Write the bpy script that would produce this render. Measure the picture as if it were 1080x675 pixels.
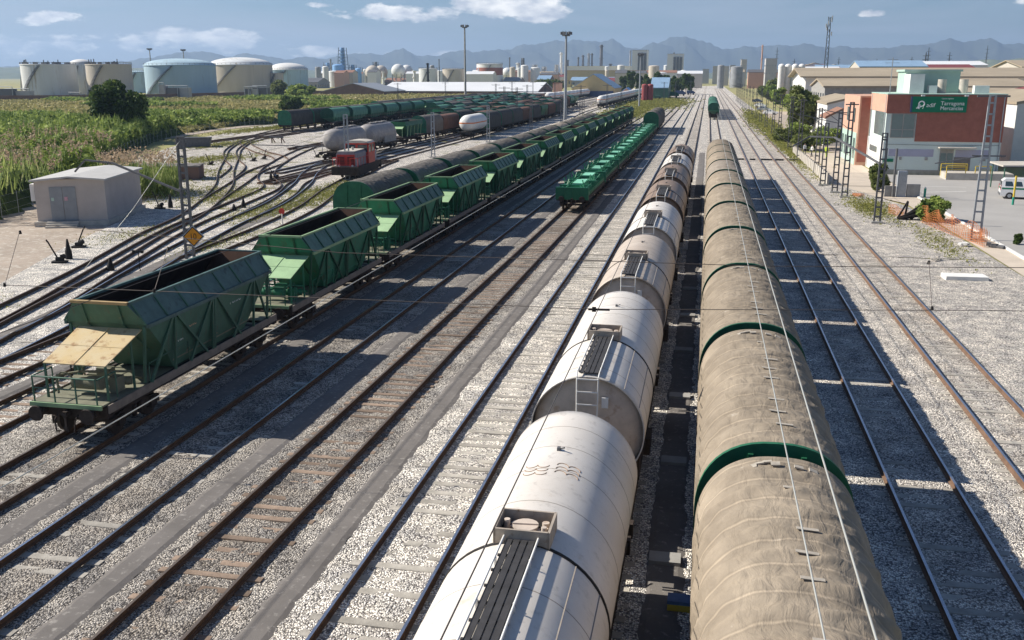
import bpy, math, random
import numpy as np
from mathutils import Vector, Matrix
random.seed(7); rng = np.random.default_rng(7)
for o in list(bpy.data.objects): bpy.data.objects.remove(o)
SC = bpy.context.scene; COL = SC.collection; R = math.radians

# ---------------------------------------------------------------- camera
f_, cx_, cy_, H_, VX, VY = 1000., 540., 337.5, 11.1, 748., 80.
pitch = math.atan((cy_-VY)/f_); psi = math.atan((VX-cx_)/f_*math.cos(pitch))
cam = bpy.data.cameras.new('camera'); camo = bpy.data.objects.new('camera', cam); COL.objects.link(camo)
cam.sensor_width = 36; cam.lens = f_/1080*36; cam.clip_end = 80000; cam.clip_start = .3
camo.location = (0, 0, H_); camo.rotation_euler = (math.pi/2-pitch, 0, psi)
SC.camera = camo
# ---------------------------------------------------------------- light
SUN_EL = 38
sun = bpy.data.lights.new('sun', 'SUN'); sun.energy = 4.9; sun.angle = R(.53); sun.color = (1, .935, .83)
suno = bpy.data.objects.new('sun', sun); COL.objects.link(suno); suno.rotation_euler = (0, -R(90-SUN_EL), 0)
SC.view_settings.view_transform = 'Standard'; SC.view_settings.look = 'None'
SC.view_settings.exposure = 0.62; SC.view_settings.gamma = 1
W = bpy.data.worlds.new('World'); SC.world = W; W.use_nodes = True
def build_world():
    nt = W.node_tree; N = nt.nodes; L = nt.links; N.clear()
    def n(t, **k):
        x = N.new(t)
        for a, b in k.items(): setattr(x, a, b)
        return x
    sky = n('ShaderNodeTexSky', sky_type='NISHITA', sun_disc=False); sky.sun_elevation = R(SUN_EL); sky.sun_rotation = R(-90)
    sky.air_density = 1.0; sky.dust_density = .6; sky.ozone_density = 2.5
    tc = n('ShaderNodeTexCoord'); sep = n('ShaderNodeSeparateXYZ'); L.new(tc.outputs['Generated'], sep.inputs[0])
    def math_(op, a, b=None, c=None, clamp=False):
        m = n('ShaderNodeMath', operation=op, use_clamp=clamp)
        for i, v in enumerate((a, b, c)):
            if v is None: continue
            if isinstance(v, (int, float)): m.inputs[i].default_value = v
            else: L.new(v, m.inputs[i])
        return m.outputs[0]
    x, y, z = sep.outputs
    az = math_('ARCTAN2', x, y)                       # 0 = along the tracks, + to the right
    el = math_('ARCSINE', z)
    # cirrus streaks: a cloud sheet seen from below
    zz = math_('ADD', math_('MAXIMUM', z, 0.0), .03)
    comb = n('ShaderNodeCombineXYZ')
    L.new(math_('MULTIPLY', az, 3.0), comb.inputs[0]); L.new(math_('MULTIPLY', el, 22.0), comb.inputs[1])
    no = n('ShaderNodeTexNoise'); no.inputs['Scale'].default_value = 1.0; no.inputs['Detail'].default_value = 7; no.inputs['Roughness'].default_value = .55; no.inputs['Distortion'].default_value = .5
    L.new(comb.outputs[0], no.inputs['Vector'])
    st = math_('MULTIPLY', math_('SMOOTH_MIN', math_('MULTIPLY', math_('SUBTRACT', no.outputs[0], .40), 4.5, clamp=True), 1.0, .1), math_('MULTIPLY', math_('SUBTRACT', .55, z, clamp=True), 1.3))
    # cumulus: fine noise, thresholded, only in patches of the sky
    comb2 = n('ShaderNodeCombineXYZ')
    L.new(math_('MULTIPLY', az, 26.0), comb2.inputs[0]); L.new(math_('MULTIPLY', el, 60.0), comb2.inputs[1])
    n2 = n('ShaderNodeTexNoise'); n2.inputs['Scale'].default_value = 1.0; n2.inputs['Detail'].default_value = 9; n2.inputs['Roughness'].default_value = .62
    L.new(comb2.outputs[0], n2.inputs['Vector'])
    # patches (azimuth deg, elevation deg, half width, half height, strength)
    mask = None
    for a, e, w, h, s in [(-17.8, 3.45, 3.8, .50, 1.1), (-11.0, 3.95, 3.6, .95, 1.3), (-16.4,3.7,1.8,.3,.8), (-28.6, 1.9, 4.8, .75, .95), (-36.5, 2.9, 2.4, .45, .75), (-39.5, 2.7, 1.2, .5, .7),
                          (-40, 1.4, 9.0, .7, .75), (-33,2.0,7,.35,.6), (-22, 1.3, 4, .4, .7), (-22.3, 3.9, 1.0, .22, .75), (8.8, 3.3, 1.2, .28, .75), (16.6, 3.7, 1.7, .35, .9), (12, 2.6, .8, .2, .5), (-13, 1.2, 5, .35, .6), (40, 5, 8, 1, .9), (-60, 6, 12, 2, .9), (70, 9, 15, 2, 1)]:
        dx = math_('DIVIDE', math_('SUBTRACT', az, R(a)), R(w)); dy = math_('DIVIDE', math_('SUBTRACT', el, R(e)), R(h))
        d = math_('SUBTRACT', s, math_('ADD', math_('MULTIPLY', dx, dx), math_('MULTIPLY', dy, dy)))
        mask = d if mask is None else math_('MAXIMUM', mask, d)
    mask = math_('MAXIMUM', mask, -1.5)
    cu = math_('MULTIPLY', math_('ADD', math_('MULTIPLY', math_('SUBTRACT', n2.outputs[0], .56), 3.6), math_('MULTIPLY', mask, .85)), 2.4, clamp=True)
    cu = math_('MULTIPLY', cu, .9)
    def mix(a, b, fac):
        m = n('ShaderNodeMix', data_type='RGBA')
        L.new(fac, m.inputs[0])
        for v, i in ((a, 6), (b, 7)):
            if isinstance(v, tuple): m.inputs[i].default_value = (*v, 1)
            else: L.new(v, m.inputs[i])
        return m.outputs[2]
    skc = n('ShaderNodeMix', data_type='RGBA', blend_type='MULTIPLY'); skc.inputs[0].default_value = 1
    L.new(sky.outputs[0], skc.inputs[6]); skc.inputs[7].default_value = SKYT
    c1 = mix(skc.outputs[2], STREAK, st)
    # underside shade of cumulus from noise, own colour of the cloud
    n3 = n('ShaderNodeTexNoise'); n3.inputs['Scale'].default_value = 1.6; n3.inputs['Detail'].default_value = 6; L.new(comb2.outputs[0], n3.inputs['Vector'])
    cc = mix((9.5, 9.8, 10.6), CLOUD, math_('MULTIPLY', math_('SUBTRACT', n3.outputs[0], .35), 3.2, clamp=True))
    c2 = mix(c1, cc, cu)
    bg = n('ShaderNodeBackground'); bg.inputs[1].default_value = SKYS; L.new(c2, bg.inputs[0])
    out = n('ShaderNodeOutputWorld'); L.new(bg.outputs[0], out.inputs[0])
HAZE = 1.15e-4
SKYT = (.72, .90, 1.12, 1); STREAK = (6.2, 6.9, 8.2); CLOUD = (21.0, 20.0, 18.6); SKYS = .052
build_world()

# ---------------------------------------------------------------- pixel -> place helpers (ground positions measured on the photo)
_F = np.array([-math.sin(psi)*math.cos(pitch), math.cos(psi)*math.cos(pitch), -math.sin(pitch)])
_r = np.array([math.cos(psi), math.sin(psi), 0.]); _U = np.cross(_r, _F)
def _d(x, y): return _F*f_+_r*(x-cx_)-_U*(y-cy_)
def gp(x, y, z=-.2):
    d = _d(x, y); p = np.array([0, 0, H_])+d*(z-H_)/d[2]; return float(p[0]), float(p[1])
def at(x, y, Y):
    d = _d(x, y); p = np.array([0, 0, H_])+d*Y/d[1]; return float(p[0]), float(p[1]), float(p[2])

# ---------------------------------------------------------------- materials
MATS = {}
def mat(name, col, rough=.8, metal=0., var=.25, scale=3., col2=None, spots=None, bump=0., bscale=30., rnd=0., spec=.3, streak=False, wcoord=False, drip=None):
    if name in MATS: return MATS[name]
    m = bpy.data.materials.new(name); m.use_nodes = True; nt = m.node_tree; N = nt.nodes; L = nt.links
    b = N['Principled BSDF']; b.inputs['Roughness'].default_value = rough; b.inputs['Metallic'].default_value = metal
    b.inputs['Specular IOR Level'].default_value = spec
    tc = N.new('ShaderNodeTexCoord'); vec = tc.outputs['Object']
    if wcoord: vec = N.new('ShaderNodeNewGeometry').outputs['Position']
    if streak:
        mp = N.new('ShaderNodeMapping'); mp.inputs['Scale'].default_value = (1, 1, .12); L.new(vec, mp.inputs[0]); vec = mp.outputs[0]
    no = N.new('ShaderNodeTexNoise'); no.inputs['Scale'].default_value = scale; no.inputs['Detail'].default_value = 8; no.inputs['Roughness'].default_value = .65
    L.new(vec, no.inputs['Vector'])
    rp = N.new('ShaderNodeValToRGB'); e = rp.color_ramp.elements
    e[0].position = .3; e[1].position = .7
    c2 = col2 if col2 else tuple(c*(1-var) for c in col)
    e[0].color = (*c2, 1); e[1].color = (*[min(1, c*(1+var*.4)) for c in col], 1)
    L.new(no.outputs[0], rp.inputs[0]); c = rp.outputs[0]
    if spots:   # (colour, threshold, scale)
        n2 = N.new('ShaderNodeTexNoise'); n2.inputs['Scale'].default_value = spots[2]; n2.inputs['Detail'].default_value = 10; n2.inputs['Roughness'].default_value = .7
        L.new(vec, n2.inputs['Vector'])
        mr = N.new('ShaderNodeMapRange'); mr.inputs[1].default_value = spots[1]; mr.inputs[2].default_value = spots[1]+.1; L.new(n2.outputs[0], mr.inputs[0])
        mx = N.new('ShaderNodeMix'); mx.data_type = 'RGBA'; L.new(mr.outputs[0], mx.inputs[0]); L.new(c, mx.inputs[6]); mx.inputs[7].default_value = (*spots[0], 1); c = mx.outputs[2]
    if drip:   # (colour, threshold, scale): stains that run down
        mp2 = N.new('ShaderNodeMapping'); mp2.inputs['Scale'].default_value = (1, 1, .14); L.new(tc.outputs['Object'], mp2.inputs[0]); n4 = N.new('ShaderNodeTexNoise'); n4.inputs['Scale'].default_value = drip[2]; n4.inputs['Detail'].default_value = 6; n4.inputs['Roughness'].default_value = .7; L.new(mp2.outputs[0], n4.inputs['Vector'])
        mr = N.new('ShaderNodeMapRange'); mr.inputs[1].default_value = drip[1]; mr.inputs[2].default_value = drip[1]+.16; mr.inputs[4].default_value = .75; L.new(n4.outputs[0], mr.inputs[0])
        mx = N.new('ShaderNodeMix'); mx.data_type = 'RGBA'; L.new(mr.outputs[0], mx.inputs[0]); L.new(c, mx.inputs[6]); mx.inputs[7].default_value = (*drip[0], 1); c = mx.outputs[2]
    if rnd:
        oi = N.new('ShaderNodeObjectInfo'); hs = N.new('ShaderNodeHueSaturation')
        mr = N.new('ShaderNodeMapRange'); mr.inputs[3].default_value = 1-rnd; mr.inputs[4].default_value = 1+rnd; L.new(oi.outputs['Random'], mr.inputs[0]); L.new(mr.outputs[0], hs.inputs['Value'])
        L.new(c, hs.inputs['Color']); c = hs.outputs[0]
    L.new(c, b.inputs['Base Color'])
    if bump:
        n3 = N.new('ShaderNodeTexNoise'); n3.inputs['Scale'].default_value = bscale; n3.inputs['Detail'].default_value = 5; L.new(vec, n3.inputs['Vector'])
        bp = N.new('ShaderNodeBump'); bp.inputs['Strength'].default_value = 1; bp.inputs['Distance'].default_value = bump; L.new(n3.outputs[0], bp.inputs['Height']); L.new(bp.outputs[0], b.inputs['Normal'])
    MATS[name] = m; return m

def ballast_mat():
    m = bpy.data.materials.new('ballast_stone'); m.use_nodes = True; nt = m.node_tree; N = nt.nodes; L = nt.links; b = N['Principled BSDF']
    b.inputs['Roughness'].default_value = .95; b.inputs['Specular IOR Level'].default_value = .15
    g = N.new('ShaderNodeNewGeometry'); sp = N.new('ShaderNodeSeparateXYZ'); L.new(g.outputs['Position'], sp.inputs[0])
    def mr(v, a, b_, c=0., d=1.):
        x = N.new('ShaderNodeMapRange'); x.interpolation_type = 'SMOOTHSTEP'; L.new(v, x.inputs[0])
        for i, k in enumerate((a, b_, c, d)): x.inputs[i+1].default_value = k
        return x.outputs[0]
    def mix(a, b_, f, bt='MIX'):
        x = N.new('ShaderNodeMix'); x.data_type = 'RGBA'; x.blend_type = bt
        if isinstance(f, float): x.inputs[0].default_value = f
        else: L.new(f, x.inputs[0])
        for v, i in ((a, 6), (b_, 7)):
            if isinstance(v, tuple): x.inputs[i].default_value = (*v, 1)
            else: L.new(v, x.inputs[i])
        return x.outputs[2]
    def mul(a, b_):
        x = N.new('ShaderNodeMath'); x.operation = 'MULTIPLY'
        for i, v in enumerate((a, b_)):
            if isinstance(v, float): x.inputs[i].default_value = v
            else: L.new(v, x.inputs[i])
        return x.outputs[0]
    # slow wobble of the position
    nw = N.new('ShaderNodeTexNoise'); nw.inputs['Scale'].default_value = .35; nw.inputs['Detail'].default_value = 5; L.new(g.outputs['Position'], nw.inputs['Vector'])
    ad = N.new('ShaderNodeMath'); ad.operation = 'MULTIPLY_ADD'; L.new(nw.outputs[0], ad.inputs[0]); ad.inputs[1].default_value = 5.; L.new(sp.outputs[0], ad.inputs[2])
    X = ad.outputs[0]            # x + 2.5 or so
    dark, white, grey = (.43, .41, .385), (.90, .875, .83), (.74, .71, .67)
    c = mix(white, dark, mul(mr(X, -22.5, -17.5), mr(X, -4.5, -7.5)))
    c = mix(c, grey, mr(X, 6., 8.))
    c = mix(c, (.78, .75, .71), mul(mr(sp.outputs[1], 55., 130.), .8))
    # stones
    vo = N.new('ShaderNodeTexVoronoi'); vo.inputs['Scale'].default_value = 22; L.new(g.outputs['Position'], vo.inputs['Vector'])
    hv = N.new('ShaderNodeSeparateColor'); L.new(vo.outputs['Color'], hv.inputs[0])
    rr = N.new('ShaderNodeValToRGB'); e = rr.color_ramp.elements; e[0].position = 0; e[0].color = (.33, .32, .33, 1); e[1].position = 1; e[1].color = (1.6, 1.56, 1.5, 1)
    k = e.new(.5); k.color = (.95, .93, .9, 1); L.new(hv.outputs[0], rr.inputs[0])
    c = mix(c, rr.outputs[0], 1.0, 'MULTIPLY')
    rd = N.new('ShaderNodeValToRGB'); e = rd.color_ramp.elements; e[0].position = .42; e[0].color = (1.06, 1.06, 1.06, 1); e[1].position = .72; e[1].color = (.36, .35, .34, 1); L.new(vo.outputs['Distance'], rd.inputs[0])
    c = mix(c, rd.outputs[0], 1.0, 'MULTIPLY')      # darker in the gaps between the stones
    n5 = N.new('ShaderNodeTexNoise'); n5.inputs['Scale'].default_value = 1.3; n5.inputs['Detail'].default_value = 6; L.new(g.outputs['Position'], n5.inputs['Vector'])
    r5 = N.new('ShaderNodeValToRGB'); e = r5.color_ramp.elements; e[0].position = .35; e[0].color = (.68, .68, .69, 1); e[1].position = .62; e[1].color = (1.12, 1.1, 1.06, 1); L.new(n5.outputs[0], r5.inputs[0])
    c = mix(c, r5.outputs[0], 1.0, 'MULTIPLY')
    # brake dust and oil lie between the rails
    band = None
    for tx, st in ((-18.95, .5), (-15.0, .3), (-10.86, .42), (-6.55, .12), (-2.5, .5), (6.45, .3), (10.2, .3)):
        sb = N.new('ShaderNodeMath'); sb.operation = 'SUBTRACT'; L.new(sp.outputs[0], sb.inputs[0]); sb.inputs[1].default_value = tx; ab = N.new('ShaderNodeMath'); ab.operation = 'ABSOLUTE'; L.new(sb.outputs[0], ab.inputs[0])
        v = mul(mr(ab.outputs[0], 1.25, .75), st)
        if band is None: band = v
        else: mxn = N.new('ShaderNodeMath'); mxn.operation = 'MAXIMUM'; L.new(band, mxn.inputs[0]); L.new(v, mxn.inputs[1]); band = mxn.outputs[0]
    nb = N.new('ShaderNodeTexNoise'); nb.inputs['Scale'].default_value = .9; nb.inputs['Detail'].default_value = 7; nb.inputs['Roughness'].default_value = .7; L.new(g.outputs['Position'], nb.inputs['Vector'])
    c = mix(c, mix(c, (.50, .43, .37), 1.0, 'MULTIPLY'), mul(band, mr(nb.outputs[0], .38, .62)))
    # weeds and rusty dust in places
    n6 = N.new('ShaderNodeTexNoise'); n6.inputs['Scale'].default_value = .16; n6.inputs['Detail'].default_value = 9; n6.inputs['Roughness'].default_value = .7; L.new(g.outputs['Position'], n6.inputs['Vector'])
    c = mix(c, (.20, .19, .07), mul(mul(mr(n6.outputs[0], .56, .64), mr(sp.outputs[0], -20., -30.)), mr(sp.outputs[1], 55., 75.)))
    n7 = N.new('ShaderNodeTexNoise'); n7.inputs['Scale'].default_value = .23; n7.inputs['Detail'].default_value = 9; L.new(nw.outputs[1], n7.inputs['Vector'])
    c = mix(c, (.27, .18, .12), mul(mr(n7.outputs[0], .55, .7), .5))
    L.new(c, b.inputs['Base Color'])
    bp = N.new('ShaderNodeBump'); bp.invert = True; bp.inputs['Strength'].default_value = 1; bp.inputs['Distance'].default_value = .045; L.new(vo.outputs['Distance'], bp.inputs['Height'])
    b2 = N.new('ShaderNodeBump'); b2.inputs['Strength'].default_value = .9; b2.inputs['Distance'].default_value = .03; L.new(hv.outputs[1], b2.inputs['Height']); L.new(bp.outputs[0], b2.inputs['Normal']); L.new(b2.outputs[0], b.inputs['Normal'])
    return m

def leaf_mat(name, c1, c2, c3=None):
    m = bpy.data.materials.new(name); m.use_nodes = True; nt = m.node_tree; N = nt.nodes; L = nt.links; b = N['Principled BSDF']
    b.inputs['Roughness'].default_value = .7; b.inputs['Specular IOR Level'].default_value = .2
    a = N.new('ShaderNodeAttribute'); a.attribute_name = 'var'; rp = N.new('ShaderNodeValToRGB'); e = rp.color_ramp.elements
    e[0].color = (*c1, 1); e[1].color = (*c2, 1)
    if c3: k = e.new(.85); k.color = (*c2, 1); e[2].color = (*c3, 1)
    L.new(a.outputs['Fac'], rp.inputs[0]); L.new(rp.outputs[0], b.inputs['Base Color'])
    t = N.new('ShaderNodeBsdfTranslucent'); L.new(rp.outputs[0], t.inputs[0]); mx = N.new('ShaderNodeMixShader'); mx.inputs[0].default_value = .3
    L.new(b.outputs[0], mx.inputs[1]); L.new(t.outputs[0], mx.inputs[2]); L.new(mx.outputs[0], N['Material Output'].inputs[0])
    return m

# ---------------------------------------------------------------- mesh builder
class MB:
    def __init__(s): s.v = []; s.f = []; s.m = []; s.sm = []
    def add(s, vs, fs, mi=0, smooth=False):
        k = len(s.v); s.v += [tuple(v) for v in vs]
        for f in fs: s.f.append(tuple(i+k for i in f)); s.m.append(mi); s.sm.append(smooth)
        return s
    def box(s, c, d, rz=0, mi=0, rx=0, ry=0):
        x, y, z = [k/2 for k in d]; M = Matrix.Translation(c) @ Matrix.Rotation(rz, 4, 'Z') @ Matrix.Rotation(ry, 4, 'Y') @ Matrix.Rotation(rx, 4, 'X')
        vs = [M @ Vector((a*x, b*y, e*z)) for e in (-1, 1) for a, b in ((-1, -1), (1, -1), (1, 1), (-1, 1))]
        return s.add(vs, [(3, 2, 1, 0), (4, 5, 6, 7), (0, 1, 5, 4), (1, 2, 6, 5), (2, 3, 7, 6), (3, 0, 4, 7)], mi)
    def b2(s, x0, x1, y0, y1, z0, z1, mi=0): return s.box(((x0+x1)/2, (y0+y1)/2, (z0+z1)/2), (abs(x1-x0), abs(y1-y0), abs(z1-z0)), mi=mi)
    def bar(s, a, b, w, h=None, mi=0):
        a, b = Vector(a), Vector(b); d = b-a; l = d.length; h = h or w
        if l < 1e-6: return s
        z = d/l; up = Vector((0, 0, 1)) if abs(z.z) < .95 else Vector((0, 1, 0)); x = z.cross(up).normalized(); y = x.cross(z)
        vs = [p+x*i*w/2+y*j*h/2 for p in (a, b) for i, j in ((-1, -1), (1, -1), (1, 1), (-1, 1))]
        return s.add(vs, [(0, 1, 2, 3), (7, 6, 5, 4), (4, 5, 1, 0), (5, 6, 2, 1), (6, 7, 3, 2), (7, 4, 0, 3)], mi)
    def cyl(s, a, b, r0, r1=None, n=12, mi=0, smooth=True, caps=True):
        a, b = Vector(a), Vector(b); r1 = r0 if r1 is None else r1; z = (b-a).normalized(); up = Vector((0, 0, 1)) if abs(z.z) < .95 else Vector((0, 1, 0))
        x = z.cross(up).normalized(); y = x.cross(z)
        vs = [p+(x*math.cos(2*math.pi*i/n)+y*math.sin(2*math.pi*i/n))*r for p, r in ((a, r0), (b, r1)) for i in range(n)]
        s.add(vs, [(i, i+n, (i+1) % n+n, (i+1) % n) for i in range(n)], mi, smooth)
        if caps: s.add(vs[:n], [tuple(range(n))], mi); s.add(vs[n:], [tuple(range(n-1, -1, -1))], mi)
        return s
    def lathe(s, c, prof, n=24, axis='Z', mi=0, smooth=True):
        # prof: (radius, height) along the axis from c
        vs = []; fs = []
        for r, h in prof:
            for i in range(n):
                a = 2*math.pi*i/n; p, q = r*math.cos(a), r*math.sin(a)
                vs.append((c[0]+p, c[1]+q, c[2]+h) if axis == 'Z' else (c[0]+p, c[1]+h, c[2]+q))
        for j in range(len(prof)-1):
            for i in range(n):
                q = (j*n+i, j*n+(i+1) % n, (j+1)*n+(i+1) % n, (j+1)*n+i); fs.append(q if axis == 'Z' else q[::-1])
        return s.add(vs, fs, mi, smooth)
    def tube(s, pts, r, n=6, mi=0):
        for a, b in zip(pts, pts[1:]): s.cyl(a, b, r, n=n, mi=mi, caps=False)
        return s
    def prism(s, pts, y0, y1, axis='Y', mi=0, smooth=False):
        # pts in the (x,z) plane extruded in y ('Y'), or (y,z) extruded in x ('X'), or (x,y) extruded in z
        n = len(pts)
        if axis == 'Y': vs = [(p, y0, q) for p, q in pts]+[(p, y1, q) for p, q in pts]
        elif axis == 'X': vs = [(y0, p, q) for p, q in pts]+[(y1, p, q) for p, q in pts]
        else: vs = [(p, q, y0) for p, q in pts]+[(p, q, y1) for p, q in pts]
        s.add(vs, [(i, (i+1) % n, (i+1) % n+n, i+n) for i in range(n)], mi, smooth)
        s.add(vs, [tuple(range(n-1, -1, -1)), tuple(range(n, 2*n))], mi); return s
    def build(s, name, mats, parent=None, loc=None):
        me = bpy.data.meshes.new(name); me.from_pydata(s.v, [], s.f)
        if not isinstance(mats, (list, tuple)): mats = [mats]
        for m in mats: me.materials.append(m)
        me.polygons.foreach_set('material_index', s.m); me.polygons.foreach_set('use_smooth', s.sm); me.update()
        o = bpy.data.objects.new(name, me); COL.objects.link(o); o.parent = parent
        if loc: o.location = loc
        return o
def tag(o, label=None, cat=None, group=None, kind=None):
    if label: o['label'] = label
    if cat: o['category'] = cat
    if group: o['group'] = group
    if kind: o['kind'] = kind
    return o
def thing(name, label, cat, loc=(0, 0, 0), rz=0, group=None):
    o = bpy.data.objects.new(name, None); COL.objects.link(o); o.location = loc; o.rotation_euler = (0, 0, rz); o.empty_display_size = .3
    return tag(o, label, cat, group)
def copy_tree(o, parent=None):
    c = o.copy(); COL.objects.link(c); c.parent = parent
    for ch in [k for k in o.children]: copy_tree(ch, c)
    return c
class Proto:
    """the first placement moves the source itself, later ones copy it with its parts"""
    def __init__(s, fn): s.fn = fn; s.o = None; s.used = False
    def put(s, loc, label, rz=0, group=None):
        if s.o is None: s.o = s.fn()
        o = s.o if not s.used else copy_tree(s.o)
        s.used = True; o.location = loc; o.rotation_euler = (0, 0, rz); o['label'] = label
        if group: o['group'] = group
        elif 'group' in o: del o['group']
        return o
def text_mesh(txt, size, m, parent, M, name='lettering', ext=.004, align='LEFT', shear=0.):
    cu = bpy.data.curves.new(name, 'FONT'); cu.body = txt; cu.size = size; cu.extrude = ext; cu.align_x = align; cu.shear = shear; cu.resolution_u = 3
    t = bpy.data.objects.new(name, cu); COL.objects.link(t); bpy.context.view_layer.update()
    me = bpy.data.meshes.new_from_object(t.evaluated_get(bpy.context.evaluated_depsgraph_get())); bpy.data.objects.remove(t)
    me.materials.clear(); me.materials.append(m); o = bpy.data.objects.new(name, me); COL.objects.link(o); o.parent = parent; o.matrix_local = M; return o
def face_S(x, y, z): return Matrix.Translation((x, y, z)) @ Matrix.Rotation(R(90), 4, 'X')      # lettering facing the camera side (-Y)
def quads(name, V, var, m, parent=None):
    """V: (n,4,3) array of leaf quads, var: (n,) 0..1 natural colour variation"""
    n = len(V); me = bpy.data.meshes.new(name); me.vertices.add(4*n); me.vertices.foreach_set('co', V.reshape(-1).astype(np.float32))
    me.loops.add(4*n); me.loops.foreach_set('vertex_index', np.arange(4*n, dtype=np.int32)); me.polygons.add(n); me.polygons.foreach_set('loop_start', np.arange(0, 4*n, 4, dtype=np.int32))
    me.update(calc_edges=True); a = me.attributes.new('var', 'FLOAT', 'FACE'); a.data.foreach_set('value', var.astype(np.float32)); me.materials.append(m)
    o = bpy.data.objects.new(name, me); COL.objects.link(o); o.parent = parent; return o
def leaf_quads(C, size, up=0.):
    n = len(C); a = rng.normal(size=(n, 3)); a[:, 2] += up; a /= np.linalg.norm(a, axis=1)[:, None]
    b = rng.normal(size=(n, 3)); b -= (b*a).sum(1)[:, None]*a; b /= np.linalg.norm(b, axis=1)[:, None]; c = np.cross(a, b)
    s = (size*rng.uniform(.6, 1.3, n))[:, None]; b = b*s; c = c*s*.55
    return np.stack([C-b, C-c, C+b, C+c], 1)
# ================================================================ materials in use
BAL = ballast_mat()
m_rust = mat('rusty_rail', (.13, .075, .045), .75, .2, .4, 6)
m_rust2 = mat('orange_rust_rail', (.20, .125, .085), .8, .1, .4, 3)
m_steel = mat('worn_rail_head', (.55, .56, .60), .25, .9, .2, 3)
m_dsteel = mat('dull_rail_head', (.20, .16, .13), .5, .6, .3, 3)
m_conc = mat('concrete_sleeper', (.42, .39, .34), .9, 0, .3, 4, bump=.01, rnd=.2)
m_wood = mat('timber_sleeper', (.27, .20, .15), .9, 0, .45, 3, bump=.01, rnd=.35)
m_asph = mat('asphalt', (.175, .16, .148), .95, 0, .25, .8, spots=((.30, .28, .255), .56, 5.0), bump=.006, bscale=60, wcoord=True)
m_asph2 = mat('light_asphalt', (.37, .355, .335), .9, 0, .15, .15, spots=((.17, .17, .17), .62, .3), bump=.004, bscale=50, wcoord=True)
m_dirt = mat('dry_dirt', (.40, .33, .265), .95, 0, .25, .25, spots=((.5, .45, .38), .52, 2.5), bump=.03, bscale=4, wcoord=True)
m_field = mat('dry_field', (.38, .32, .15), .95, 0, .3, .03, col2=(.21, .23, .08), spots=((.30, .24, .12), .55, .015), wcoord=True)
m_pave = mat('beige_paving', (.55, .47, .38), .9, 0, .15, .6, wcoord=True)
m_white = mat('white_line', (.75, .74, .70), .8, 0, .1, 2)
m_concW = mat('pale_concrete', (.52, .48, .42), .9, 0, .25, 1.5, bump=.004)
m_concG = mat('grey_concrete', (.34, .33, .31), .9, 0, .25, 1.5, bump=.004)
m_galv = mat('galvanised_steel', (.36, .38, .40), .55, .35, .2, 4)
m_galvd = mat('dark_galvanised_steel', (.16, .16, .165), .6, .3, .3, 4)
m_black = mat('black_grime', (.025, .023, .022), .8, 0, .4, 6)
m_under = mat('grimy_underframe', (.055, .042, .035), .85, .1, .45, 5, spots=((.12, .08, .055), .6, 4))
m_wheel = mat('wheel_steel', (.07, .055, .045), .6, .5, .3, 5)
m_green1 = mat('faded_dark_green_paint', (.06, .145, .10), .6, 0, .3, 1.6, spots=((.12, .15, .09), .62, 3), spec=.4, drip=((.10, .085, .06), .56, 5))
m_green2 = mat('bright_green_paint', (.03, .175, .10), .6, 0, .35, 1.4, spots=((.07, .10, .055), .56, 2.2), spec=.3, rnd=.32, drip=((.085, .07, .04), .57, 5))
m_greenF = mat('flat_wagon_green', (.022, .16, .08), .5, 0, .25, 1.4, spots=((.05, .14, .06), .6, 3), rnd=.15)
m_greenP = mat('light_green_sheet', (.31, .46, .26), .7, 0, .2, 1.5, spots=((.30, .36, .18), .6, 2), rnd=.15)
m_panel = mat('dusty_green_panel', (.105, .20, .165), .6, 0, .35, 2.2, spots=((.045, .065, .06), .55, 1.6), rnd=.25, drip=((.20, .22, .18), .6, 6))
m_panel1 = mat('grey_green_panel', (.085, .15, .14), .6, 0, .3, 2.2, spots=((.045, .065, .065), .55, 2))
m_rimG = mat('pale_green_rim', (.26, .38, .21), .7, 0, .2, 3, spots=((.16, .12, .08), .62, 5))
m_rimY = mat('tan_rim', (.42, .30, .15), .8, 0, .3, 3)
m_tanS = mat('yellow_tan_sheet', (.50, .37, .18), .8, 0, .22, 1.3, col2=(.56, .47, .31), spots=((.33, .20, .10), .54, 1.9))
m_plat = mat('pale_deck', (.21, .21, .15), .8, 0, .3, 3, spots=((.2, .15, .1), .6, 4))
m_inner = mat('shaded_inside', (.035, .027, .024), .95, 0, .4, 2)  # near-black puts the shadow inside the hoppers into the colour
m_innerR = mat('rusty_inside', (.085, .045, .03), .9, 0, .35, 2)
m_sill = mat('dusty_brown_sill', (.25, .215, .18), .85, 0, .3, 3)
m_glass = mat('dark_glass', (.03, .05, .06), .12, 0, .2, 2, spec=.8)
m_yel = mat('yellow_paint', (.62, .45, .06), .6, 0, .15, 2)
m_red = mat('red_paint', (.55, .05, .035), .5, 0, .25, 2, rnd=.05)
m_blue = mat('blue_paint', (.10, .25, .55), .6, 0, .15, 2)
m_wpaint = mat('white_paint', (.74, .73, .70), .6, 0, .12, 1.0)
m_orange = mat('orange_paint', (.75, .20, .03), .7, 0, .2, 2)
m_wire = mat('wire', (.14, .12, .11), .5, .6, .2, 2)
m_wirel = mat('bare_copper_wire', (.50, .50, .46), .4, .3, .1, 2)

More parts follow.
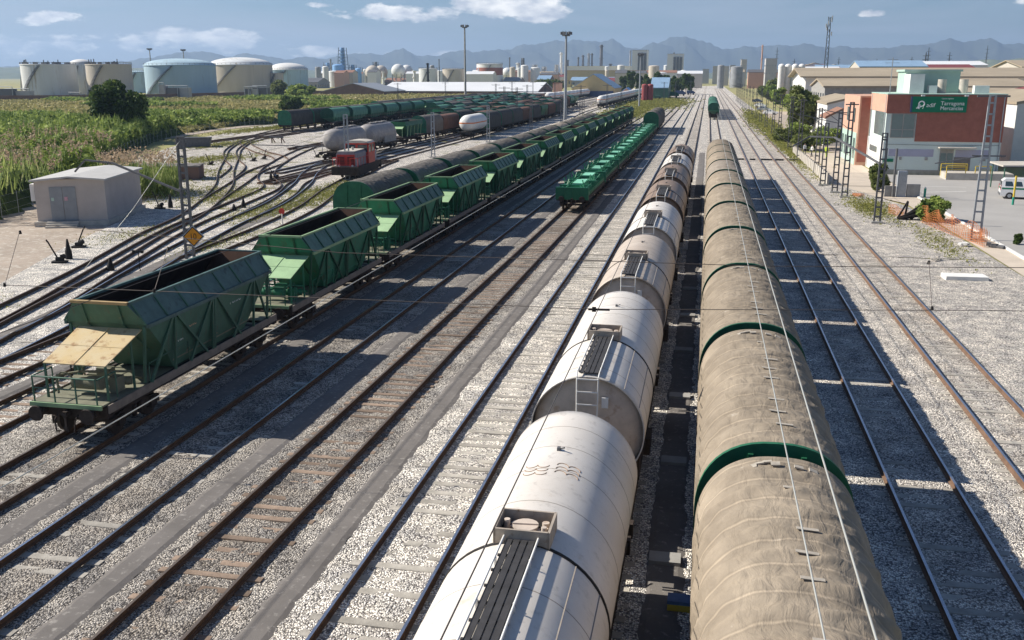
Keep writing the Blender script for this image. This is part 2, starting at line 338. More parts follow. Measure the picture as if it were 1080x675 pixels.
# ================================================================ ground
def sheet(name, pts, z, m, label=None, kind='structure'):
    b = MB(); b.add([(x, y, z) for x, y in pts], [tuple(range(len(pts)))]); o = b.build(name, m)
    a = o.data; a.validate()
    if o.data.polygons[0].normal.z < 0: o.data.flip_normals()
    return tag(o, kind=kind)
sheet('ground', [(-12500, -200), (12500, -200), (12500, 12800), (-12500, 12800)], -.30, m_field)
def strip(pts, w0, w1=None):
    """closed outline of a strip along a centre line"""
    w1 = w0 if w1 is None else w1; n = len(pts); L_, R_ = [], []
    for i in range(n):
        a = Vector(pts[max(0, i-1)]); b = Vector(pts[min(n-1, i+1)]); d = (b-a).normalized(); nx = Vector((d.y, -d.x)); p = Vector(pts[i])
        w = w0+(w1-w0)*i/(n-1); L_.append(p-nx*w/2); R_.append(p+nx*w/2)
    return L_, R_
def strip_mesh(b, pts, w, z, mi=0):
    L_, R_ = strip(pts, w); k = []
    vs = [(p.x, p.y, z) for p in L_]+[(p.x, p.y, z) for p in R_]; n = len(pts)
    b.add(vs, [(i, i+n, i+n+1, i+1) for i in range(n-1)], mi)
left_edge = [(-33, 5), (-34, 33), (-38, 44), (-43, 58), (-47, 72), (-56, 90), (-70, 112), (-83, 135), (-93, 165), (-101, 200), (-104, 240), (-104, 800)]
rt = [(19., 5), (18.6, 33), (18.6, 44), (18.5, 58), (18.4, 63.9), (18.3, 72), (18, 90), (12.8, 112), (12.9, 135), (14, 165), (15, 200), (16, 240), (16, 1200)]
left_edge.insert(4, (-44.6, 63.9))
def quadstrip(L_, R_, z, b): n = len(L_); b.add([(x, y, z) for x, y in L_]+[(x, y, z) for x, y in R_], [(i, i+n, i+n+1, i+1) for i in range(n-1)])
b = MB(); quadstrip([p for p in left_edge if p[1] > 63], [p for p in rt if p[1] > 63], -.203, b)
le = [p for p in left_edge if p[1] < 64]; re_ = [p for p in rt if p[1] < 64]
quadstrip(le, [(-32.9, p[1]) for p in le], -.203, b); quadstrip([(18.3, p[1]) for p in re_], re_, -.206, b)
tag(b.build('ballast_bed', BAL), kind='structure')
# the near part of the ballast is a real uneven surface
def near_ballast():
    xs = np.arange(-32.9, 18.5, .17); ys = np.arange(9, 64, .17); X, Y = np.meshgrid(xs, ys)
    h = np.zeros_like(X)
    for s in (9, 4, 2):   # smooth random field
        g = rng.normal(size=(X.shape[0]//s+3, X.shape[1]//s+3)); iy = np.arange(X.shape[0])/s; ix = np.arange(X.shape[1])/s
        y0 = iy.astype(int); x0 = ix.astype(int); fy = (iy-y0)[:, None]; fx = (ix-x0)[None, :]
        h += ((g[np.ix_(y0, x0)]*(1-fx)+g[np.ix_(y0, x0+1)]*fx)*(1-fy)+(g[np.ix_(y0+1, x0)]*(1-fx)+g[np.ix_(y0+1, x0+1)]*fx)*fy)*(.011 if s > 2 else .008)
    h += rng.normal(size=X.shape)*.006
    Z = -.198+np.clip(h, -.035, .035)
    # a dip under the asphalt paths so that they lie on top
    for px in (-8.75, -12.95, -17.0, -24.85, -.45): Z -= .03*(np.abs(X-px) < .34)
    Z[0, :] = Z[-1, :] = Z[:, 0] = Z[:, -1] = -.25
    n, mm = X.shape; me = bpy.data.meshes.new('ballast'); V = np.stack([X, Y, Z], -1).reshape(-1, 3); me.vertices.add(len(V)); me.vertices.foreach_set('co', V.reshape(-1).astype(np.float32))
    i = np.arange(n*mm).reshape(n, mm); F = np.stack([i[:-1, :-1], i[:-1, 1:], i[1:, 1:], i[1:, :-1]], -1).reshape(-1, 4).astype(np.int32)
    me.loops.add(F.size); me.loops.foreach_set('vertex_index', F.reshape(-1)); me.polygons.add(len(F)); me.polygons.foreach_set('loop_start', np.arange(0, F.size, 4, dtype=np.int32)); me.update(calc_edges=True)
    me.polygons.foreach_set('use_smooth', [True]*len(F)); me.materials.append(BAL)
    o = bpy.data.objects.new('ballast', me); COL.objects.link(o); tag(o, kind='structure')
near_ballast()
def ragged(k, px, w, y0, y1):
    ys = list(np.arange(y0, min(y1, 70), .22))+list(np.arange(min(y1, 70), y1, 2.)); n = len(ys); a = b_ = 0; V = []
    r = np.random.default_rng(int(-px*10)); e1 = np.convolve(r.normal(size=n+30), np.hanning(12)/4, 'same')[:n]*.018+r.normal(size=n)*.022; e2 = np.convolve(r.normal(size=n+30), np.hanning(12)/4, 'same')[:n]*.018+r.normal(size=n)*.022
    for i, y in enumerate(ys): V += [(px-w/2+e1[i], y, -.222), (px-w*.3+e1[i]*.4, y, -.176), (px+w*.3+e2[i]*.4, y, -.176), (px+w/2+e2[i], y, -.222)]
    k.add(V, [(i*4+j, i*4+j+1, i*4+5+j, i*4+4+j) for i in range(n-1) for j in range(3)])
for px, w, y0, y1 in ((-8.75, .85, 8, 170), (-12.95, .8, 8, 210), (-17.0, .9, 8, 250), (-24.85, .75, 20, 240), (-.45, 1.0, 8, 150)):  # last strip, between the trains: asphalt whose dark mostly stands for shadow
    k = MB(); pts = [(px+.05*math.sin(y*.7), y) for y in np.arange(y0, y1, 2.)]; ragged(k, px, w, y0, y1); tag(k.build('path', m_asph), kind='structure')
k = MB(); strip_mesh(k, [(-29.6, 30), (-31.0, 40), (-32.4, 50), (-34, 60), (-35, 70), (-37, 85), (-41, 110)], .9, -.178); tag(k.build('path', m_asph), kind='structure')
# dirt yard by the hut
sheet('dirt_yard', [(-31.5, 5), (-32, 33), (-36, 44), (-41, 58), (-45, 72), (-54, 90), (-67, 110), (-78, 130), (-82, 130), (-75, 112), (-66, 94), (-60, 78), (-66, 66), (-80, 50), (-110, 5)], -.262, m_dirt)
k = MB(); strip_mesh(k, [(-60, 62), (-64, 78), (-74, 98), (-86, 124), (-98, 152), (-104, 190), (-107, 260)], 3.2, -.232); tag(k.build('road', m_dirt), kind='structure')
# right: paving, car park, road
sheet('sidewalk', [(18.7, 25), (20.2, 25), (20.2, 100), (20.2, 106), (13, 106), (13, 160), (12.9, 106), (18.2, 92), (18.5, 70)], -.206, m_pave)
sheet('car_park', [(20.2, 25), (90, 25), (90, 119.5), (20.2, 119.5)], -.20, m_asph2)
sheet('platform_paving', [(13.2, 106.2), (20.1, 106.2), (20.1, 152), (13.2, 152)], -.196, m_pave)
sheet('rear_yard', [(20.3, 133), (140, 133), (140, 330), (17, 330), (15, 160), (20.3, 152)], -.25, m_dirt)
k = MB()
k.b2(20.15, 20.35, 25, 101, -.30, -.10)
tag(k.build('kerb', m_white), kind='structure')
k = MB(); k.add([(20.4, 101, -.192), (26, 103, -.192), (26, 103.2, -.192), (20.4, 101.2, -.192)], [(0, 1, 2, 3)]); k.add([(20.4, 107, -.192), (27, 107, -.192), (27, 107.15, -.192), (20.4, 107.15, -.192)], [(0, 1, 2, 3)])
for i in range(6): x = 33+i*2.6; k.add([(x, 100, -.192), (x+.12, 100, -.192), (x+.12, 105, -.192), (x, 105, -.192)], [(0, 1, 2, 3)])
tag(k.build('road_marking', m_white), kind='structure')

# ================================================================ tracks
G = .865
def resample(pts, step):
    P = [Vector(p) for p in pts]; out = [P[0]]; acc = 0
    # Catmull-Rom through the points
    dense = []
    for i in range(len(P)-1):
        p0, p1, p2, p3 = P[max(0, i-1)], P[i], P[i+1], P[min(len(P)-1, i+2)]
        n = max(2, int((p2-p1).length/1.0)) if len(P) > 2 else 2
        for j in range(n):
            t = j/n; dense.append(.5*((2*p1)+(p2-p0)*t+(2*p0-5*p1+4*p2-p3)*t*t+(-p0+3*p1-3*p2+p3)*t*t*t))
    dense.append(P[-1]); out = [dense[0]]; need = step
    for a, b_ in zip(dense, dense[1:]):
        l = (b_-a).length; pos = 0
        while l-pos >= need: pos += need; out.append(a+(b_-a)*pos/l); need = step
        need -= l-pos
    return out
def rail_mesh(pts, off, top, side, zoff=0.):
    prof = [(-.07, -.165), (-.07, -.145), (-.012, -.12), (-.012, -.045), (-.036, -.035), (-.036, 0), (.036, 0), (.036, -.035), (.012, -.045), (.012, -.12), (.07, -.145), (.07, -.165)]
    b = MB(); n = len(pts); vs = []; m = len(prof)
    for i in range(n):
        d = (pts[min(n-1, i+1)]-pts[max(0, i-1)]).normalized(); nx = Vector((d.y, -d.x)); p = pts[i]+nx*off
        for a, z in prof: q = p+nx*a; vs.append((q.x, q.y, z+zoff))
    fs = []; mi = []
    for i in range(n-1):
        for j in range(m-1): b.f.append((i*m+j, i*m+j+1, (i+1)*m+j+1, (i+1)*m+j)); b.m.append(1 if j == 5 else 0); b.sm.append(False)
    b.v = vs; b.f.append(tuple(range(m-1, -1, -1))); b.m.append(0); b.sm.append(False)
    return b
SLP = {}
def sleeper_mb(kind, seed):
    r = random.Random(seed); b = MB(); w = .13 if kind == 'wood' else .14
    b.prism([(-w, -.31), (w, -.31), (w*.85, -.176), (-w*.85, -.176)], -1.3, 1.3, 'X'); return b
def track(pts, label, near, head, side, sl='conc', vis=100, step=.6, zoff=0., ends=True, nosl=False, sink=.012):
    L2 = len(pts) > 2; P = resample(pts, .6 if not L2 else .6) if L2 else [Vector(pts[0]), Vector(pts[1])]
    t = thing('railway_track', label, 'railway track', (0, 0, 0), group=None)
    RP = P[::3]+[P[-1]] if L2 else P
    for s in (-1, 1): rail_mesh(RP, s*(G+.036), 1, 0, zoff).build('rail', [side, head], t)
    if nosl: return t
    S = resample(pts, step); near_y, far_y = near
    S = [(S[i], (S[min(len(S)-1, i+1)]-S[max(0, i-1)]).normalized()) for i in range(len(S)) if near_y <= S[i].y <= far_y]
    if sl+'m' not in SLP:
        o = sleeper_mb(sl, 1).build('sleeper', m_wood if sl == 'wood' else m_conc, t); SLP[sl+'m'] = o.data; first = o
    else: first = None
    me = SLP[sl+'m']; rest = MB()
    for i, (p, d) in enumerate(S):
        a = math.atan2(-d.x, d.y)+random.uniform(-.01, .01); dz = zoff-sink+random.uniform(-.018, .012)
        if i < vis:
            if first: o = first; first = None
            else: o = bpy.data.objects.new('sleeper', me); COL.objects.link(o); o.parent = t
            o.location = (p.x, p.y, dz); o.rotation_euler = (0, 0, a)
            if sl == 'wood' and random.random() < .35: o.scale = (1, .9, 1)
        else: rest.box((p.x, p.y, -.243+dz), (2.6, .24, .12), a)
    if rest.v: ro = rest.build('far_sleepers', m_wood if sl == 'wood' else m_conc, t); ro['kind'] = 'stuff'
    return t
track([(10.2, 8), (10.2, 900)], 'running line furthest right with bright heads and orange rusty rails', (9, 230), m_steel, m_rust2, sink=.02)
track([(6.45, 8), (6.45, 900)], 'running line in the shadow right of the brown covered train', (9, 230), m_steel, m_rust2, sink=.024)
track([(1.62, 5), (1.62, 620)], 'track under the brown covered train', (9, 180), m_dsteel, m_rust, zoff=.002)
track([(-2.5, 5), (-2.5, 620)], 'track under the white tank wagons', (9, 220), m_dsteel, m_rust)
track([(-6.55, 5), (-6.55, 620)], 'empty track in pale ballast just left of the tank wagons', (9, 220), m_steel, m_rust, sink=.006)
track([(-10.86, 5), (-10.86, 560)], 'empty near track with brown timber sleepers leading to the green flat wagons', (9, 200), m_dsteel, m_rust, 'wood')
track([(-15.0, 5), (-15.0, 520)], 'track in the hopper shadows between two asphalt paths', (9, 200), m_steel, m_rust, sink=.028)
track([(-18.95, 5), (-18.95, 480)], 'track under the green hopper wagons', (10, 200), m_dsteel, m_rust, sink=.026)
T7P = [(-23.0, 5), (-23.1, 40), (-23.2, 60), (-22.6, 85), (-21.9, 120), (-21.6, 160), (-21.5, 220), (-21.5, 450)]
track(T7P, 'track with the long brown covered train left of the hoppers', (20, 120), m_dsteel, m_rust, 'wood')
track([(-26.65, 20), (-26.7, 60), (-27.2, 90), (-28.6, 120), (-30, 160), (-33, 240), (-38, 330), (-38, 640)], 'track with the planked flat wagons', (26, 140), m_dsteel, m_rust, 'wood')
TA = [(-30.4, 28), (-32.9, 38), (-35.8, 50), (-39.3, 62), (-42.0, 73), (-49.0, 91), (-57, 107), (-65.5, 125), (-73, 141), (-79.5, 160), (-81.3, 182), (-81.6, 205), (-81.6, 640)]
TB_ = [(-53.2, 100), (-58, 112), (-64, 122), (-72.0, 137), (-79.0, 155), (-84, 172), (-85.8, 190), (-85.8, 640)]
TC = [(-44.5, 80), (-49, 94), (-53.5, 108), (-56, 120), (-60, 128), (-68, 138), (-80, 158), (-88, 185), (-92, 215), (-92.5, 250), (-92.5, 640)]
TD = [(-29.3, 28), (-31.6, 39), (-34.8, 50), (-38.9, 65), (-41.4, 79), (-44, 92), (-49, 101), (-54.2, 114), (-60, 134), (-63.6, 153), (-64.4, 185), (-64.4, 640)]
TE = [(-28.0, 28), (-29.4, 38), (-31.9, 48), (-34, 57), (-36.2, 68), (-38, 80), (-42, 95), (-46.4, 108), (-49.5, 122), (-50.4, 150), (-50.4, 640)]
TF = [(-29.2, 44), (-31.5, 54), (-32.4, 66), (-34, 78), (-37.2, 92), (-39.6, 106), (-42, 125), (-43.2, 160), (-43.2, 640)]
TG = [(-36.4, 70), (-39.5, 85), (-43.4, 98), (-44.6, 112), (-46.9, 140), (-46.9, 640)]
for pts, lb, hd in ((TA, 'curving track that bends left round the ballast toward the green domed wagons', m_dsteel), (TB_, 'outer curved track leading to the dark covered wagons by the reeds', m_dsteel),
        (TC, 'outermost sharply curved track with timber sleepers beside the reed fence', m_dsteel), (TD, 'track crossing the pale ballast behind the speed sign', m_dsteel),
        (TE, 'track leading to the grey powder tank wagons', m_steel), (TF, 'track on which the red and grey locomotive stands', m_dsteel), (TG, 'weedy track between the locomotive and the grey tank wagons', m_dsteel)):
    track(pts, lb, (26, 175), hd, m_rust, 'wood' if pts is TC else 'conc', sink=.03)
for x, y0, lb in ((-55.0, 185, 'first'), (-60.2, 200, 'second'), (-68.6, 215, 'third'), (-72.6, 225, 'fourth'), (-76.8, 235, 'fifth')):
    track([(x, y0), (x, 640)], f'{lb} of the five straight yard tracks hidden among the parked wagons', (0, 0), m_dsteel, m_rust, nosl=True)
for i, x in enumerate((-29.5, -33.6)):
    pass
# ================================================================ rolling stock
def wheelset(b, y, mi=0):
    for s in (-1, 1):
        b.cyl((s*.80, y, .44), (s*.93, y, .44), .44, n=16, mi=mi); b.cyl((s*.93, y, .44), (s*1.12, y, .44), .12, n=8, mi=mi)
    b.cyl((-.8, y, .44), (.8, y, .44), .09, n=8, mi=mi)
def bogie(parent, y, wb=1.8):
    b = MB()
    for s in (-1, 1):
        b.prism([(y-wb/2-.45, .36), (y-wb/2-.45, .62), (y-.35, .80), (y+.35, .80), (y+wb/2+.45, .62), (y+wb/2+.45, .36), (y+.3, .42), (y-.3, .42)], s*1.0-.06, s*1.0+.06, 'X')
        for q in (-wb/2, wb/2): b.box((s*1.05, y+q, .48), (.2, .34, .34))
        for q in (-.15, .15): b.cyl((s*1.08, y+q, .36), (s*1.08, y+q, .72), .09, n=8)
    b.box((0, y, .62), (2.1, .5, .25))
    o = b.build('bogie', m_under, parent)
    for q in (-wb/2, wb/2): w = MB(); wheelset(w, y+q); w.build('wheelset', m_wheel, o)
    return o
def buffers(parent, L):
    for yy, s in ((0, -1), (L, 1)):
        for x in (-.875, .875):
            b = MB(); b.cyl((x, yy, 1.03), (x, yy-s*.06, 1.03), .24, .25, n=16); b.cyl((x, yy-s*.06, 1.03), (x, yy-s*.34, 1.03), .09, n=10); b.cyl((x, yy-s*.30, 1.03), (x, yy-s*.6, 1.03), .14, .16, n=10)
            b.build('buffer', m_under, parent)
def hook(b, y, s):
    b.box((0, y, 1.0), (.14, .35, .16)); b.bar((0, y+s*.12, .98), (.02, y+s*.16, .55), .07); b.box((0, y+s*.14, .52), (.16, .06, .14))
    for x in (-.35, .35): b.tube([(x, y, .95), (x, y+s*.18, .8), (x*.9, y+s*.2, .45), (x*.8, y+s*.05, .4)], .025)

m_greenD = mat('deep_green_paint', (.018, .085, .045), .55, 0, .3, 2, spots=((.05, .06, .035), .6, 4), rnd=.1)
def build_hopper(first=False):
    L = 12.9; mg = m_green1 if first else m_green2; t = thing('hopper_wagon', '', 'hopper wagon')
    u = MB()
    for s in (-1, 1):
        u.b2(s*1.12, s*1.30, .6, L-.6, .92, 1.22)
    u.b2(-1.3, 1.3, .45, .75, .85, 1.22); u.b2(-1.3, 1.3, L-.75, L-.45, .85, 1.22)
    for y in (2.2, 6.4, L-2.2): u.b2(-1.12, 1.12, y-.15, y+.15, .86, 1.18)
    u.b2(-.2, .2, .7, L-.7, .8, 1.15); hook(u, .35, -1); hook(u, L-.35, 1)
    for y in (4.6, 7.3): u.cyl((-.55, y, .75), (-.55, y+1.1, .75), .2, n=10)
    u.build('underframe', m_under, t)
    s_ = MB()
    for s in (-1, 1): s_.b2(s*1.3, s*1.345, .5, L-.5, 1.0, 1.27)
    s_.build('side_sill', m_sill, t)
    buffers(t, L); bogie(t, 2.3); bogie(t, L-2.3)
    # shell: rim inset, belt, lower hopper
    y0, y1 = 2.45, 12.05
    def ring(hw, ya, yb, z): return [(-hw, ya, z), (hw, ya, z), (hw, yb, z), (-hw, yb, z)]
    rings = [ring(1.10, 4.6, 9.9, 1.26), ring(1.27, 4.0, 10.5, 2.0), ring(1.46, y0+.25, y1-.25, 3.28), ring(.97, y0, y1, 4.0)]
    inner = [ring(.92, y0+.06, y1-.06, 3.99), ring(1.40, y0+.32, y1-.32, 3.26), ring(1.15, 4.3, 10.3, 2.35), ring(.5, 5.7, 8.8, 1.42)]
    h = MB()
    for i, (a, c) in enumerate(zip(rings, rings[1:])):
        vs = a+c; h.add(vs, [(k, (k+1) % 4, (k+1) % 4+4, k+4) for k in range(4)] if i < 2 else [(0, 1, 5, 4), (2, 3, 7, 6)])
    h.add(rings[0], [(3, 2, 1, 0)]); h.build('hopper_body', mg, t)
    p = MB(); a, c = rings[2], rings[3]
    p.add(a+c, [(1, 2, 6, 5), (3, 0, 4, 7)]); p.build('sloping_panel', m_panel1 if first else m_panel, t)
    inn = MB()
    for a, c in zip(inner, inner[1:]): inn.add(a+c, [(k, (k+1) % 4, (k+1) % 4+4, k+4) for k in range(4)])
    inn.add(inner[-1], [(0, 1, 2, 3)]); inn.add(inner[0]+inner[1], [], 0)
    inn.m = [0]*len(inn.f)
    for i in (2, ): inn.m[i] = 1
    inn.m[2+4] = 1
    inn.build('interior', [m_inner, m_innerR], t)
    r = MB(); c = rings[3]
    for k in range(4):
        if k != 0: r.bar((*c[k][:2], 4.0), (*c[(k+1) % 4][:2], 4.0), .10, .08)
    for k in (1, 3):
        a, d = rings[2][k], rings[2][(k+1) % 4]; sx = 1 if a[0] > 0 else -1
        r.bar((a[0]+sx*.03, a[1], a[2]-.05), (d[0]+sx*.03, d[1], d[2]-.05), .10, .12)
    r.build('rim', m_panel1 if first else m_rimG, t)
    r = MB(); r.bar((-1.02, y0, 4.02), (1.02, y0, 4.02), .14, .09); r.build('front_rim', m_rimY if first else m_rimG, t)
    for s in (-1, 1):
        ribs = MB()
        for y in np.linspace(y0+.2, y1-.2, 8): ribs.bar((s*1.48, y, 3.30), (s*.995, y, 3.98), .06, .05)
        # diagonal struts from the belt to the sill, in V pairs
        for yt, yb in ((4.3, 2.9), (4.5, 6.6), (7.0, 6.1+.9), (7.15, 7.15), (6.95-.0, 5.4), (7.3, 9.2), (10.2, 8.6), (10.4, 11.6), (4.4, 4.4), (10.3, 10.3)):
            ribs.bar((s*1.47, yt, 3.22), (s*1.32, yb, 1.25), .07, .09)
        ribs.bar((s*1.2, 2.7, 1.3), (s*1.35, 2.75, 3.2), .08); ribs.bar((s*1.2, 11.8, 1.3), (s*1.35, 11.8, 3.2), .08)
        ribs.build('bracing', m_green1 if first else m_greenD, t)
    ribs = MB()
    for x in (-.65, .65):
        for ya, yb, q in ((y0+.2, y0-.03, 0), (y1-.2, y1+.03, 0)): ribs.bar((x, ya, 3.28), (x, yb, 3.98), .08, .05)
        ribs.bar((x, y0+.22, 3.25), (x, 3.97, 2.0), .06, .05); ribs.bar((x, y1-.22, 3.25), (x, 10.53, 2.0), .06, .05)
    ribs.build('end_rib', m_green1 if first else m_greenD, t)
    # platform, canopy, railing, gear
    d = MB(); d.b2(-1.22, 1.22, .32, 1.15, 1.245, 1.30); d.b2(-1.22, 1.22, 1.15, 2.9, 1.20, 1.235); d.b2(-1.22, 1.22, 11.2, L-.4, 1.235, 1.28); d.b2(-1.12, 1.12, 2.9, 11.2, 1.13, 1.17); d.build('deck', m_plat, t)  # long middle plate is added to stop sunlight passing under the body
    cn = MB(); cn.add([(-.98, .75, 2.42), (1.18, .75, 2.42), (1.25, 2.75, 3.08), (-1.05, 2.75, 3.08), (-.98, .75, 2.45), (1.18, .75, 2.45), (1.25, 2.75, 3.11), (-1.05, 2.75, 3.11)], [(3, 2, 1, 0), (4, 5, 6, 7), (0, 1, 5, 4), (1, 2, 6, 5), (2, 3, 7, 6), (3, 0, 4, 7)])
    cn.bar((.1, .76, 2.455), (.1, 2.7, 3.105), .03); cn.bar((-1, 1.7, 2.765), (1.2, 1.7, 2.765), .02)
    cn.build('canopy', m_tanS if first else m_greenP, t)
    for x in (-.96, 1.15):
        for yy, zz in ((.8, 2.43), (2.2, 2.9)): q = MB(); q.bar((x, yy, 1.24), (x, yy, zz), .06); q.build('canopy_post', mg, t)
    fe = MB(); fe.b2(-1.24, 1.24, .26, .32, 1.18, 1.31); fe.build('deck_edge', m_rimG, t)
    rl = MB()
    for x in (-1.12, -.4, .35, 1.05): rl.cyl((x, .36, 1.28), (x, .36, 2.12), .028, n=6)
    rl.tube([(-1.12, .36, 2.12), (1.05, .36, 2.12)], .028); rl.tube([(-1.12, .36, 1.75), (1.05, .36, 1.75)], .02)
    for x in (-1.12, 1.12): rl.tube([(x, .36, 2.12), (x, 1.3, 2.12), (x, 1.3, 1.28)], .024)
    rl.build('railing', mg, t)
    for s in (-1, 1): q = MB(); q.tube([(s*1.28, 2.9, 1.2), (s*1.28, 2.9, 1.9), (s*1.28, 5.4, 2.0), (s*1.28, 5.4, 1.3)], .02); q.build('hand_rail', mg, t)
    for s in (-1, 1):
        rl = MB()
        for x in (0, .35): rl.cyl((s*1.3, L-.9-x, 1.2), (s*1.3, L-.9-x, 2.9), .02, n=5)
        for z in (1.5, 1.85, 2.2, 2.55): rl.bar((s*1.3, L-.9, z), (s*1.3, L-1.25, z), .025)
        rl.build('ladder', mg, t)
    g = MB(); g.cyl((-.5, 1.5, 1.62), (.5, 1.5, 1.62), .22, n=12); g.cyl((.1, 2.0, 1.5), (1.0, 2.3, 1.5), .14, n=10)
    g.tube([(-.9, 1.2, 1.3), (-.9, 1.2, 1.9), (-.2, 1.4, 2.0), (.5, 1.9, 1.9), (.9, 2.6, 1.7)], .04); g.tube([(-.7, 2.4, 1.3), (-.6, 2.0, 2.1), (.3, 1.6, 2.15)], .035)
    for a in range(10): q = 2*math.pi*a/10; q2 = 2*math.pi*(a+1)/10; g.bar((-.55+.3*math.cos(q), 1.1, 1.75+.3*math.sin(q)), (-.55+.3*math.cos(q2), 1.1, 1.75+.3*math.sin(q2)), .04)
    g.box((.72, 1.9, 1.5), (.3, .4, .5)); g.box((-.2, 2.7, 1.5), (.5, .3, .5)); g.tube([(-1, 2.9, 1.4), (1, 2.9, 1.4)], .05)
    for y in (5.2, 7.2, 9.2): g.box((0, y, 1.28), (1.9, .25, .2)); g.tube([(1.0, y, 1.4), (1.25, y+.3, 1.75)], .04)
    g.tube([(1.15, 4.5, 1.55), (1.15, 10.5, 1.55)], .035)
    g.build('brake_gear', m_plat if first else mg, t)
    return t
HOPG = 'green hopper wagons in one train'
T6X = -18.95
hop1 = build_hopper(True); hop1.location = (T6X, 24.1, 0); tag(hop1, 'nearest hopper wagon, dirty dark green with a rusty tan canopy over its end platform', group=HOPG)
# faint lettering on the side of the first hopper
m_fade = mat('faded_lettering', (.62, .66, .60), .9, 0, .3, 8); m_fadeR = mat('faded_red_lettering', (.58, .38, .24), .9, 0, .3, 8)
Ms = Matrix.Translation((1.30, 6.0, 2.42)) @ Matrix.Rotation(R(90), 4, 'Z') @ Matrix.Rotation(R(75), 4, 'X')
sd = lambda y, z: Matrix.Translation((1.27+.19*(z-2.0)/1.28+.014, y, z)) @ Matrix.Rotation(R(90), 4, 'Z') @ Matrix.Rotation(R(90-8.4), 4, 'X')
text_mesh('renfe', .30, m_fadeR, hop1, sd(5.3, 2.5)); text_mesh('renfe', .42, m_fade, hop1, sd(8.4, 2.62), shear=.2); text_mesh('71 0 664', .16, m_fade, hop1, sd(4.5, 2.15))
ORD = ['nearest', 'second', 'third', 'fourth', 'fifth', 'sixth', 'seventh', 'eighth', 'ninth', 'tenth', 'eleventh', 'twelfth', 'thirteenth', 'fourteenth', 'fifteenth', 'sixteenth', 'seventeenth', 'eighteenth', 'nineteenth', 'twentieth', 'twenty-first', 'twenty-second', 'twenty-third', 'twenty-fourth', 'twenty-fifth', 'twenty-sixth']
PH = Proto(lambda: build_hopper(False))
for i in range(1, 16):
    PH.put((T6X+.12, 24.1+13.32*i, 0), f'{ORD[i]} hopper wagon of the green hopper train, with a light green canopy', group=HOPG)

def arch(hw, zs, zt, n=18, z0=1.2):
    """outline of a telescopic hood: vertical-ish sides and a round roof"""
    pts = [(hw*.985, z0)]
    for i in range(n+1):
        a = math.pi*i/n; e = .82
        pts.append((hw*(abs(math.cos(a))**e)*(1 if math.cos(a) >= 0 else -1), zs+(zt-zs)*math.sin(a)**.9 if math.sin(a) > 0 else zs))
    pts.append((-hw*.985, z0)); return pts
m_tarp = None
def tarp_mat(name, c1, c2, cs):
    m = mat(name, c1, .85, 0, .2, .9, col2=c2, spots=(cs, .64, 1.7), rnd=.12, spec=.2); nt = m.node_tree; N = nt.nodes; L = nt.links; b = N['Principled BSDF']
    tc = N.new('ShaderNodeTexCoord'); prev = None
    for sc3, s_, d, dist in (((2.0, .8, 2.0), 2.0, .06, .8), ((1, 1.6, 1), 4, .006, 1.0), ((1, 1, 1), 60, .0025, .1)):
        mp = N.new('ShaderNodeMapping'); mp.inputs['Scale'].default_value = sc3; L.new(tc.outputs['Object'], mp.inputs[0]); n = N.new('ShaderNodeTexNoise'); n.inputs['Scale'].default_value = s_; n.inputs['Detail'].default_value = 6; n.inputs['Roughness'].default_value = .55; n.inputs['Distortion'].default_value = dist; L.new(mp.outputs[0], n.inputs['Vector'])
        bp = N.new('ShaderNodeBump'); bp.inputs['Distance'].default_value = d; bp.inputs['Strength'].default_value = .9; L.new(n.outputs[0], bp.inputs['Height'])
        if prev: L.new(prev, bp.inputs['Normal'])
        prev = bp.outputs[0]
    L.new(prev, b.inputs['Normal'])
    # cloth is rubbed paler and darker in bands where it lies over the hoops
    sp = N.new('ShaderNodeSeparateXYZ'); L.new(tc.outputs['Object'], sp.inputs[0]); ad = N.new('ShaderNodeMath'); ad.operation = 'MULTIPLY_ADD'; ad.inputs[1].default_value = .12; nn = N.new('ShaderNodeTexNoise'); nn.inputs['Scale'].default_value = 1.7; nn.inputs['Detail'].default_value = 5; L.new(tc.outputs['Object'], nn.inputs['Vector']); L.new(nn.outputs[0], ad.inputs[0]); L.new(sp.outputs[1], ad.inputs[2])
    m1 = N.new('ShaderNodeMath'); m1.operation = 'PINGPONG'; m1.inputs[1].default_value = .39; L.new(ad.outputs[0], m1.inputs[0]); r2 = N.new('ShaderNodeValToRGB'); e = r2.color_ramp.elements; e[0].position = 0; e[0].color = (1.08, 1.07, 1.05, 1); e[1].position = .39; e[1].color = (1.35, 1.33, 1.3, 1)
    for p_, v in ((.12, .98), (.30, .92), (.345, .80)): k = e.new(p_); k.color = (v, v, v, 1)
    L.new(m1.outputs[0], r2.inputs[0]); mx = N.new('ShaderNodeMix'); mx.data_type = 'RGBA'; mx.blend_type = 'MULTIPLY'; mx.inputs[0].default_value = .85
    src = b.inputs['Base Color'].links[0].from_socket; L.new(src, mx.inputs[6]); L.new(r2.outputs[0], mx.inputs[7]); L.new(mx.outputs[2], b.inputs['Base Color'])
    return m
m_tarpB = tarp_mat('brown_tarpaulin', (.315, .262, .20), (.20, .165, .125), (.44, .39, .33))
m_tarpG = tarp_mat('grey_tarpaulin', (.16, .145, .13), (.115, .105, .095), (.25, .23, .2))
m_tarpL = tarp_mat('lighter_tarpaulin', (.32, .28, .235), (.24, .20, .16), (.4, .36, .31))
m_tarpD = tarp_mat('dark_tarpaulin', (.085, .08, .075), (.06, .055, .05), (.13, .12, .11))
m_silver = mat('worn_silver_patch', (.47, .42, .35), .7, .1, .3, 4)
m_greenE = mat('bulkhead_green', (.02, .125, .062), .55, 0, .3, 2, spots=((.05, .07, .04), .62, 4), rnd=.15)
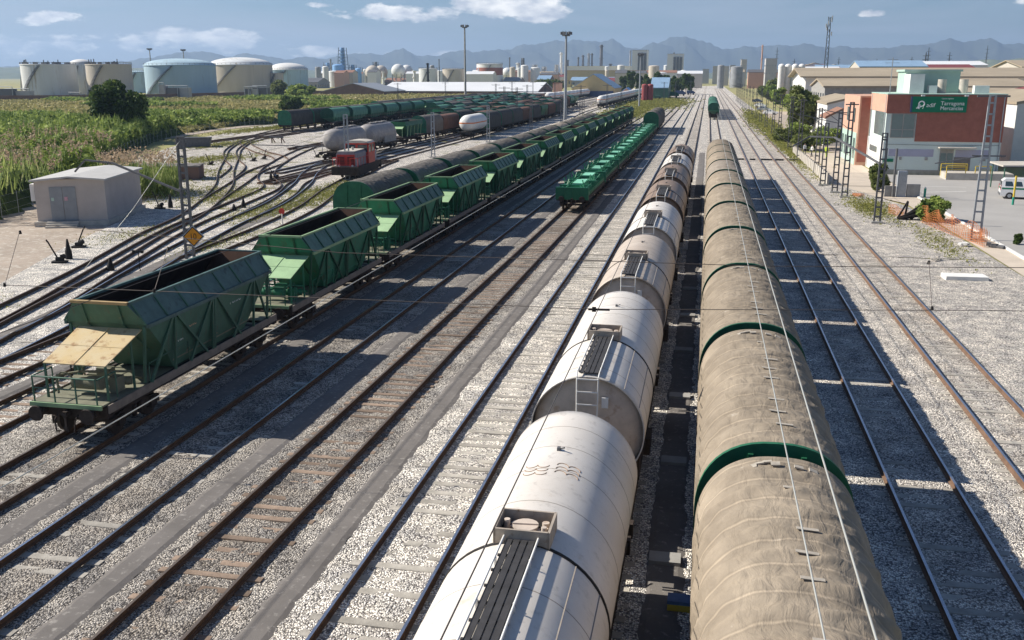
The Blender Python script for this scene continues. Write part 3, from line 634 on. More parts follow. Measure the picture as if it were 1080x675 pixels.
def build_covered(m_t, detail=True, L=9.35, green=None):
    t = thing('covered_wagon', '', 'covered wagon'); gap = .52; a0, a1 = gap/2, L-gap/2; mg = green or m_greenE
    u = MB()
    for s in (-1, 1): u.b2(s*1.15, s*1.38, a0, a1, .95, 1.22)
    u.b2(-1.15, 1.15, a0, a0+.2, .85, 1.2); u.b2(-1.15, 1.15, a1-.2, a1, .85, 1.2); u.b2(-.2, .2, a0, a1, .85, 1.1); hook(u, .12, -1)
    for s in (-1, 1):
        for k in np.arange(a0+.9, a1, 1.5): u.box((s*1.42, k, 1.05), (.08, .3, .12))
    u.build('underframe', m_under, t); buffers(t, L)
    for q in (1.9, L-1.9):
        b = MB(); b.b2(-1.05, -.95, q-.5, q+.5, .4, .85); b.b2(.95, 1.05, q-.5, q+.5, .4, .85); wheelset(b, q); b.build('wheelset', m_wheel, t)
    # end walls: arch shaped bulkheads standing proud of the hood
    for y, s in ((a0, 1), (a1, -1)):
        e = MB(); P = arch(1.525, 2.72, 4.235, 24) if s > 0 else arch(1.46, 2.7, 4.14, 24); th = .10 if s > 0 else .04; y = y if s > 0 else y-.06; e.prism(P, min(y, y+s*th), max(y, y+s*th))
        for x in (-.5, .5): e.b2(x-.05, x+.05, y-s*.05 if s > 0 else y, y if s > 0 else y+.05, 1.3, 4.0)
        e.b2(-1.4, 1.4, y-.05 if s > 0 else y, y if s > 0 else y+.05, 2.3, 2.4)
        e.build('end_wall', mg, t)
    # hood with hoops and creases
    ny = 150 if detail else 9; na = 72 if detail else 14; ys = np.linspace(a0+.09, a1, ny); P = arch(1.5, 2.7, 4.2, na); P = np.array(P)
    r = np.random.default_rng(5); V = []; hoops = .78
    ph = r.uniform(0, 6.28, (8,)); sag = r.uniform(.6, 1.2, 40)
    for y in ys:
        q = ((y-a0)/hoops) % 1.0; hoop = math.exp(-((q-.5)/.075)**2)*.022; k = int((y-a0)/hoops)
        for j, (x, z) in enumerate(P):
            a = math.atan2(z-2.5, x); w = 0
            if detail:
                ed = min(1, (y-ys[0])/.25, (ys[-1]-y)/.25)
                w = hoop-.046*sag[k % 40]*math.sin(math.pi*((q+.5) % 1))**2*(.6+.4*math.sin(3*a+k))
                w += .013*math.sin(9*a+ph[0]+y*2.1+1.8*math.sin(y*5+a*3))*(.35+.65*math.sin(math.pi*q)**2)
                w += (.040*max(0, math.sin(11*a+4.2*math.sin(k*1.7)+q*9+ph[1]))**2-.012)*math.exp(-((a-1.1-.3*math.sin(k*2.3))/.38)**2)*math.sin(math.pi*q)
                w += .02*max(0, math.sin(7*a+5*math.sin(k*2.9)-q*7+ph[4]))**3*math.sin(math.pi*q)*math.exp(-((a-2.1-.3*math.sin(k*1.3))/.5)**2)
                w += .009*math.sin(23*a+y*3+ph[2]+2*math.sin(y*2.2))*math.sin(y*7+ph[3]+a*2)
                w *= ed
            V.append((x*(1+w/1.5), y, 2.5+(z-2.5)*(1+w/1.5)))
    m_ = len(P); b = MB(); b.add(V, [(i*m_+j, i*m_+j+1, (i+1)*m_+j+1, (i+1)*m_+j) for i in range(ny-1) for j in range(m_-1)], 0, True); b.f = [f[::-1] for f in b.f]
    hood = b.build('hood', m_t, t)
    if detail:
        hb = MB()
        for k in range(1, 11):
            y = a0+hoops*(k+.5)
            if y > a1-.7: break
            for a in ((1.32,) if k % 4 else ()):
                x0 = .02; hb.box((.16+.05*math.sin(k*2), y-.0, 4.226), (.34, .08, .012), rz=R(3*math.sin(k*3)), ry=R(4))
        for y, s in ((a0+.30, 1), (a1-.30, -1)):
            for k in range(26):
                a = .35+2.4*k/26; xx, zz = 1.5*math.cos(a), 2.72+1.5*math.sin(a)
                if r.random() < .55: hb.box((xx*1.0, y+s*r.uniform(-.06, .12), zz-.01+.0*s), (.16, r.uniform(.06, .2), .03), ry=math.pi/2-a)
        hb.build('strap', m_silver, hood)
    return t
PC = [Proto(lambda m=m: build_covered(m)) for m in (m_tarpB, m_tarpL)]
TBX = 1.65; ends = [17.5-9.4*1, 17.5, 26.9, 36.1, 45.5, 55, 64.6, 74.2, 83.6, 92.7, 101.7]
for i, y in enumerate(ends):
    PC[1 if i in (7,) else 0].put((TBX, y, 0), f'{ORD[i]} wagon of the brown tarpaulin train right of the tank wagons', group='brown covered wagons on the right')
# the first covered wagon starts behind the picture's lower edge
T7X = -22.8; PC2 = [Proto(lambda m=m: build_covered(m, True, 9.6)) for m in (m_tarpG, m_tarpL)]
for i in range(13):
    PC2[1 if i in (3, 8) else 0].put((float(np.interp(64+9.62*i, [p[1] for p in T7P], [p[0] for p in T7P])), 60.4+9.62*i, 0), f'{ORD[i]} wagon of the grey-brown tarpaulin train behind the hoppers', group='grey-brown covered wagons behind the hoppers')

# ---- tank wagons
def tank_mat(name, c, c2, sp): return mat(name, c, .5, 0, .1, .7, col2=c2, spots=(sp, .60, 1.1), spec=.45, bump=.004, bscale=2, drip=(tuple(k*.72 for k in c2), .55, 4.5))
m_tankW = tank_mat('dusty_white_paint', (.66, .62, .57), (.60, .55, .49), (.53, .46, .38))
m_tankC = tank_mat('cream_paint', (.50, .43, .36), (.43, .355, .285), (.34, .26, .19))
m_tankT = tank_mat('tan_grime_paint', (.26, .18, .125), (.19, .13, .09), (.13, .085, .06))
m_tankE = mat('grimy_tank_end', (.58, .49, .41), .65, 0, .3, 1.4, spots=((.42, .31, .23), .56, 2))
m_seam = mat('weld_seam', (.33, .29, .25), .7, 0, .2, 4)
m_boxc = mat('dirty_cream_steel', (.40, .34, .28), .8, 0, .3, 3, spots=((.22, .15, .10), .58, 5))
m_grate = mat('walkway_grating', (.06, .058, .06), .7, .2, .3, 5)
m_rustb = mat('rust_streak_paint', (.36, .24, .16), .8, 0, .3, 6)
def build_tanker(m_t, marks=False):
    t = thing('tank_wagon', '', 'tank wagon'); L = 12.0; a0, a1 = 2.05, 11.65; Rr, zc = 1.4, 2.68; mid = 5.55
    u = MB()
    u.b2(-.5, .5, .3, L-.3, .92, 1.2); u.b2(-1.3, 1.3, .25, .5, .85, 1.2); u.b2(-1.3, 1.3, L-.5, L-.25, .85, 1.2)
    for y in (3.0, L-1.6): u.prism([(-1.25, 1.2), (1.25, 1.2), (1.25, 1.9), (.9, 1.5), (0, 1.25), (-.9, 1.5), (-1.25, 1.9)], y-.2, y+.2)
    for s in (-1, 1): u.tube([(s*1.2, .5, 1.15), (s*1.2, L-.5, 1.15)], .05)
    hook(u, .15, -1); u.cyl((-.9, 5, .8), (-.9, 6.2, .8), .2, n=10); u.box((1.2, 6.1, .95), (.35, .9, .5)); u.build('underframe', m_under, t)
    buffers(t, L); bogie(t, 2.1); bogie(t, L-2.1)
    n = 56; b = MB()
    prof = [(Rr, 0)]+[(Rr, h) for h in np.linspace(.02, a1-a0, 14)]
    b.lathe((0, a0, zc), [(Rr-.03, .02), (Rr, 0)]+[(Rr, h) for h in np.linspace(.3, a1-a0-.3, 10)]+[(Rr, a1-a0), (Rr-.03, a1-a0-.02)], n, 'Y')
    shell = b.build('tank_shell', m_t, t)
    for y, s in ((a0, 1), (a1, -1)):
        e = MB(); pr_ = [(max(.001, (Rr-.028)*math.cos(q)), s*(.30-.28*math.sin(q))) for q in np.linspace(0, math.pi/2, 9)]
        if s < 0: pr_ = pr_[::-1]
        e.lathe((0, y, zc), pr_, n, 'Y'); e.f = e.f if s > 0 else e.f; e.build('tank_end', m_tankE if m_t is not m_tankT else m_tankT, t)
    sm = MB()
    for y in (mid,): sm.lathe((0, y, zc), [(Rr+.001, -.035), (Rr+.02, -.03), (Rr+.02, .03), (Rr+.001, .035)], n, 'Y', 1)
    for y in (2.9, 4.3, 7.1, 8.5, 9.6, 10.7): sm.lathe((0, y, zc), [(Rr+.0005, -.012), (Rr+.005, 0), (Rr+.0005, .012)], n, 'Y', 0)
    for a in (R(38), R(62)): x, z = (Rr+.003)*math.sin(a), zc+(Rr+.003)*math.cos(a); sm.bar((x, a0+.1, z), (x, mid, z), .018, .012)
    sm.build('seam', [m_seam, m_black], shell)
    # manway box with valves
    bx = MB(); z0, z1 = 3.98, 4.30
    bx.b2(-.43, .43, mid-.02, mid+.02, z0, z1); bx.b2(-.43, .43, mid+.68, mid+.72, z0, z1); bx.b2(-.45, -.41, mid-.02, mid+.72, z0, z1); bx.b2(.41, .45, mid-.02, mid+.72, z0, z1); bx.b2(-.41, .41, mid+.02, mid+.68, 4.085, 4.10, 1)
    bo = bx.build('manway_box', [m_boxc, m_black], t)
    v = MB(); v.cyl((0, mid+.35, 4.10), (0, mid+.35, 4.2), .19, .17, n=16); v.cyl((0, mid+.35, 4.2), (0, mid+.35, 4.225), .21, n=16); v.bar((-.2, mid+.33, 4.235), (.2, mid+.37, 4.235), .03); v.cyl((-.31, mid+.42, 4.10), (-.31, mid+.42, 4.26), .05, n=8); v.cyl((.32, mid+.2, 4.10), (.32, mid+.2, 4.28), .045, n=8); v.cyl((.3, mid+.52, 4.10), (.3, mid+.52, 4.2), .06, n=8); v.box((-.15, mid+.58, 4.12), (.2, .05, .05))
    for k in range(14): q = k*2.4; v.box((.33*math.cos(q)*(.6+.4*math.sin(k)), mid+.35+.25*math.sin(q), 4.12), (.05+.03*math.sin(k), .06, .05+.03*math.cos(k)), q)
    v.build('valve', m_tankE, bo)
    w = MB()
    for k in range(4): x = -.235+.06+.117*k; w.b2(x-.047, x+.047, a0+.1, mid-.05, 4.135, 4.16)
    for y in np.arange(a0+.3, mid, .45): w.b2(-.27, .27, y-.02, y+.02, 4.10, 4.133)
    w.build('walkway', m_grate, t)
    wr = MB()
    for s in (-1, 1):
        wr.tube([(s*.27, a0+.05, 4.19), (s*.27, mid, 4.19)], .018)
        for y in np.arange(a0+.4, mid, 1.2): wr.bar((s*.26, y, 4.04), (s*.26, y, 4.19), .03)
        wr.tube([(s*.27, a0+.05, 4.19), (s*.26, a0-.12, 4.10), (s*.23, a0-.16, 1.2)], .018)
    wr.build('walkway_rail', m_wpaint, t)
    ld = MB()
    for z in np.arange(1.5, 4.1, .32): x = .23+.03*(z-1.2)/3; ld.bar((-x, a0-.145, z), (x, a0-.145, z), .028)
    ld.box((.42, a0+.0, 3.45), (.16, .06, .26))
    ld.build('ladder', m_wpaint, t)
    ey = MB(); ey.box((0, 9.4, 4.1), (.06, .1, .08)); ey.bar((0, 9.4, 4.1), (.12, 9.34, 4.16), .03); ey.build('lifting_eye', m_galvd, t)
    return t
PT = {k: Proto(lambda m=m: build_tanker(m)) for k, m in (('w', m_tankW), ('c', m_tankC), ('t', m_tankT))}
desc = ['white tank wagon with rusty squiggles on its roof, nearest in the row', 'second tank wagon in the row, clean white with a long walkway', 'third tank wagon in the row, greyish cream', 'fourth tank wagon in the row, white before the brown ones', 'fifth tank wagon in the row, dark brown grimy barrel', 'sixth tank wagon in the row, lighter brown barrel', 'seventh tank wagon in the row, white between brown ones', 'eighth tank wagon at the far end of the row, brown']
for i, k in enumerate('wwcwttwt'):
    y = 7.6+12.05*i; o = PT[k].put((-2.5, y, 0), desc[i], group='tank wagons in the row beside the brown train')
    if i == 0: tank1 = o
# rusty squiggles on the roof of the nearest tank
sq = MB()
for cxx in (-.28, .30):
    for r0 in range(3):
        pts = []
        for k in range(25):
            u_ = k/24*2; a = math.pi*(1-(u_ % 1)) if u_ < 2 else 0; xx = (-.27+.27*(u_ if u_ < 1 else u_))+0; xx = cxx-.22+.11+.22*int(min(u_, 1.999))-.11*math.cos(math.pi*(u_-int(min(u_, 1.999))))
            yy = 8.35+.17*r0+.11*math.sin(math.pi*(u_-int(min(u_, 1.999))))*(1 if cxx > 0 else -1)-(.03*u_)
            zz = 2.68+math.sqrt(1.403**2-xx*xx); pts.append((xx, yy, zz))
        sq.tube(pts, .008, 4)
sqo = sq.build('rust_marks', m_rustb, tank1)

# ---- flat wagons with green equipment on track four
def build_flat():
    t = thing('flat_wagon', '', 'flat wagon'); L = 14.0
    u = MB()
    for s in (-1, 1): u.b2(s*1.15, s*1.35, .35, L-.35, .85, 1.2)
    u.b2(-.25, .25, .5, L-.5, .8, 1.15); hook(u, .2, -1); u.build('underframe', m_under, t); buffers(t, L); bogie(t, 2.1); bogie(t, L-2.1)
    e = MB(); e.b2(-1.4, 1.4, .3, .42, .95, 1.95)
    for x in (-1.35, -.68, 0, .68, 1.35): e.b2(x-.05, x+.05, .24, .3, .95, 1.98)
    e.b2(-1.4, 1.4, .24, .46, 1.9, 2.0); e.build('end_board', m_greenF, t)
    d = MB(); d.b2(-1.3, 1.3, .45, L-.35, 1.2, 1.28)
    [d.b2(-.50, .50, ya, yb, 1.28, zz, 1) for ya, yb, zz in ((.8, 3.4, 1.6), (4.0, 7.4, 1.95), (7.9, 10.2, 1.7), (10.6, L-.7, 2.0))]
    d.build('deck', [m_greenF, m_greenT], t)
    c = MB(); r = random.Random(3)
    for y in np.arange(1.2, L-.6, 1.05):
        for s in (-1, 1):
            c.b2(s*.62, s*1.36, y-.06, y+.06, 1.28, 1.9+r.uniform(-.2, .15)); c.bar((s*1.3, y, 1.3), (s*.5, y+.5, 2.0), .08); c.b2(s*1.28, s*1.38, y-.3, y+.3, 1.3, 1.55)
            c.cyl((s*.9, y+.3, 1.4), (s*.9, y+.8, 1.55), .12, n=8)
        c.b2(-1.3, 1.3, y-.09, y+.09, 1.3+.25*r.random(), 1.75+.3*r.random()) if int(y*2) % 3 == 0 else None
        for s in (-1, 1): c.bar((s*r.uniform(.5, 1.2), y, 1.3), (s*r.uniform(.5, 1.3), y+r.uniform(.2, .8), r.uniform(1.8, 2.5)), .07); c.b2(s*.95-.2, s*.95+.2, y+.2, y+.5, 1.3, r.uniform(1.45, 1.8))
    for s in (-1, 1): c.tube([(s*1.05, 1, 1.85), (s*1.05, L-1, 1.85)], .04)
    c.build('load_cradle', m_greenF, t)
    return t
m_greenT = mat('pale_turquoise_cover', (.22, .55, .38), .6, 0, .25, 1, spots=((.10, .24, .12), .6, 1.5), rnd=.25)
PF = Proto(build_flat)
for i in range(8): PF.put((-10.86, 79.3+14.1*i, 0), f'{ORD[i]} of the green flat wagons carrying cradle frames', group='green flat wagons')
PB = Proto(lambda: build_covered(m_tarpG, True, 9.6))
for i in range(3): PB.put((-10.86, 193+9.62*i, 0), f'{"brown hooded wagon with a bright green end behind the flat wagons" if i == 0 else ORD[i]+" brown hooded wagon behind the green flat wagons"}', group='hooded wagons behind the flat wagons')
# planked flat wagons
m_plank = mat('weathered_planks', (.40, .31, .22), .9, 0, .35, 1.2, spots=((.25, .18, .13), .55, 2))
def build_plank():
    t = thing('planked_wagon', '', 'flat wagon'); L = 18.0; u = MB()
    for s in (-1, 1): u.b2(s*1.1, s*1.3, .3, L-.3, .75, 1.1)
    u.b2(-1.3, 1.3, .25, .45, .8, 1.15); u.build('underframe', m_under, t); buffers(t, L); bogie(t, 2.4); bogie(t, L-2.4)
    d = MB(); 
    for k in range(36): d.b2(-1.38, 1.38, .3+k*.483, .3+k*.483+.46, 1.12, 1.17+.01*(k % 3))
    d.build('plank_deck', m_plank, t); return t
PP = Proto(build_plank)
for i, (x, y, a) in enumerate(((-27.6, 93.5, 1.9), (-28.3, 112.2, 2.3), (-29.2, 131, 2.5), (-30.1, 150, 2.3))): PP.put((x, y, 0), f'{ORD[i]} empty flat wagon with a brown plank deck beyond the covered train', R(a), 'planked flat wagons')

# ---- locomotive
def build_loco():
    t = thing('diesel_locomotive', 'small diesel shunting locomotive with red cab and graffitied grey sides', 'locomotive'); L = 11.0
    mg = mat('graffiti_grey_paint', (.30, .28, .30), .7, 0, .3, .9, spots=((.22, .12, .20), .56, 1.4)); 
    u = MB(); u.b2(-1.45, 1.45, .35, L-.35, .85, 1.35); u.b2(-1.5, 1.5, .2, .5, .45, 1.35); u.b2(-1.5, 1.5, L-.5, L-.2, .45, 1.35)
    for s in (-1, 1): u.b2(s*1.2, s*1.4, 1.2, L-1.2, .35, .9)
    u.build('underframe', m_under, t); buffers(t, L)
    for y in (2.2, 5.5, 8.8): w = MB(); wheelset(w, y); w.build('wheelset', m_wheel, t)
    h = MB(); h.prism([(-1.1, 1.35), (1.1, 1.35), (1.1, 2.75), (.85, 2.95), (-.85, 2.95), (-1.1, 2.75)], .9, 5.4); h.build('long_hood', mg, t)
    tp = MB(); tp.b2(-.95, .95, .95, 5.35, 2.955, 3.03); tp.cyl((.2, 3, 3.0), (.2, 3, 3.35), .14, n=10); tp.build('hood_top', m_concW, t)
    g = MB(); g.b2(-1.0, 1.0, .84, .9, 1.45, 2.65)
    for x in (-.55, .55): g.b2(x-.38, x+.38, .80, .84, 1.6, 2.4, 1)
    for z in np.arange(1.65, 2.4, .15): g.b2(-.95, .95, .77, .80, z, z+.05)
    g.build('front_grille', [m_red, m_black], t)
    for x in (-.75, .75): q = MB(); q.cyl((x, .76, 1.45), (x, .70, 1.45), .12, n=12); q.build('headlight', m_wpaint, t)
    sh = MB(); sh.prism([(-1.1, 1.35), (1.1, 1.35), (1.1, 2.6), (-1.1, 2.6)], 8.2, 10.1); sh.build('short_hood', mg, t)
    c = MB(); c.b2(-1.4, 1.4, 5.4, 8.2, 1.35, 2.6)
    for x in (-1.32, 1.32):
        for y in (5.48, 6.8, 8.12): c.b2(x-.08, x+.08, y-.08 if y < 8 else y-.08, y+.08, 2.6, 3.6)
    c.b2(-.12, .12, 5.4, 5.5, 2.6, 3.6); c.b2(-1.4, 1.4, 5.4, 8.2, 3.45, 3.62); cb = c.build('cab', m_red, t)
    for (x0, x1, y0, y1) in ((-1.24, -.12, 5.43, 5.46), (.12, 1.24, 5.43, 5.46), (-1.24, 1.24, 8.13, 8.16), (1.34, 1.37, 5.56, 6.72), (1.34, 1.37, 6.88, 8.04), (-1.37, -1.34, 5.56, 6.72), (-1.37, -1.34, 6.88, 8.04)): q = MB(); q.b2(x0, x1, y0, y1, 2.6, 3.45); q.build('window', m_glass, cb)
    r = MB(); r.prism([(-1.45, 3.62), (1.45, 3.62), (1.2, 3.8), (.5, 3.92), (-.5, 3.92), (-1.2, 3.8)], 5.25, 8.35); r.build('roof', m_concW, t)
    rl = MB()
    for s in (-1, 1):
        rl.tube([(s*1.42, .6, 1.35), (s*1.42, .6, 2.3), (s*1.42, 5.3, 2.3)], .03)
        for y in (1.8, 3, 4.2): rl.cyl((s*1.42, y, 1.35), (s*1.42, y, 2.3), .025, n=5)
    rl.tube([(-1.42, .4, 2.3), (-.6, .4, 2.3), (-.6, .4, 1.35)], .03); rl.tube([(1.42, .4, 2.3), (.6, .4, 2.3), (.6, .4, 1.35)], .03); rl.build('handrail', m_red, t)
    return t
lo = build_loco(); lo.location = (-38.9, 99.5, 0); lo.rotation_euler.z = R(5)

# ---- grey powder tank wagons: two or three bulging silos under one roof line
m_silo = mat('dusty_grey_paint', (.36, .34, .33), .7, 0, .2, 1.1, spots=((.47, .43, .37), .55, 1.5), rnd=.1)
def build_silo_wagon():
    t = thing('powder_wagon', '', 'powder wagon'); L = 13.5; u = MB()
    for s in (-1, 1): u.b2(s*1.1, s*1.3, .3, L-.3, .9, 1.15)
    u.b2(-1.3, 1.3, .25, 1.2, 1.12, 1.2); u.b2(-1.3, 1.3, L-1.2, L-.25, 1.12, 1.2); u.b2(-.3, .3, .5, L-.5, .8, 1.1); hook(u, .15, -1); u.build('underframe', m_under, t); buffers(t, L); bogie(t, 2.2); bogie(t, L-2.2)
    b = MB(); prof = [(.02, 1.0), (.75, 1.08), (1.15, 1.35), (1.38, 1.9), (1.45, 2.6), (1.45, 4.0), (1.45, 5.0), (1.45, 6.9), (1.45, 8.5), (1.45, 10.9), (1.38, 11.6), (1.15, 12.15), (.75, 12.42), (.02, 12.5)]
    b.lathe((0, 0, 2.72), prof, 28, 'Y'); b.build('tank_shell', m_silo, t)
    f = MB()
    for y in (4.2, 7.0, 9.6): f.lathe((0, y, .95), [(.12, 0), (.25, .15), (1.15, 1.3)], 16); f.cyl((0, y, 4.1), (0, y, 4.32), .3, n=12)
    f.box((0, 6.9, 4.28), (.5, 7.5, .04)); f.build('hatch', m_silo, t)
    s2 = MB()
    for s in (-1, 1):
        s2.b2(s*1.28, s*1.34, 6.2, 11.9, 1.2, 2.9)
        for y in np.arange(1.5, 12.3, 1.5): s2.bar((s*1.2, y, 1.15), (s*1.38, y, 2.5), .06)
    s2.build('side_frame', m_concG, t)
    return t
PS = Proto(build_silo_wagon)
def build_gas():
    t = thing('gas_tank_wagon', '', 'tank wagon'); L = 14.0; u = MB(); u.b2(-1.2, 1.2, .3, L-.3, .9, 1.15); u.b2(-1.3, 1.3, .25, 1.3, 1.1, 1.22); u.build('underframe', m_black, t); buffers(t, L); bogie(t, 2.2); bogie(t, L-2.2)
    b = MB(); P = [(.02, .9), (.7, .98), (1.15, 1.25), (1.42, 1.8), (1.5, 2.4), (1.5, 11.6), (1.42, 12.2), (1.15, 12.75), (.7, 13.0), (.02, 13.1)]; b.lathe((0, 0, 2.7), P, 30, 'Y'); b.build('tank_shell', m_wpaint, t)
    st = MB()
    for s in (-1, 1): st.b2(s*1.49, s*1.515, 2.2, 11.8, 2.68, 2.86)
    # stripe round the domed ends
    for yy, dr in ((0, 1), (14.0, -1)):
        pts = []
        for r_, h in P[:5]:
            pts.append((r_+.012, h if dr > 0 else h))
        for s in (-1, 1):
            for (ra, ha), (rb, hb_) in zip(pts, pts[1:]):
                ya, yb = (ha-.01, hb_-.01) if dr > 0 else (14-ha+.01, 14-hb_+.01)
                st.bar((s*ra, ya, 2.77), (s*rb, yb, 2.77), .03, .18)
    st.build('orange_stripe', m_orange, t); return t
PG = Proto(build_gas)
GAS = PG.put((-42.9, 169.5, 0), 'white gas tank wagon with an orange stripe at the head of the dark wagons')

# ---- domed green hopper wagons, plain box wagons and far simplified ones
def build_domed(mb=None):
    t = thing('domed_hopper_wagon', '', 'hopper wagon'); L = 12.0; u = MB()
    for s in (-1, 1): u.b2(s*1.1, s*1.3, .3, L-.3, .9, 1.2)
    u.build('underframe', m_under, t); buffers(t, L); bogie(t, 2.2); bogie(t, L-2.2)
    b = MB(); A = arch(1.5, 2.9, 4.2, 12, 2.3)
    n = len(A); y = [(1.0, 1), (2.2, 1), (L-2.2, 1), (L-1.0, 1)]
    b.prism(A, 1.0, L-1.0); b.add([(1.47, 1.2, 2.3), (1.47, L-1.2, 2.3), (.5, L-3.4, 1.2), (.5, 3.4, 1.2), (-1.47, 1.2, 2.3), (-1.47, L-1.2, 2.3), (-.5, L-3.4, 1.2), (-.5, 3.4, 1.2)], [(0, 1, 2, 3), (7, 6, 5, 4), (4, 0, 3, 7), (1, 5, 6, 2)])
    b.build('hopper_body', m_domeG, t)
    r = MB()
    for yy in (2.6, 4.2, 6, 7.8, 9.4): 
        for s in (-1, 1): r.bar((s*1.5, yy, 2.9), (s*1.3, yy, 1.2), .08)
    for yy in (1.0, L-1.12): r.prism(arch(1.54, 2.9, 4.26, 12, 2.2), yy, yy+.12)
    r.build('bracing', m_green2, t); return t
m_domeG = mat('chalky_green_paint', (.07, .19, .13), .6, 0, .25, 1, spots=((.13, .26, .19), .58, 1.2), rnd=.2)
PD = Proto(build_domed)
def build_open():
    t = thing('open_hopper_wagon', '', 'hopper wagon'); L = 12.6; u = MB(); u.b2(-1.3, 1.3, .3, L-.3, .9, 1.2); u.build('underframe', m_under, t); buffers(t, L); bogie(t, 2.2); bogie(t, L-2.2)
    b = MB(); rg = [[(-.6, 4, 1.2), (.6, 4, 1.2), (.6, 8.6, 1.2), (-.6, 8.6, 1.2)], [(-1.45, 1.5, 3.0), (1.45, 1.5, 3.0), (1.45, L-1.5, 3.0), (-1.45, L-1.5, 3.0)], [(-1.3, 1.3, 3.7), (1.3, 1.3, 3.7), (1.3, L-1.3, 3.7), (-1.3, L-1.3, 3.7)], [(-1.2, 1.4, 3.69), (1.2, 1.4, 3.69), (1.2, L-1.4, 3.69), (-1.2, L-1.4, 3.69)], [(-.5, 4, 2.2), (.5, 4, 2.2), (.5, 8.6, 2.2), (-.5, 8.6, 2.2)]]
    for i, (a, c) in enumerate(zip(rg, rg[1:])): b.add(a+c, [(k, (k+1) % 4, (k+1) % 4+4, k+4) for k in range(4)], 1 if i == 3 else 0)
    b.add(rg[-1], [(0, 1, 2, 3)], 1); b.build('hopper_body', [m_green2, m_inner], t)
    r = MB()
    for yy in (2.5, 4.2, 6.3, 8.4, 10.1):
        for s in (-1, 1): r.bar((s*1.45, yy, 3), (s*1.28, yy, 1.2), .09)
    r.add([(-1.1, .4, 2.6), (1.1, .4, 2.6), (1.1, 1.9, 3.1), (-1.1, 1.9, 3.1)], [(0, 1, 2, 3)]); 
    for s in (-1, 1): r.bar((s*1.05, .5, 1.2), (s*1.05, .5, 2.6), .07)
    r.build('bracing', m_greenP, t); return t
PO = Proto(build_open)
PCd = Proto(lambda: build_covered(m_tarpD, False, 12.0, m_green2)); PCg = Proto(lambda: build_covered(m_tarpG, False, 12.0, m_green2))
m_boxr = mat('brown_red_paint', (.16, .085, .06), .8, 0, .3, 1.2, rnd=.3)
def build_box():
    t = thing('box_wagon', '', 'box wagon'); L = 12.5; u = MB(); u.b2(-1.3, 1.3, .3, L-.3, .9, 1.2); u.build('underframe', m_under, t); buffers(t, L); bogie(t, 2.2); bogie(t, L-2.2)
    b = MB(); b.prism(arch(1.4, 3.3, 3.9, 8, 1.2), .4, L-.4)
    for s in (-1, 1):
        for y in np.arange(.6, L-.4, 1.25): b.b2(s*1.4, s*1.45, y-.05, y+.05, 1.2, 3.3)
    b.build('body', m_boxr, t); return t
PX = Proto(build_box)
kinds = dict(c=(PCd, 12.1, 'dark tarpaulin wagon'), g=(PCg, 12.1, 'brown tarpaulin wagon'), d=(PD, 12.05, 'chalky green domed hopper wagon'), o=(PO, 12.7, 'open green hopper wagon'), s=(PS, 13.6, 'grey powder tank wagon'), x=(PX, 12.6, 'brown box wagon'), t=(PG, 14.1, 'white gas tank wagon'))
rows = [(-85.8, 187, 'ccgg'+'cgc'*5, 'the yard row nearest the reeds'), (-81.6, 199, 'd'*7+'gddddddddd', 'the row of green domed wagons'), (-92.5, 262, 'gcggcgcggcgc', 'the outermost row beside the dry field'),
        (-49.6, 121, 'ss', 'the row behind the red locomotive'), (-50.4, 152.5, 'og'+'xcdoxdcoxgdcoxdo', 'the row behind the red locomotive'), (-43.2, 184, 'cccxcoxc', 'the row behind the white gas tank wagon'),
        (-46.9, 196, 'xocdxoogxc', 'the row between the powder and gas tank wagons'), (-55.0, 190, 'odcxodoxxdoc', 'the row left of the powder wagons'), (-60.2, 212, 'ododxcodogxo', 'the third row left of the gas tank wagon'),
        (-64.4, 225, 'dogodxcogodc', 'the middle row of the yard'), (-68.6, 240, 'ogcdodxodcog', 'the fifth row left of the gas tank wagon'), (-72.6, 250, 'dgdoxodgdodo', 'the sixth row left of the gas tank wagon'), (-76.8, 262, 'odxgdodocgod', 'the row beside the green domed wagons')]
cnt = {}
for x, y, seq, where in rows:
    for k in seq:
        p, L, nm = kinds[k]; c = cnt.get((k, where), 0); cnt[(k, where)] = c+1
        p.put((x, y, 0), f'{ORD[c]} {nm} in {where}', group=f'{nm}s parked in the yard'); y += L
# white tank trains further off, and the far green wagon ahead
PW = Proto(build_gas) if False else PG
y = 350
for i in range(15): PG.put((-38.0, y, 0), f'{ORD[i]} white tank wagon in the long white train near the twin red silos', group='white tank wagons in the long train'); y += 14.1
y = 402
for i in range(13): PG.put((-66.0, y, 0), f'{ORD[i]} white tank wagon in the far train before the yellow shed', group='white tank wagons before the yellow shed'); y += 14.1
for i in range(7): PD.put((1.62, 262+12.05*i, 0), f'{ORD[i]} chalky green domed wagon standing alone ahead of the brown train', group='green domed wagons ahead of the brown train')
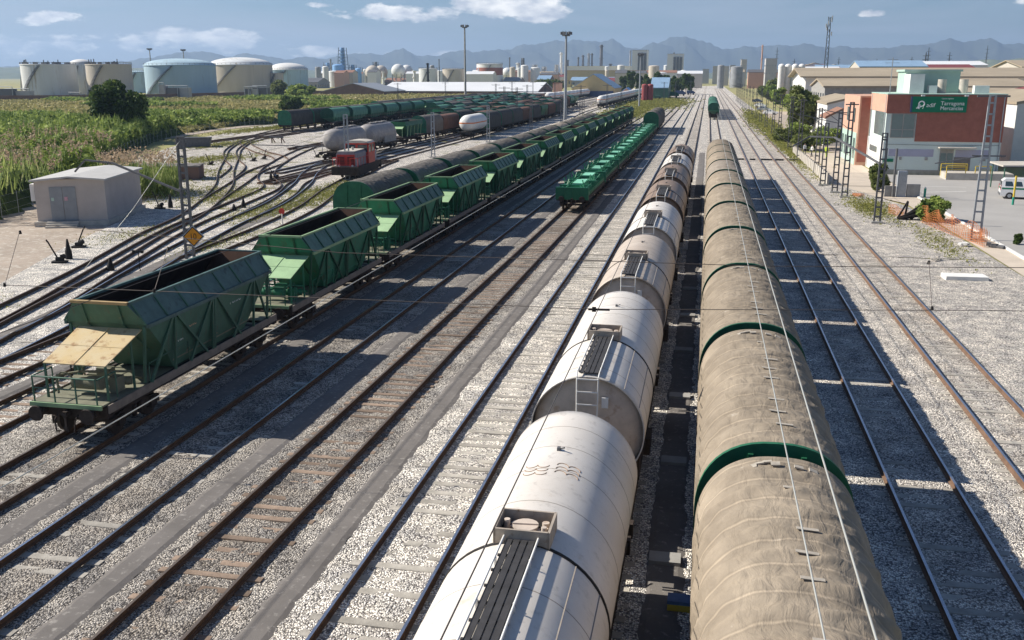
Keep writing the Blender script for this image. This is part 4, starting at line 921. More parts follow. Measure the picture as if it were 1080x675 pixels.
# ================================================================ hills, haze
def ridge(name, prof, D, depth, m, seed, amp):
    """prof: (azimuth deg from the tracks, height m); a real range of hills D metres away"""
    r = np.random.default_rng(seed); az = np.linspace(prof[0][0], prof[-1][0], 700); h = np.interp(az, [p[0] for p in prof], [p[1] for p in prof])
    k = np.arange(700)
    for fr, am in ((.05, .5), (.13, .3), (.31, .2), (.71, .15)): h = h+amp*am*np.sin(k*fr*2+r.uniform(0, 6))*np.interp(h, [0, 300], [.1, 1])
    rowsn = 16; V = []
    for j in range(rowsn):
        t = j/(rowsn-1); q = math.sin(t*math.pi*.5)**1.2 if j < rowsn else 0
        for i in range(700):
            wob = 1+.18*math.sin(i*.11*(1+.1*seed)+j*.9)*math.sin(math.pi*t)+.12*math.sin(i*.37+j*.5)*math.sin(math.pi*t)
            rr = D+depth*t; a = R(az[i]); V.append((rr*math.sin(a), rr*math.cos(a), -5+h[i]*(rr/D)*q*wob))
    V += [((D+depth*1.6)*math.sin(R(az[i])), (D+depth*1.6)*math.cos(R(az[i])), -20) for i in range(700)]
    b = MB(); b.add(V, [(j*700+i, j*700+i+1, (j+1)*700+i+1, (j+1)*700+i) for j in range(rowsn) for i in range(699)], 0, True)
    return tag(b.build(name, m), kind='structure')
m_hill = mat('wooded_hillside', (.05, .06, .045), .95, 0, .4, .002, spots=((.10, .095, .08), .58, .004), wcoord=True)
def azel(x, y, D): X, Y, Z = at(x, y, 1000.); rr = math.hypot(X, Y); return math.degrees(math.atan2(X, Y)), (Z-H_)*D/rr+H_
RP_ = [(-250, 60), (-60, 66), (0, 70), (60, 68), (110, 66), (140, 64), (160, 60), (180, 56), (197, 53), (215, 57), (240, 60), (262, 57), (300, 61), (340, 62), (370, 58), (400, 57), (425, 52), (440, 57), (460, 60), (475, 56), (505, 55), (530, 51), (545, 49), (575, 45), (590, 47), (605, 44), (622, 43), (645, 44), (660, 49), (680, 49), (697, 45), (708, 41), (722, 40), (734, 43), (745, 49), (760, 51), (785, 48), (830, 49), (880, 50), (905, 49), (930, 52), (950, 48), (985, 47), (1010, 44), (1035, 42), (1060, 45), (1120, 43), (1300, 46)]
ridge('mountains', [azel(x, y, 8000.) for x, y in RP_], 8000., 1800., m_hill, 3, 22)
ridge('foothills', [azel(x, y, 4000.) for x, y in [(-250, 74), (0, 71), (60, 70), (140, 72), (240, 72), (330, 74), (420, 73), (520, 76), (640, 76), (760, 77), (860, 74), (930, 70), (980, 66), (1030, 64), (1080, 62), (1300, 60)]], 4000., 1400., mat('scrub_hillside', (.13, .15, .07), .95, 0, .4, .01, spots=((.32, .27, .2), .6, .012), wcoord=True), 5, 4)
hz = MB(); hz.b2(-13000, 13000, -400, 13500, -40, 460)
hm = bpy.data.materials.new('thin_air'); hm.use_nodes = True; nt = hm.node_tree; nt.nodes.clear(); pv = nt.nodes.new('ShaderNodeVolumePrincipled'); pv.inputs['Color'].default_value = (.50, .70, 1, 1); pv.inputs['Density'].default_value = HAZE; pv.inputs['Anisotropy'].default_value = .2
ou = nt.nodes.new('ShaderNodeOutputMaterial'); nt.links.new(pv.outputs[0], ou.inputs['Volume'])
hz = tag(hz.build('haze', hm), kind='stuff')

# ================================================================ vegetation
lf_reed = leaf_mat('reed_leaves', (.13, .19, .05), (.42, .49, .15), (.60, .57, .28))
lf_plume = leaf_mat('reed_plumes', (.36, .26, .17), (.55, .42, .29))
lf_tree = leaf_mat('dark_tree_leaves', (.035, .065, .018), (.13, .19, .045), (.24, .29, .08))
lf_green = leaf_mat('bush_leaves', (.12, .18, .04), (.40, .48, .12), (.52, .55, .20))
lf_olive = leaf_mat('olive_leaves', (.09, .12, .035), (.25, .28, .09), (.38, .37, .16))
lf_grass = leaf_mat('dry_grass', (.24, .23, .08), (.46, .40, .19), (.58, .48, .28))
lf_weed = leaf_mat('weed_leaves', (.14, .15, .04), (.30, .30, .08), (.38, .34, .12))
m_trunk = mat('bark', (.12, .09, .065), .9, 0, .3, 5); m_mound = mat('leafy_undergrowth', (.05, .075, .02), .95, 0, .4, 1.2, bump=.2, bscale=2)
def inside(px, py, poly):
    n = len(poly); c = np.zeros(len(px), bool); j = n-1
    for i in range(n):
        xi, yi = poly[i]; xj, yj = poly[j]; k = ((yi > py) != (yj > py)) & (px < (xj-xi)*(py-yi)/(yj-yi+1e-9)+xi); c ^= k; j = i
    return c
def noise2(x, y, s, seed):
    v = 0
    r = np.random.default_rng(seed)
    for o in range(6): a = r.uniform(0, 6.28); k = 2*math.pi/s*(1.6**o); v = v+np.sin((x*math.cos(a)+y*math.sin(a))*k+r.uniform(0, 6.28)+1.3*np.sin((x*math.sin(a)-y*math.cos(a))*k*.7+r.uniform(0, 6.28)))/(1.35**o)
    return v/2.2
def scatter(poly, n):
    P = np.array(poly); x = rng.uniform(P[:, 0].min(), P[:, 0].max(), n*4); y = rng.uniform(P[:, 1].min(), P[:, 1].max(), n*4); k = inside(x, y, poly); return x[k][:n], y[k][:n]
def thicket(name, poly, h0, h1, n, size, m, seed, s=14, blade=0.):
    x, y = scatter(poly, n); hh = h0+(h1-h0)*np.clip(.5+.5*noise2(x, y, s, seed), 0, 1)
    t = rng.uniform(0, 1, len(x))**.45; C = np.stack([x, y, -.25+hh*t], 1)
    if blade:
        n_ = len(C); a = rng.uniform(0, 6.28, n_); ln = blade*rng.uniform(.6, 1.2, n_); w = size*rng.uniform(.6, 1.2, n_); tilt = rng.uniform(.1, .75, n_)
        d = np.stack([np.cos(a)*tilt, np.sin(a)*tilt, np.ones(n_)], 1); d /= np.linalg.norm(d, axis=1)[:, None]; sde = np.stack([-np.sin(a), np.cos(a), 0*a], 1)*w[:, None]/2
        V = np.stack([C-d*ln[:, None]*.5-sde, C-d*ln[:, None]*.5+sde, C+d*ln[:, None]*.5+sde*.2, C+d*ln[:, None]*.5-sde*.2], 1)
    else: V = leaf_quads(C, size, .6)
    var = np.clip(.34+.38*noise2(x, y, s*.6, seed+4)+.22*rng.normal(size=len(x)), 0, 1)
    o = quads(name, V, var, m); return o
def mound(name, poly, h0, h1, seed, s=14, step=1.5, m=None):
    P = np.array(poly); xs = np.arange(P[:, 0].min()-step, P[:, 0].max()+step, step); ys = np.arange(P[:, 1].min()-step, P[:, 1].max()+step, step); X, Y = np.meshgrid(xs, ys)
    ins = inside(X.ravel(), Y.ravel(), poly).reshape(X.shape); Z = -.3+ins*(h0+(h1-h0)*np.clip(.5+.5*noise2(X, Y, s, seed), 0, 1))*.8
    n, mm = X.shape; i = np.arange(n*mm).reshape(n, mm); F = np.stack([i[:-1, :-1], i[:-1, 1:], i[1:, 1:], i[1:, :-1]], -1).reshape(-1, 4); zz = Z.ravel(); F = F[(zz[F] > -.25).any(1)]
    me = bpy.data.meshes.new(name); me.from_pydata(np.stack([X, Y, Z], -1).reshape(-1, 3).tolist(), [], F.tolist()); me.materials.append(m or m_mound); o = bpy.data.objects.new(name, me); COL.objects.link(o); return tag(o, kind='stuff')
# reed bed left of the road
reedA = [(-55, 64), (-58.5, 72), (-63, 84), (-73, 104), (-85, 128), (-97, 156), (-103, 176), (-125, 176), (-150, 176), (-175, 150), (-150, 110), (-100, 60)]
mound('undergrowth', [(x-1.0, y) for x, y in reedA], 1.6, 3.6, 11)
tag(thicket('reeds', reedA, 1.8, 5.0, 60000, .16, lf_reed, 11, blade=1.5), kind='stuff')
tag(thicket('reed_bushes', [(-62, 90), (-73, 104), (-85, 128), (-97, 156), (-103, 176), (-160, 176), (-130, 120), (-90, 84)], 2.3, 4.6, 60000, .42, lf_green, 11), kind='stuff')
px, py = scatter([(-56, 66), (-62, 86), (-75, 112), (-95, 120), (-125, 110), (-100, 66)], 1700); hh = 2.6+2.2*np.clip(.5+.5*noise2(px, py, 14, 11), 0, 1)
C = np.repeat(np.stack([px, py, hh-.1+0*px], 1), 8, 0)+rng.normal(size=(8*len(px), 3))*[.07, .07, .30]
tag(quads('reed_plumes', leaf_quads(C, .15, 0), rng.uniform(0, 1, len(C)), lf_plume), kind='stuff')
# second belt toward the tanks, and green hummocks in the dry field
belt = [(-104, 180), (-108, 205), (-112, 250), (-135, 262), (-190, 240), (-190, 178), (-140, 176)]
tag(thicket('field_grass', belt, .3, 1.0, 30000, .5, lf_grass, 21, 22), kind='stuff')
for i, (ax, ay, rx_, ry_) in enumerate(((-120, 190, 12, 9), (-150, 200, 16, 10), (-112, 222, 6, 14), (-132, 235, 12, 10), (-175, 215, 12, 14), (-118, 300, 5, 20), (-140, 345, 14, 12))):
    P = [(ax+rx_*math.cos(q)*(1+.3*math.sin(3*q+i)), ay+ry_*math.sin(q)*(1+.3*math.cos(2*q+i))) for q in np.linspace(0, 6.1, 16)]
    mound('undergrowth', P, .8, 2.0, 50+i, 10, 2.0); tag(thicket('field_bushes', P, 1.2, 2.8, 6000, .45, lf_green, 50+i, 10), kind='stuff')
belt2 = [(-108, 255), (-110, 330), (-112, 420), (-150, 420), (-165, 330), (-150, 260)]
tag(thicket('field_grass', belt2, .3, 1.3, 24000, .7, lf_grass, 23, 30), kind='stuff')
far = [(-190, 180), (-165, 330), (-150, 425), (-112, 425), (-112, 600), (-330, 560), (-420, 440), (-330, 250), (-240, 150), (-180, 150)]
tag(thicket('field_grass', far, .2, 1.2, 60000, .75, lf_grass, 31, 60), kind='stuff')
for i, (a, h, n) in enumerate((((-150, 255), 2.0, 0), ((-210, 330), 2.2, 0), ((-200, 430), 2.5, 0), ((-270, 400), 2.0, 0))):
    P = [(a[0]+26*math.cos(q)*(1+.3*math.sin(3*q+i)), a[1]+15*math.sin(q)*(1+.3*math.cos(2*q+i))) for q in np.linspace(0, 6.1, 16)]
    tag(thicket('field_bushes', P, .8, h, 7000, .8, lf_green, 40+i, 16), kind='stuff')
# weeds between the left tracks
wx, wy = [], []
for cx0, cy0, rx, ry, n in ((-37, 76, 2.2, 7, 900), (-35.5, 88, 1.6, 9, 900), (-38, 92, 2, 8, 700), (-33, 60, 1, 5, 240), (-45, 84, 2, 6, 500), (-50, 86, 5, 7, 700), (-60, 100, 5, 9, 900), (-68, 122, 4, 8, 900), (-41, 62, 2, 4, 200), (-80, 150, 3, 9, 500), (-36, 40, 1.5, 3, 150), (-95, 200, 3, 20, 1200), (14.5, 88, 1.4, 7, 900), (16.3, 70, 1.0, 7, 300), (12.6, 165, .9, 40, 1500), (13.5, 240, 2.5, 60, 3000), (-25, 300, 6, 60, 3000), (-22, 420, 10, 70, 5000)):
    wx.append(rng.normal(cx0, rx*.6, n)); wy.append(rng.normal(cy0, ry*.6, n))
wx = np.concatenate(wx); wx = np.repeat(wx, 4)+rng.normal(size=4*len(wx))*.25; wy = np.concatenate(wy); wy = np.repeat(wy, 4)+rng.normal(size=4*len(wy))*.35
sc_ = np.interp(wy, [40, 120, 400], [.05, .10, .35]); C = np.stack([wx, wy, -.16+rng.uniform(0, .16, len(wx))*sc_*6], 1); V = leaf_quads(C, 1.0, .8); V = (V-C[:, None])*sc_[:, None, None]+C[:, None]
tag(quads('weeds', V, rng.uniform(0, 1, len(C)), lf_weed), kind='stuff')

def tree(x, y, h, rad, label, m=lf_tree, n=9000, trunk=.22, size=.35, name='tree', group=None, squash=.5, low=.15, seed=1, clumps=26):
    r = np.random.default_rng(seed); t = thing(name, label, 'tree', (x, y, -.28), 0, group)
    b = MB(); b.cyl((0, 0, 0), (0, 0, h*.45), trunk, trunk*.6, 8); cz = h*(low+(1-low)*.5); rz = h*(1-low)*.5
    cen = []
    for k in range(clumps):
        v = r.normal(size=3); v /= np.linalg.norm(v); q = r.uniform(.35, .82); c = np.array([v[0]*rad*q, v[1]*rad*q, cz+v[2]*rz*q]); cen.append((c, rad*r.uniform(.25, .45)))
        if k < 9: b.cyl((0, 0, h*r.uniform(.15, .4)), tuple(c), trunk*.35, .03, 5)
    b.build('trunk', m_trunk, t)
    C = []; var = []
    for c, cr in cen:
        k = n//clumps; d = r.normal(size=(k, 3)); d /= np.linalg.norm(d, axis=1)[:, None]; q = cr*r.uniform(.45, 1.08, k)[:, None]; p = c+d*q*[1, 1, min(1.1, rz/rad)]; C.append(p); var.append(np.clip(r.normal(.35, .2, k)+r.uniform(-.15, .2), 0, 1))
    C = np.concatenate(C); var = np.concatenate(var); C[:, 2] = np.maximum(C[:, 2], .1)
    global rng; rng = r; quads('crown', leaf_quads(C, size, .3), var, m, t); return t
tree(-100.5, 153, 10.4, 5.0, 'round dark green tree rising from the reeds in front of the storage tanks', n=16000, size=.42, low=.08, clumps=40, seed=5)
tree(18.8, 206, 9.2, 3.7, 'tall olive green tree beside the warehouses right of the running lines', lf_olive, 14000, size=.36, low=.1, clumps=34, seed=6)
x_, y_ = gp(352, 112); tree(-128, 285, 5.5, 4.0, 'small dark tree in the dry field behind the green wagons', n=7000, size=.5, low=.05, seed=7)
tree(-205, 470, 8, 8, 'wide light green tree in front of the low blue warehouse', lf_green, 8000, size=.8, low=.05, seed=8)
tree(-222, 480, 9, 5, 'yellowish tree at the left end of the low blue warehouse', lf_olive, 5000, size=.8, low=.05, seed=9)
x_, y_ = 18.2, 81.5
b_ = tree(18.1, 81.2, 2.1, 1.35, 'bright green round bush between the car park and the orange netting', lf_green, 9000, .08, .13, 'bush', low=.0, seed=10, clumps=30); b_['category'] = 'bush'
for i, (x, y, h, r_, lb, m) in enumerate(((17.3, 101.5, 3.2, 1.1, 'spindly shrub beside the grey cabinet at the station corner', lf_olive), (15.4, 158, 3.0, 2.6, 'grey-green shrub behind the people on the platform', lf_olive), (19.0, 162, 3.6, 2.6, 'leafy green shrub by the small tiled hut', lf_green), (13.8, 176, 2.6, 2.4, 'bushy shrub left of the tall olive tree', lf_olive), (16.5, 182, 3.4, 2.6, 'green shrub in front of the tall olive tree', lf_green), (21.5, 70.5, .9, .3, 'thin potted sapling standing on the beige pavement', lf_tree))):
    o = tree(x, y, h, r_, lb, m, 4200, .06, .2 if h > 1 else .08, 'shrub', low=.0, seed=20+i, clumps=20); o['category'] = 'shrub'
for i in range(14):
    x = -9-3.4*(i % 14)+random.uniform(-1, 1); y = 640+random.uniform(-20, 40)
    tall = random.uniform(11, 17); tree(x-2, y, tall, 3.2, f'{ORD[i]} dark pine from the right in the clump beyond the track fan', lf_tree, 1500, .25, .9, 'pine_tree', group='dark trees beyond the track fan', low=.02, seed=60+i, clumps=12)
for i in range(9):
    x = 26+random.uniform(0, 14); y = 330+40*i+random.uniform(-8, 8); tree(x, y, random.uniform(5, 9), 4, f'{ORD[i]} tree in the line beside the running lines before the white silos', lf_olive if i % 2 else lf_green, 1800, .2, .7, 'tree', group='trees beside the running lines', low=.0, seed=90+i, clumps=12)

# ================================================================ buildings
m_brick = mat('red_brick_cladding', (.34, .13, .095), .8, 0, .2, 1.4, spots=((.30, .10, .07), .55, 6)); m_mint = mat('mint_render', (.62, .70, .66), .8, 0, .06, .5); m_lilac = mat('lilac_band', (.40, .40, .50), .8, 0, .08, .7)
m_tile = mat('terracotta_tile', (.30, .16, .11), .85, 0, .3, 5); m_roofT = mat('tan_fibre_roof', (.36, .30, .22), .9, 0, .2, .12); m_roofW = mat('white_metal_roof', (.70, .71, .72), .6, 0, .08, .05); m_maroon = mat('maroon_roof', (.20, .05, .05), .7, 0, .2, .4)
m_salmon = mat('salmon_brick', (.60, .36, .26), .8, 0, .15, 1.5); m_signG = mat('sign_green', (.0, .17, .085), .5, 0, .08, 2); m_navy = mat('navy_paint', (.05, .08, .16), .7, 0, .2, 2); m_bluer = mat('blue_roof', (.24, .36, .50), .6, 0, .15, .3); m_mintg = mat('pale_mint_trim', (.42, .56, .48), .7, 0, .1, 1)
m_tankB = mat('pale_blue_tank', (.40, .54, .62), .7, 0, .2, .1, spots=((.27, .33, .36), .57, .2), streak=True); m_tankK = mat('stained_white_tank', (.70, .71, .70), .7, 0, .2, .15, spots=((.40, .32, .22), .57, .25), streak=True); m_tankN = mat('beige_tank', (.56, .50, .42), .7, 0, .15, .12, spots=((.34, .28, .23), .57, .2), streak=True)
m_shed = mat('hut_render', (.50, .45, .41), .9, 0, .12, .8, bump=.004); m_yelw = mat('cream_yellow_wall', (.55, .43, .22), .85, 0, .1, .3); m_wallb = mat('brown_brick_wall', (.22, .14, .11), .9, 0, .25, .4)
# hut at the left
def hut():
    t = thing('transformer_hut', 'low beige hut with a shallow white roof and grey double doors by the reeds', 'hut')
    A, B_, C_, D_ = Vector((-50.6, 64.6)), Vector((-45.9, 66.6)), Vector((-48.3, 75.2)), Vector((-53.2, 73.4))
    b = MB(); P = [tuple(v) for v in (A, B_, C_, D_)]; b.prism(P, -.05, 3.35, 'Z'); b.build('wall', m_shed, t)
    c = (A+B_+C_+D_)/4; ex = lambda v, k: tuple(c+(v-c)*k)
    b = MB(); b.prism([ex(v, 1.07) for v in (A, B_, C_, D_)], -.3, .12, 'Z'); b.build('plinth', m_concW, t)
    b = MB(); k = 1.08; q = [ex(v, k) for v in (A, B_, C_, D_)]; mid0 = (Vector(q[0])+Vector(q[1]))/2; mid1 = (Vector(q[2])+Vector(q[3]))/2
    vs = [(*q[0], 3.35), (*mid0, 3.6), (*q[1], 3.35), (*q[2], 3.35), (*mid1, 3.6), (*q[3], 3.35)]; vs += [(x, y, z-.14) for x, y, z in vs]
    b.add(vs, [(0, 1, 4, 5), (1, 2, 3, 4), (11, 10, 7, 6), (10, 9, 8, 7), (6, 7, 1, 0), (7, 8, 2, 1), (8, 9, 3, 2), (9, 10, 4, 3), (10, 11, 5, 4), (11, 6, 0, 5)]); b.build('roof', mat('hut_roof', (.50, .49, .47), .8, 0, .12, .8), t)
    d = (B_-A).normalized(); nrm = Vector((d.y, -d.x)); ang = math.atan2(d.y, d.x)
    def pnl(u0, u1, z0, z1, off, th, m, nm, par=t):
        c_ = A+d*((u0+u1)/2)+nrm*off; b = MB(); b.box((c_.x, c_.y, (z0+z1)/2), (u1-u0, th, z1-z0), ang); return b.build(nm, m, par)
    md = mat('grey_metal_door', (.27, .29, .31), .5, .2, .15, 2)
    pnl(1.05, 1.98, .15, 2.75, .03, .06, md, 'door'); pnl(2.02, 2.95, .15, 2.75, .03, .06, md, 'door'); pnl(1.15, 1.35, 1.7, 1.95, .07, .02, m_mintg, 'notice'); pnl(2.1, 2.35, 1.7, 2.0, .07, .02, mat('pink_notice', (.6, .35, .4), .7), 'notice')
    for k in range(3): pnl(.75, 3.05, -.3, .14-.14*k, .50+.28*k, .28, m_concW, 'step')
    pnl(-.35, -.05, 1.7, 3.0, -.6, .9, m_wpaint, 'cabinet')
hut()

# station building
def station():
    t = thing('station_building', 'two-storey freight station, brick above mint walls with a large green sign', 'station building'); X0, X1, Y0, Y1, Zt = 20.6, 33.4, 120.0, 131.5, 9.0
    b = MB(); b.b2(X0, X1, Y0, Y1, -.3, Zt-.25); b.build('wall', m_mint, t)
    b = MB(); b.b2(X0-.05, X1+.05, Y0-.08, Y0, 6.85, Zt); b.b2(23.95, X1+.05, Y0-.08, Y0, 3.65, 6.85); b.build('brick_cladding', m_brick, t)
    b = MB(); b.b2(X0-.07, X0, Y0, Y1, 6.95, Zt); b.build('side_cladding', m_salmon, t)
    b = MB(); b.b2(X0-.06, X0, Y0, Y1, -.3, 3.6); b.build('white_wall', m_wpaint, t)
    b = MB(); b.b2(X0-.1, X1+.1, Y0-.12, Y1, Zt, Zt+.1); b.build('roof', m_mintg, t)
    # windows
    def win(x0, x1, z0, z1, y=Y0, nx=2, dx=0, frame=m_concG):
        f = MB(); f.b2(x0, x1, y-.05, y+.02, z0, z1); 
        for k in range(nx+1): q = x0+(x1-x0)*k/nx; f.b2(q-.05, q+.05, y-.10, y-.05, z0, z1)
        for z in (z0, z0+(z1-z0)*.33, z1): f.b2(x0, x1, y-.09, y-.05, z-.04, z+.04)
        o = f.build('window', frame, t); g = MB(); g.b2(x0+.06, x1-.06, y-.075, y-.055, z0+.06, z1-.06); g.build('glass', m_winG, o)
    win(21.2, 23.8, 4.1, 6.8)
    for z0, z1, ya, yb, n in ((4.2, 6.9, 120.8, 127.4, 8), (2.0, 2.7, 124, 129.5, 4)):
        for k in range(n):
            y0 = ya+(yb-ya)*k/n; f = MB(); f.b2(X0-.09, X0-.055, y0+.08, ya+(yb-ya)*(k+1)/n-.08, z0, z1); o = f.build('window', m_winG, t)
    b = MB(); b.b2(21.2, 26.2, Y0-.03, Y0, 1.9, 2.75); b.b2(28.6, 32.4, Y0-.03, Y0, 1.9, 2.75); b.build('lilac_band', m_lilac, t)
    b = MB(); b.b2(26.9, 28.4, Y0-.06, Y0, -.2, 2.8); o = b.build('door', m_concG, t)
    for x in (27.0, 27.72): g = MB(); g.b2(x, x+.6, Y0-.08, Y0-.062, .25, 2.35); g.build('glass', m_winG, o)
    b = MB(); b.b2(28.5, 30.3, Y0-.05, Y0, -.2, 1.9); b.build('shutter', mat('brown_grey_shutter', (.22, .2, .19), .7), t)
    b = MB(); b.b2(20.7, 21.8, Y0-.15, Y0-.05, 1.25, 1.6); b.build('platform_sign', m_signG, t)
    # rear block on the platform side
    b = MB(); b.b2(19.2, X1, Y1, 146, -.3, 8.6); b.build('rear_block', m_salmon, t)
    b = MB(); b.b2(19.13, 19.2, Y1+.4, 145.6, -.3, 3.9); b.build('rear_wall', m_mintg, t)
    for k in range(5): f = MB(); f.b2(19.08, 19.12, Y1+1+2.7*k, Y1+2.4+2.7*k, .6, 3.2); f.build('window', m_winG, t)
    for k in range(2): f = MB(); f.b2(19.1, 19.14, Y1+3+6*k, Y1+4.2+6*k, 5.2, 7.0); f.build('window', m_winG, t)
    b = MB(); b.b2(19.4, 20.5, Y1-.05, Y1, .2, 8.4); b.build('corner_panel', m_brick, t)
    # roof-top plant room
    b = MB(); b.b2(23.4, 29.6, 126, 131, Zt+.1, 11.6); b.b2(23.2, 29.8, 125.8, 131.2, 11.6, 11.85); b.build('plant_room', m_mintg, t)
    b = MB(); b.b2(23.3, 24.9, 122.5, 126, Zt+.1, 11.3); b.build('stair_tower', m_wpaint, t)
    for x in (27.2, 29.6): b = MB(); b.cyl((x, 124, Zt+.1), (x, 124, Zt+1.7), .5, n=16); b.build('water_tank', m_concW, t)
    for x, w in ((25.5, .9), (30.5, 1.6)): b = MB(); b.b2(x, x+w, 122.5, 123.6, Zt+.1, Zt+1.0); b.build('air_conditioner', m_wpaint, t)
    for x in (24.3, 29.0): b = MB(); b.b2(x-.02, x+.02, Y0-.5, Y0-.08, Zt-.1, Zt-.04); b.box((x, Y0-.55, Zt-.1), (.4, .2, .16)); b.build('floodlight', m_wpaint, t)
    b = MB(); b.tube([(21.4, 124, Zt), (21.4, 124, 13.2)], .05); b.bar((20.6, 124, 12.6), (22.2, 124, 12.6), .04); b.bar((20.8, 124, 13.0), (22.0, 124, 13.0), .04); b.build('aerial', m_galv, t)
    s = MB(); s.b2(23.3, 29.2, Y0-.24, Y0-.12, 7.0, 8.78); so = s.build('sign', m_signG, t)
    s = MB(); s.b2(23.1, 23.3, Y0-.24, Y0-.12, 7.0, 8.78); s.build('sign_edge', m_navy, so)
    ms = mat('sign_white', (.85, .85, .83), .6, 0, .03, 2)
    text_mesh('adif', .66, ms, so, face_S(24.8, Y0-.25, 7.6), shear=.15); text_mesh('Tarragona', .62, ms, so, face_S(26.35, Y0-.25, 7.82)); text_mesh('Mercancías', .60, ms, so, face_S(26.35, Y0-.25, 7.28)).scale = (.92, 1, 1)
    text_mesh('Centro logístico', .2, ms, so, face_S(26.4, Y0-.25, 8.5))
    for x, y in ((20.53, 120.6), (20.53, 130.6), (33.2, 119.93)): d = MB(); d.cyl((x, y, -.2), (x, y, 8.9), .06, n=8); d.build('drainpipe', m_galv, t)
    b = MB(); b.b2(X0-.02, X1+.02, Y0-.04, Y0, -.3, .35); b.build('base_band', m_concG, t)
    b = MB(); b.b2(26.6, 30.6, Y0-1.1, Y0-.09, 2.95, 3.07); b.build('door_canopy', m_concW, t)
    for x in (22.4, 25.3, 31.6): b = MB(); b.b2(x, x+.3, Y0-.18, Y0-.035, 1.5, 1.85); b.build('wall_box', m_concG, t)
    b = MB(); b.tube([(20.7, Y0-.12, 3.3), (26.5, Y0-.12, 3.25), (33.2, Y0-.12, 3.3)], .02); b.build('wall_cable', m_black, t)
    # swirl emblem: two curved strokes and a tail
    e = MB()
    def arc(cx, cz, r, a0, a1, w):
        P = [(cx+(r+w/2)*math.cos(a), cz+(r+w/2)*math.sin(a)) for a in np.linspace(a0, a1, 14)]; Q = [(cx+(r-w/2)*math.cos(a), cz+(r-w/2)*math.sin(a)) for a in np.linspace(a1, a0, 14)]
        for k in range(13): e.add([(P[k][0], Y0-.262, P[k][1]), (P[k+1][0], Y0-.262, P[k+1][1]), (Q[12-k][0], Y0-.262, Q[12-k][1]), (Q[13-k][0], Y0-.262, Q[13-k][1])], [(0, 1, 2, 3)])
    arc(24.28, 7.95, .30, -.6, 3.6, .14); arc(24.12, 7.62, .20, 1.2, 4.6, .12); e.bar((23.75, Y0-.262, 7.45), (24.45, Y0-.262, 7.75), .02, .12); e.bar((24.45, Y0-.262, 7.4), (24.55, Y0-.262, 7.9), .02, .12)
    e.build('emblem', ms, so)
m_winG = mat('window_glass', (.16, .22, .22), .15, 0, .15, 1, spec=.7)
station()

def bldg(name, label, x0, x1, y0, y1, h, mw, mr=None, roof='flat', rh=1.5, axis='X', wins=None, cat='building', group=None, doors=None, mwin=None):
    """box building with a flat, gabled or barrel roof; wins: rows of (z0,z1,count,width share) on the front and the left side"""
    t = thing(name, label, cat, (0, 0, 0), 0, group); b = MB(); b.b2(x0, x1, y0, y1, -.3, h); b.build('wall', mw, t); mr = mr or mw; b = MB(); o = max(.15, .01*(x1-x0))
    if roof == 'flat': b.b2(x0-o, x1+o, y0-o, y1+o, h+.003, h+.35)
    else:
        n = 2 if roof == 'gable' else 12; th = .35; u0, u1 = (x0, x1) if axis == 'X' else (y0, y1); e0, e1 = (y0, y1) if axis == 'X' else (x0, x1)
        prof = [(u0+(u1-u0)*k/n, h+rh*(math.sin(math.pi*k/n) if n > 2 else (k == 1))) for k in range(n+1)]
        g = MB(); g.prism(([(u0, h-.01)]+prof[1:-1]+[(u1, h-.01)])[::-1], e0+.02, e1-.02, 'Y' if axis == 'X' else 'X'); g.build('gable', mw, t)
        q = [(u0-o, h-o*rh/(u1-u0)*2)]+prof[1:-1]+[(u1+o, h-o*rh/(u1-u0)*2)]
        for p_, r__ in zip(q, q[1:]): b.prism([(p_[0], p_[1]+.004), (r__[0], r__[1]+.004), (r__[0], r__[1]+th), (p_[0], p_[1]+th)][::-1], e0-o, e1+o, 'Y' if axis == 'X' else 'X')
    b.build('roof', mr, t)
    for (z0, z1, n, sh) in (wins or []):
        w = (x1-x0)/n
        for k in range(n): q = MB(); xa = x0+w*(k+.5-sh/2); q.b2(xa, xa+w*sh, y0-.08, y0-.01, z0, z1); q.build('window', mwin or m_glass, t)
        n2 = max(1, int((y1-y0)/w)); w2 = (y1-y0)/n2
        sx = x0 if (x0+x1)/2 > 0 else x1
        for k in range(min(n2, 10)): q = MB(); ya = y0+w2*(k+.5-sh/2); q.b2(sx-.08, sx+.08, ya, ya+w2*sh, z0, z1); q.build('window', mwin or m_glass, t)
    for (xa, xb, zb, md) in (doors or []): q = MB(); q.b2(xa, xb, y0-.12, y0-.01, -.25, zb); q.build('door', md, t)
    return t
# right side
bl = m_blue; m_ltblue = mat('light_blue_door', (.22, .42, .72), .6, 0, .1, 1)
b_ = bldg('white_workshop', 'white workshop with tan roof and tall light blue doors at the right edge', 38.5, 52, 133.5, 160, 7.6, m_wpaint, m_roofT, 'gable', 1.3, 'X', doors=[(41.2, 43.6, 6.2, m_ltblue), (46.5, 49, 6.2, m_ltblue)])
bldg('tiled_hut', 'small white hut with terracotta tiled roof behind the platform', 19.4, 24.5, 168, 176, 4.3, m_wpaint, m_tile, 'gable', 1.3, 'X', wins=[(1.5, 2.6, 2, .3)])
bldg('white_annex', 'white block under a tan roof directly behind the brick rear wing', 21.5, 31, 186, 215, 6.0, m_wpaint, m_roofT, 'gable', 1.2, 'X', wins=[(2, 3.2, 3, .3)])
bldg('grey_warehouse', 'long grey warehouse with a tan fibre roof and blue door', 26, 70, 232, 262, 8.6, m_concG, m_roofT, 'gable', 1.6, 'Y', doors=[(36, 42, 6, m_navy)], wins=[(5.5, 7.2, 9, .4)])
bldg('long_warehouse', 'very long warehouse with white end wall and pale tan roof', 28, 200, 300, 345, 10.8, m_wpaint, m_roofT, 'gable', 2.4, 'Y', doors=[(34, 48, 7, m_navy), (52, 66, 7, m_navy)])
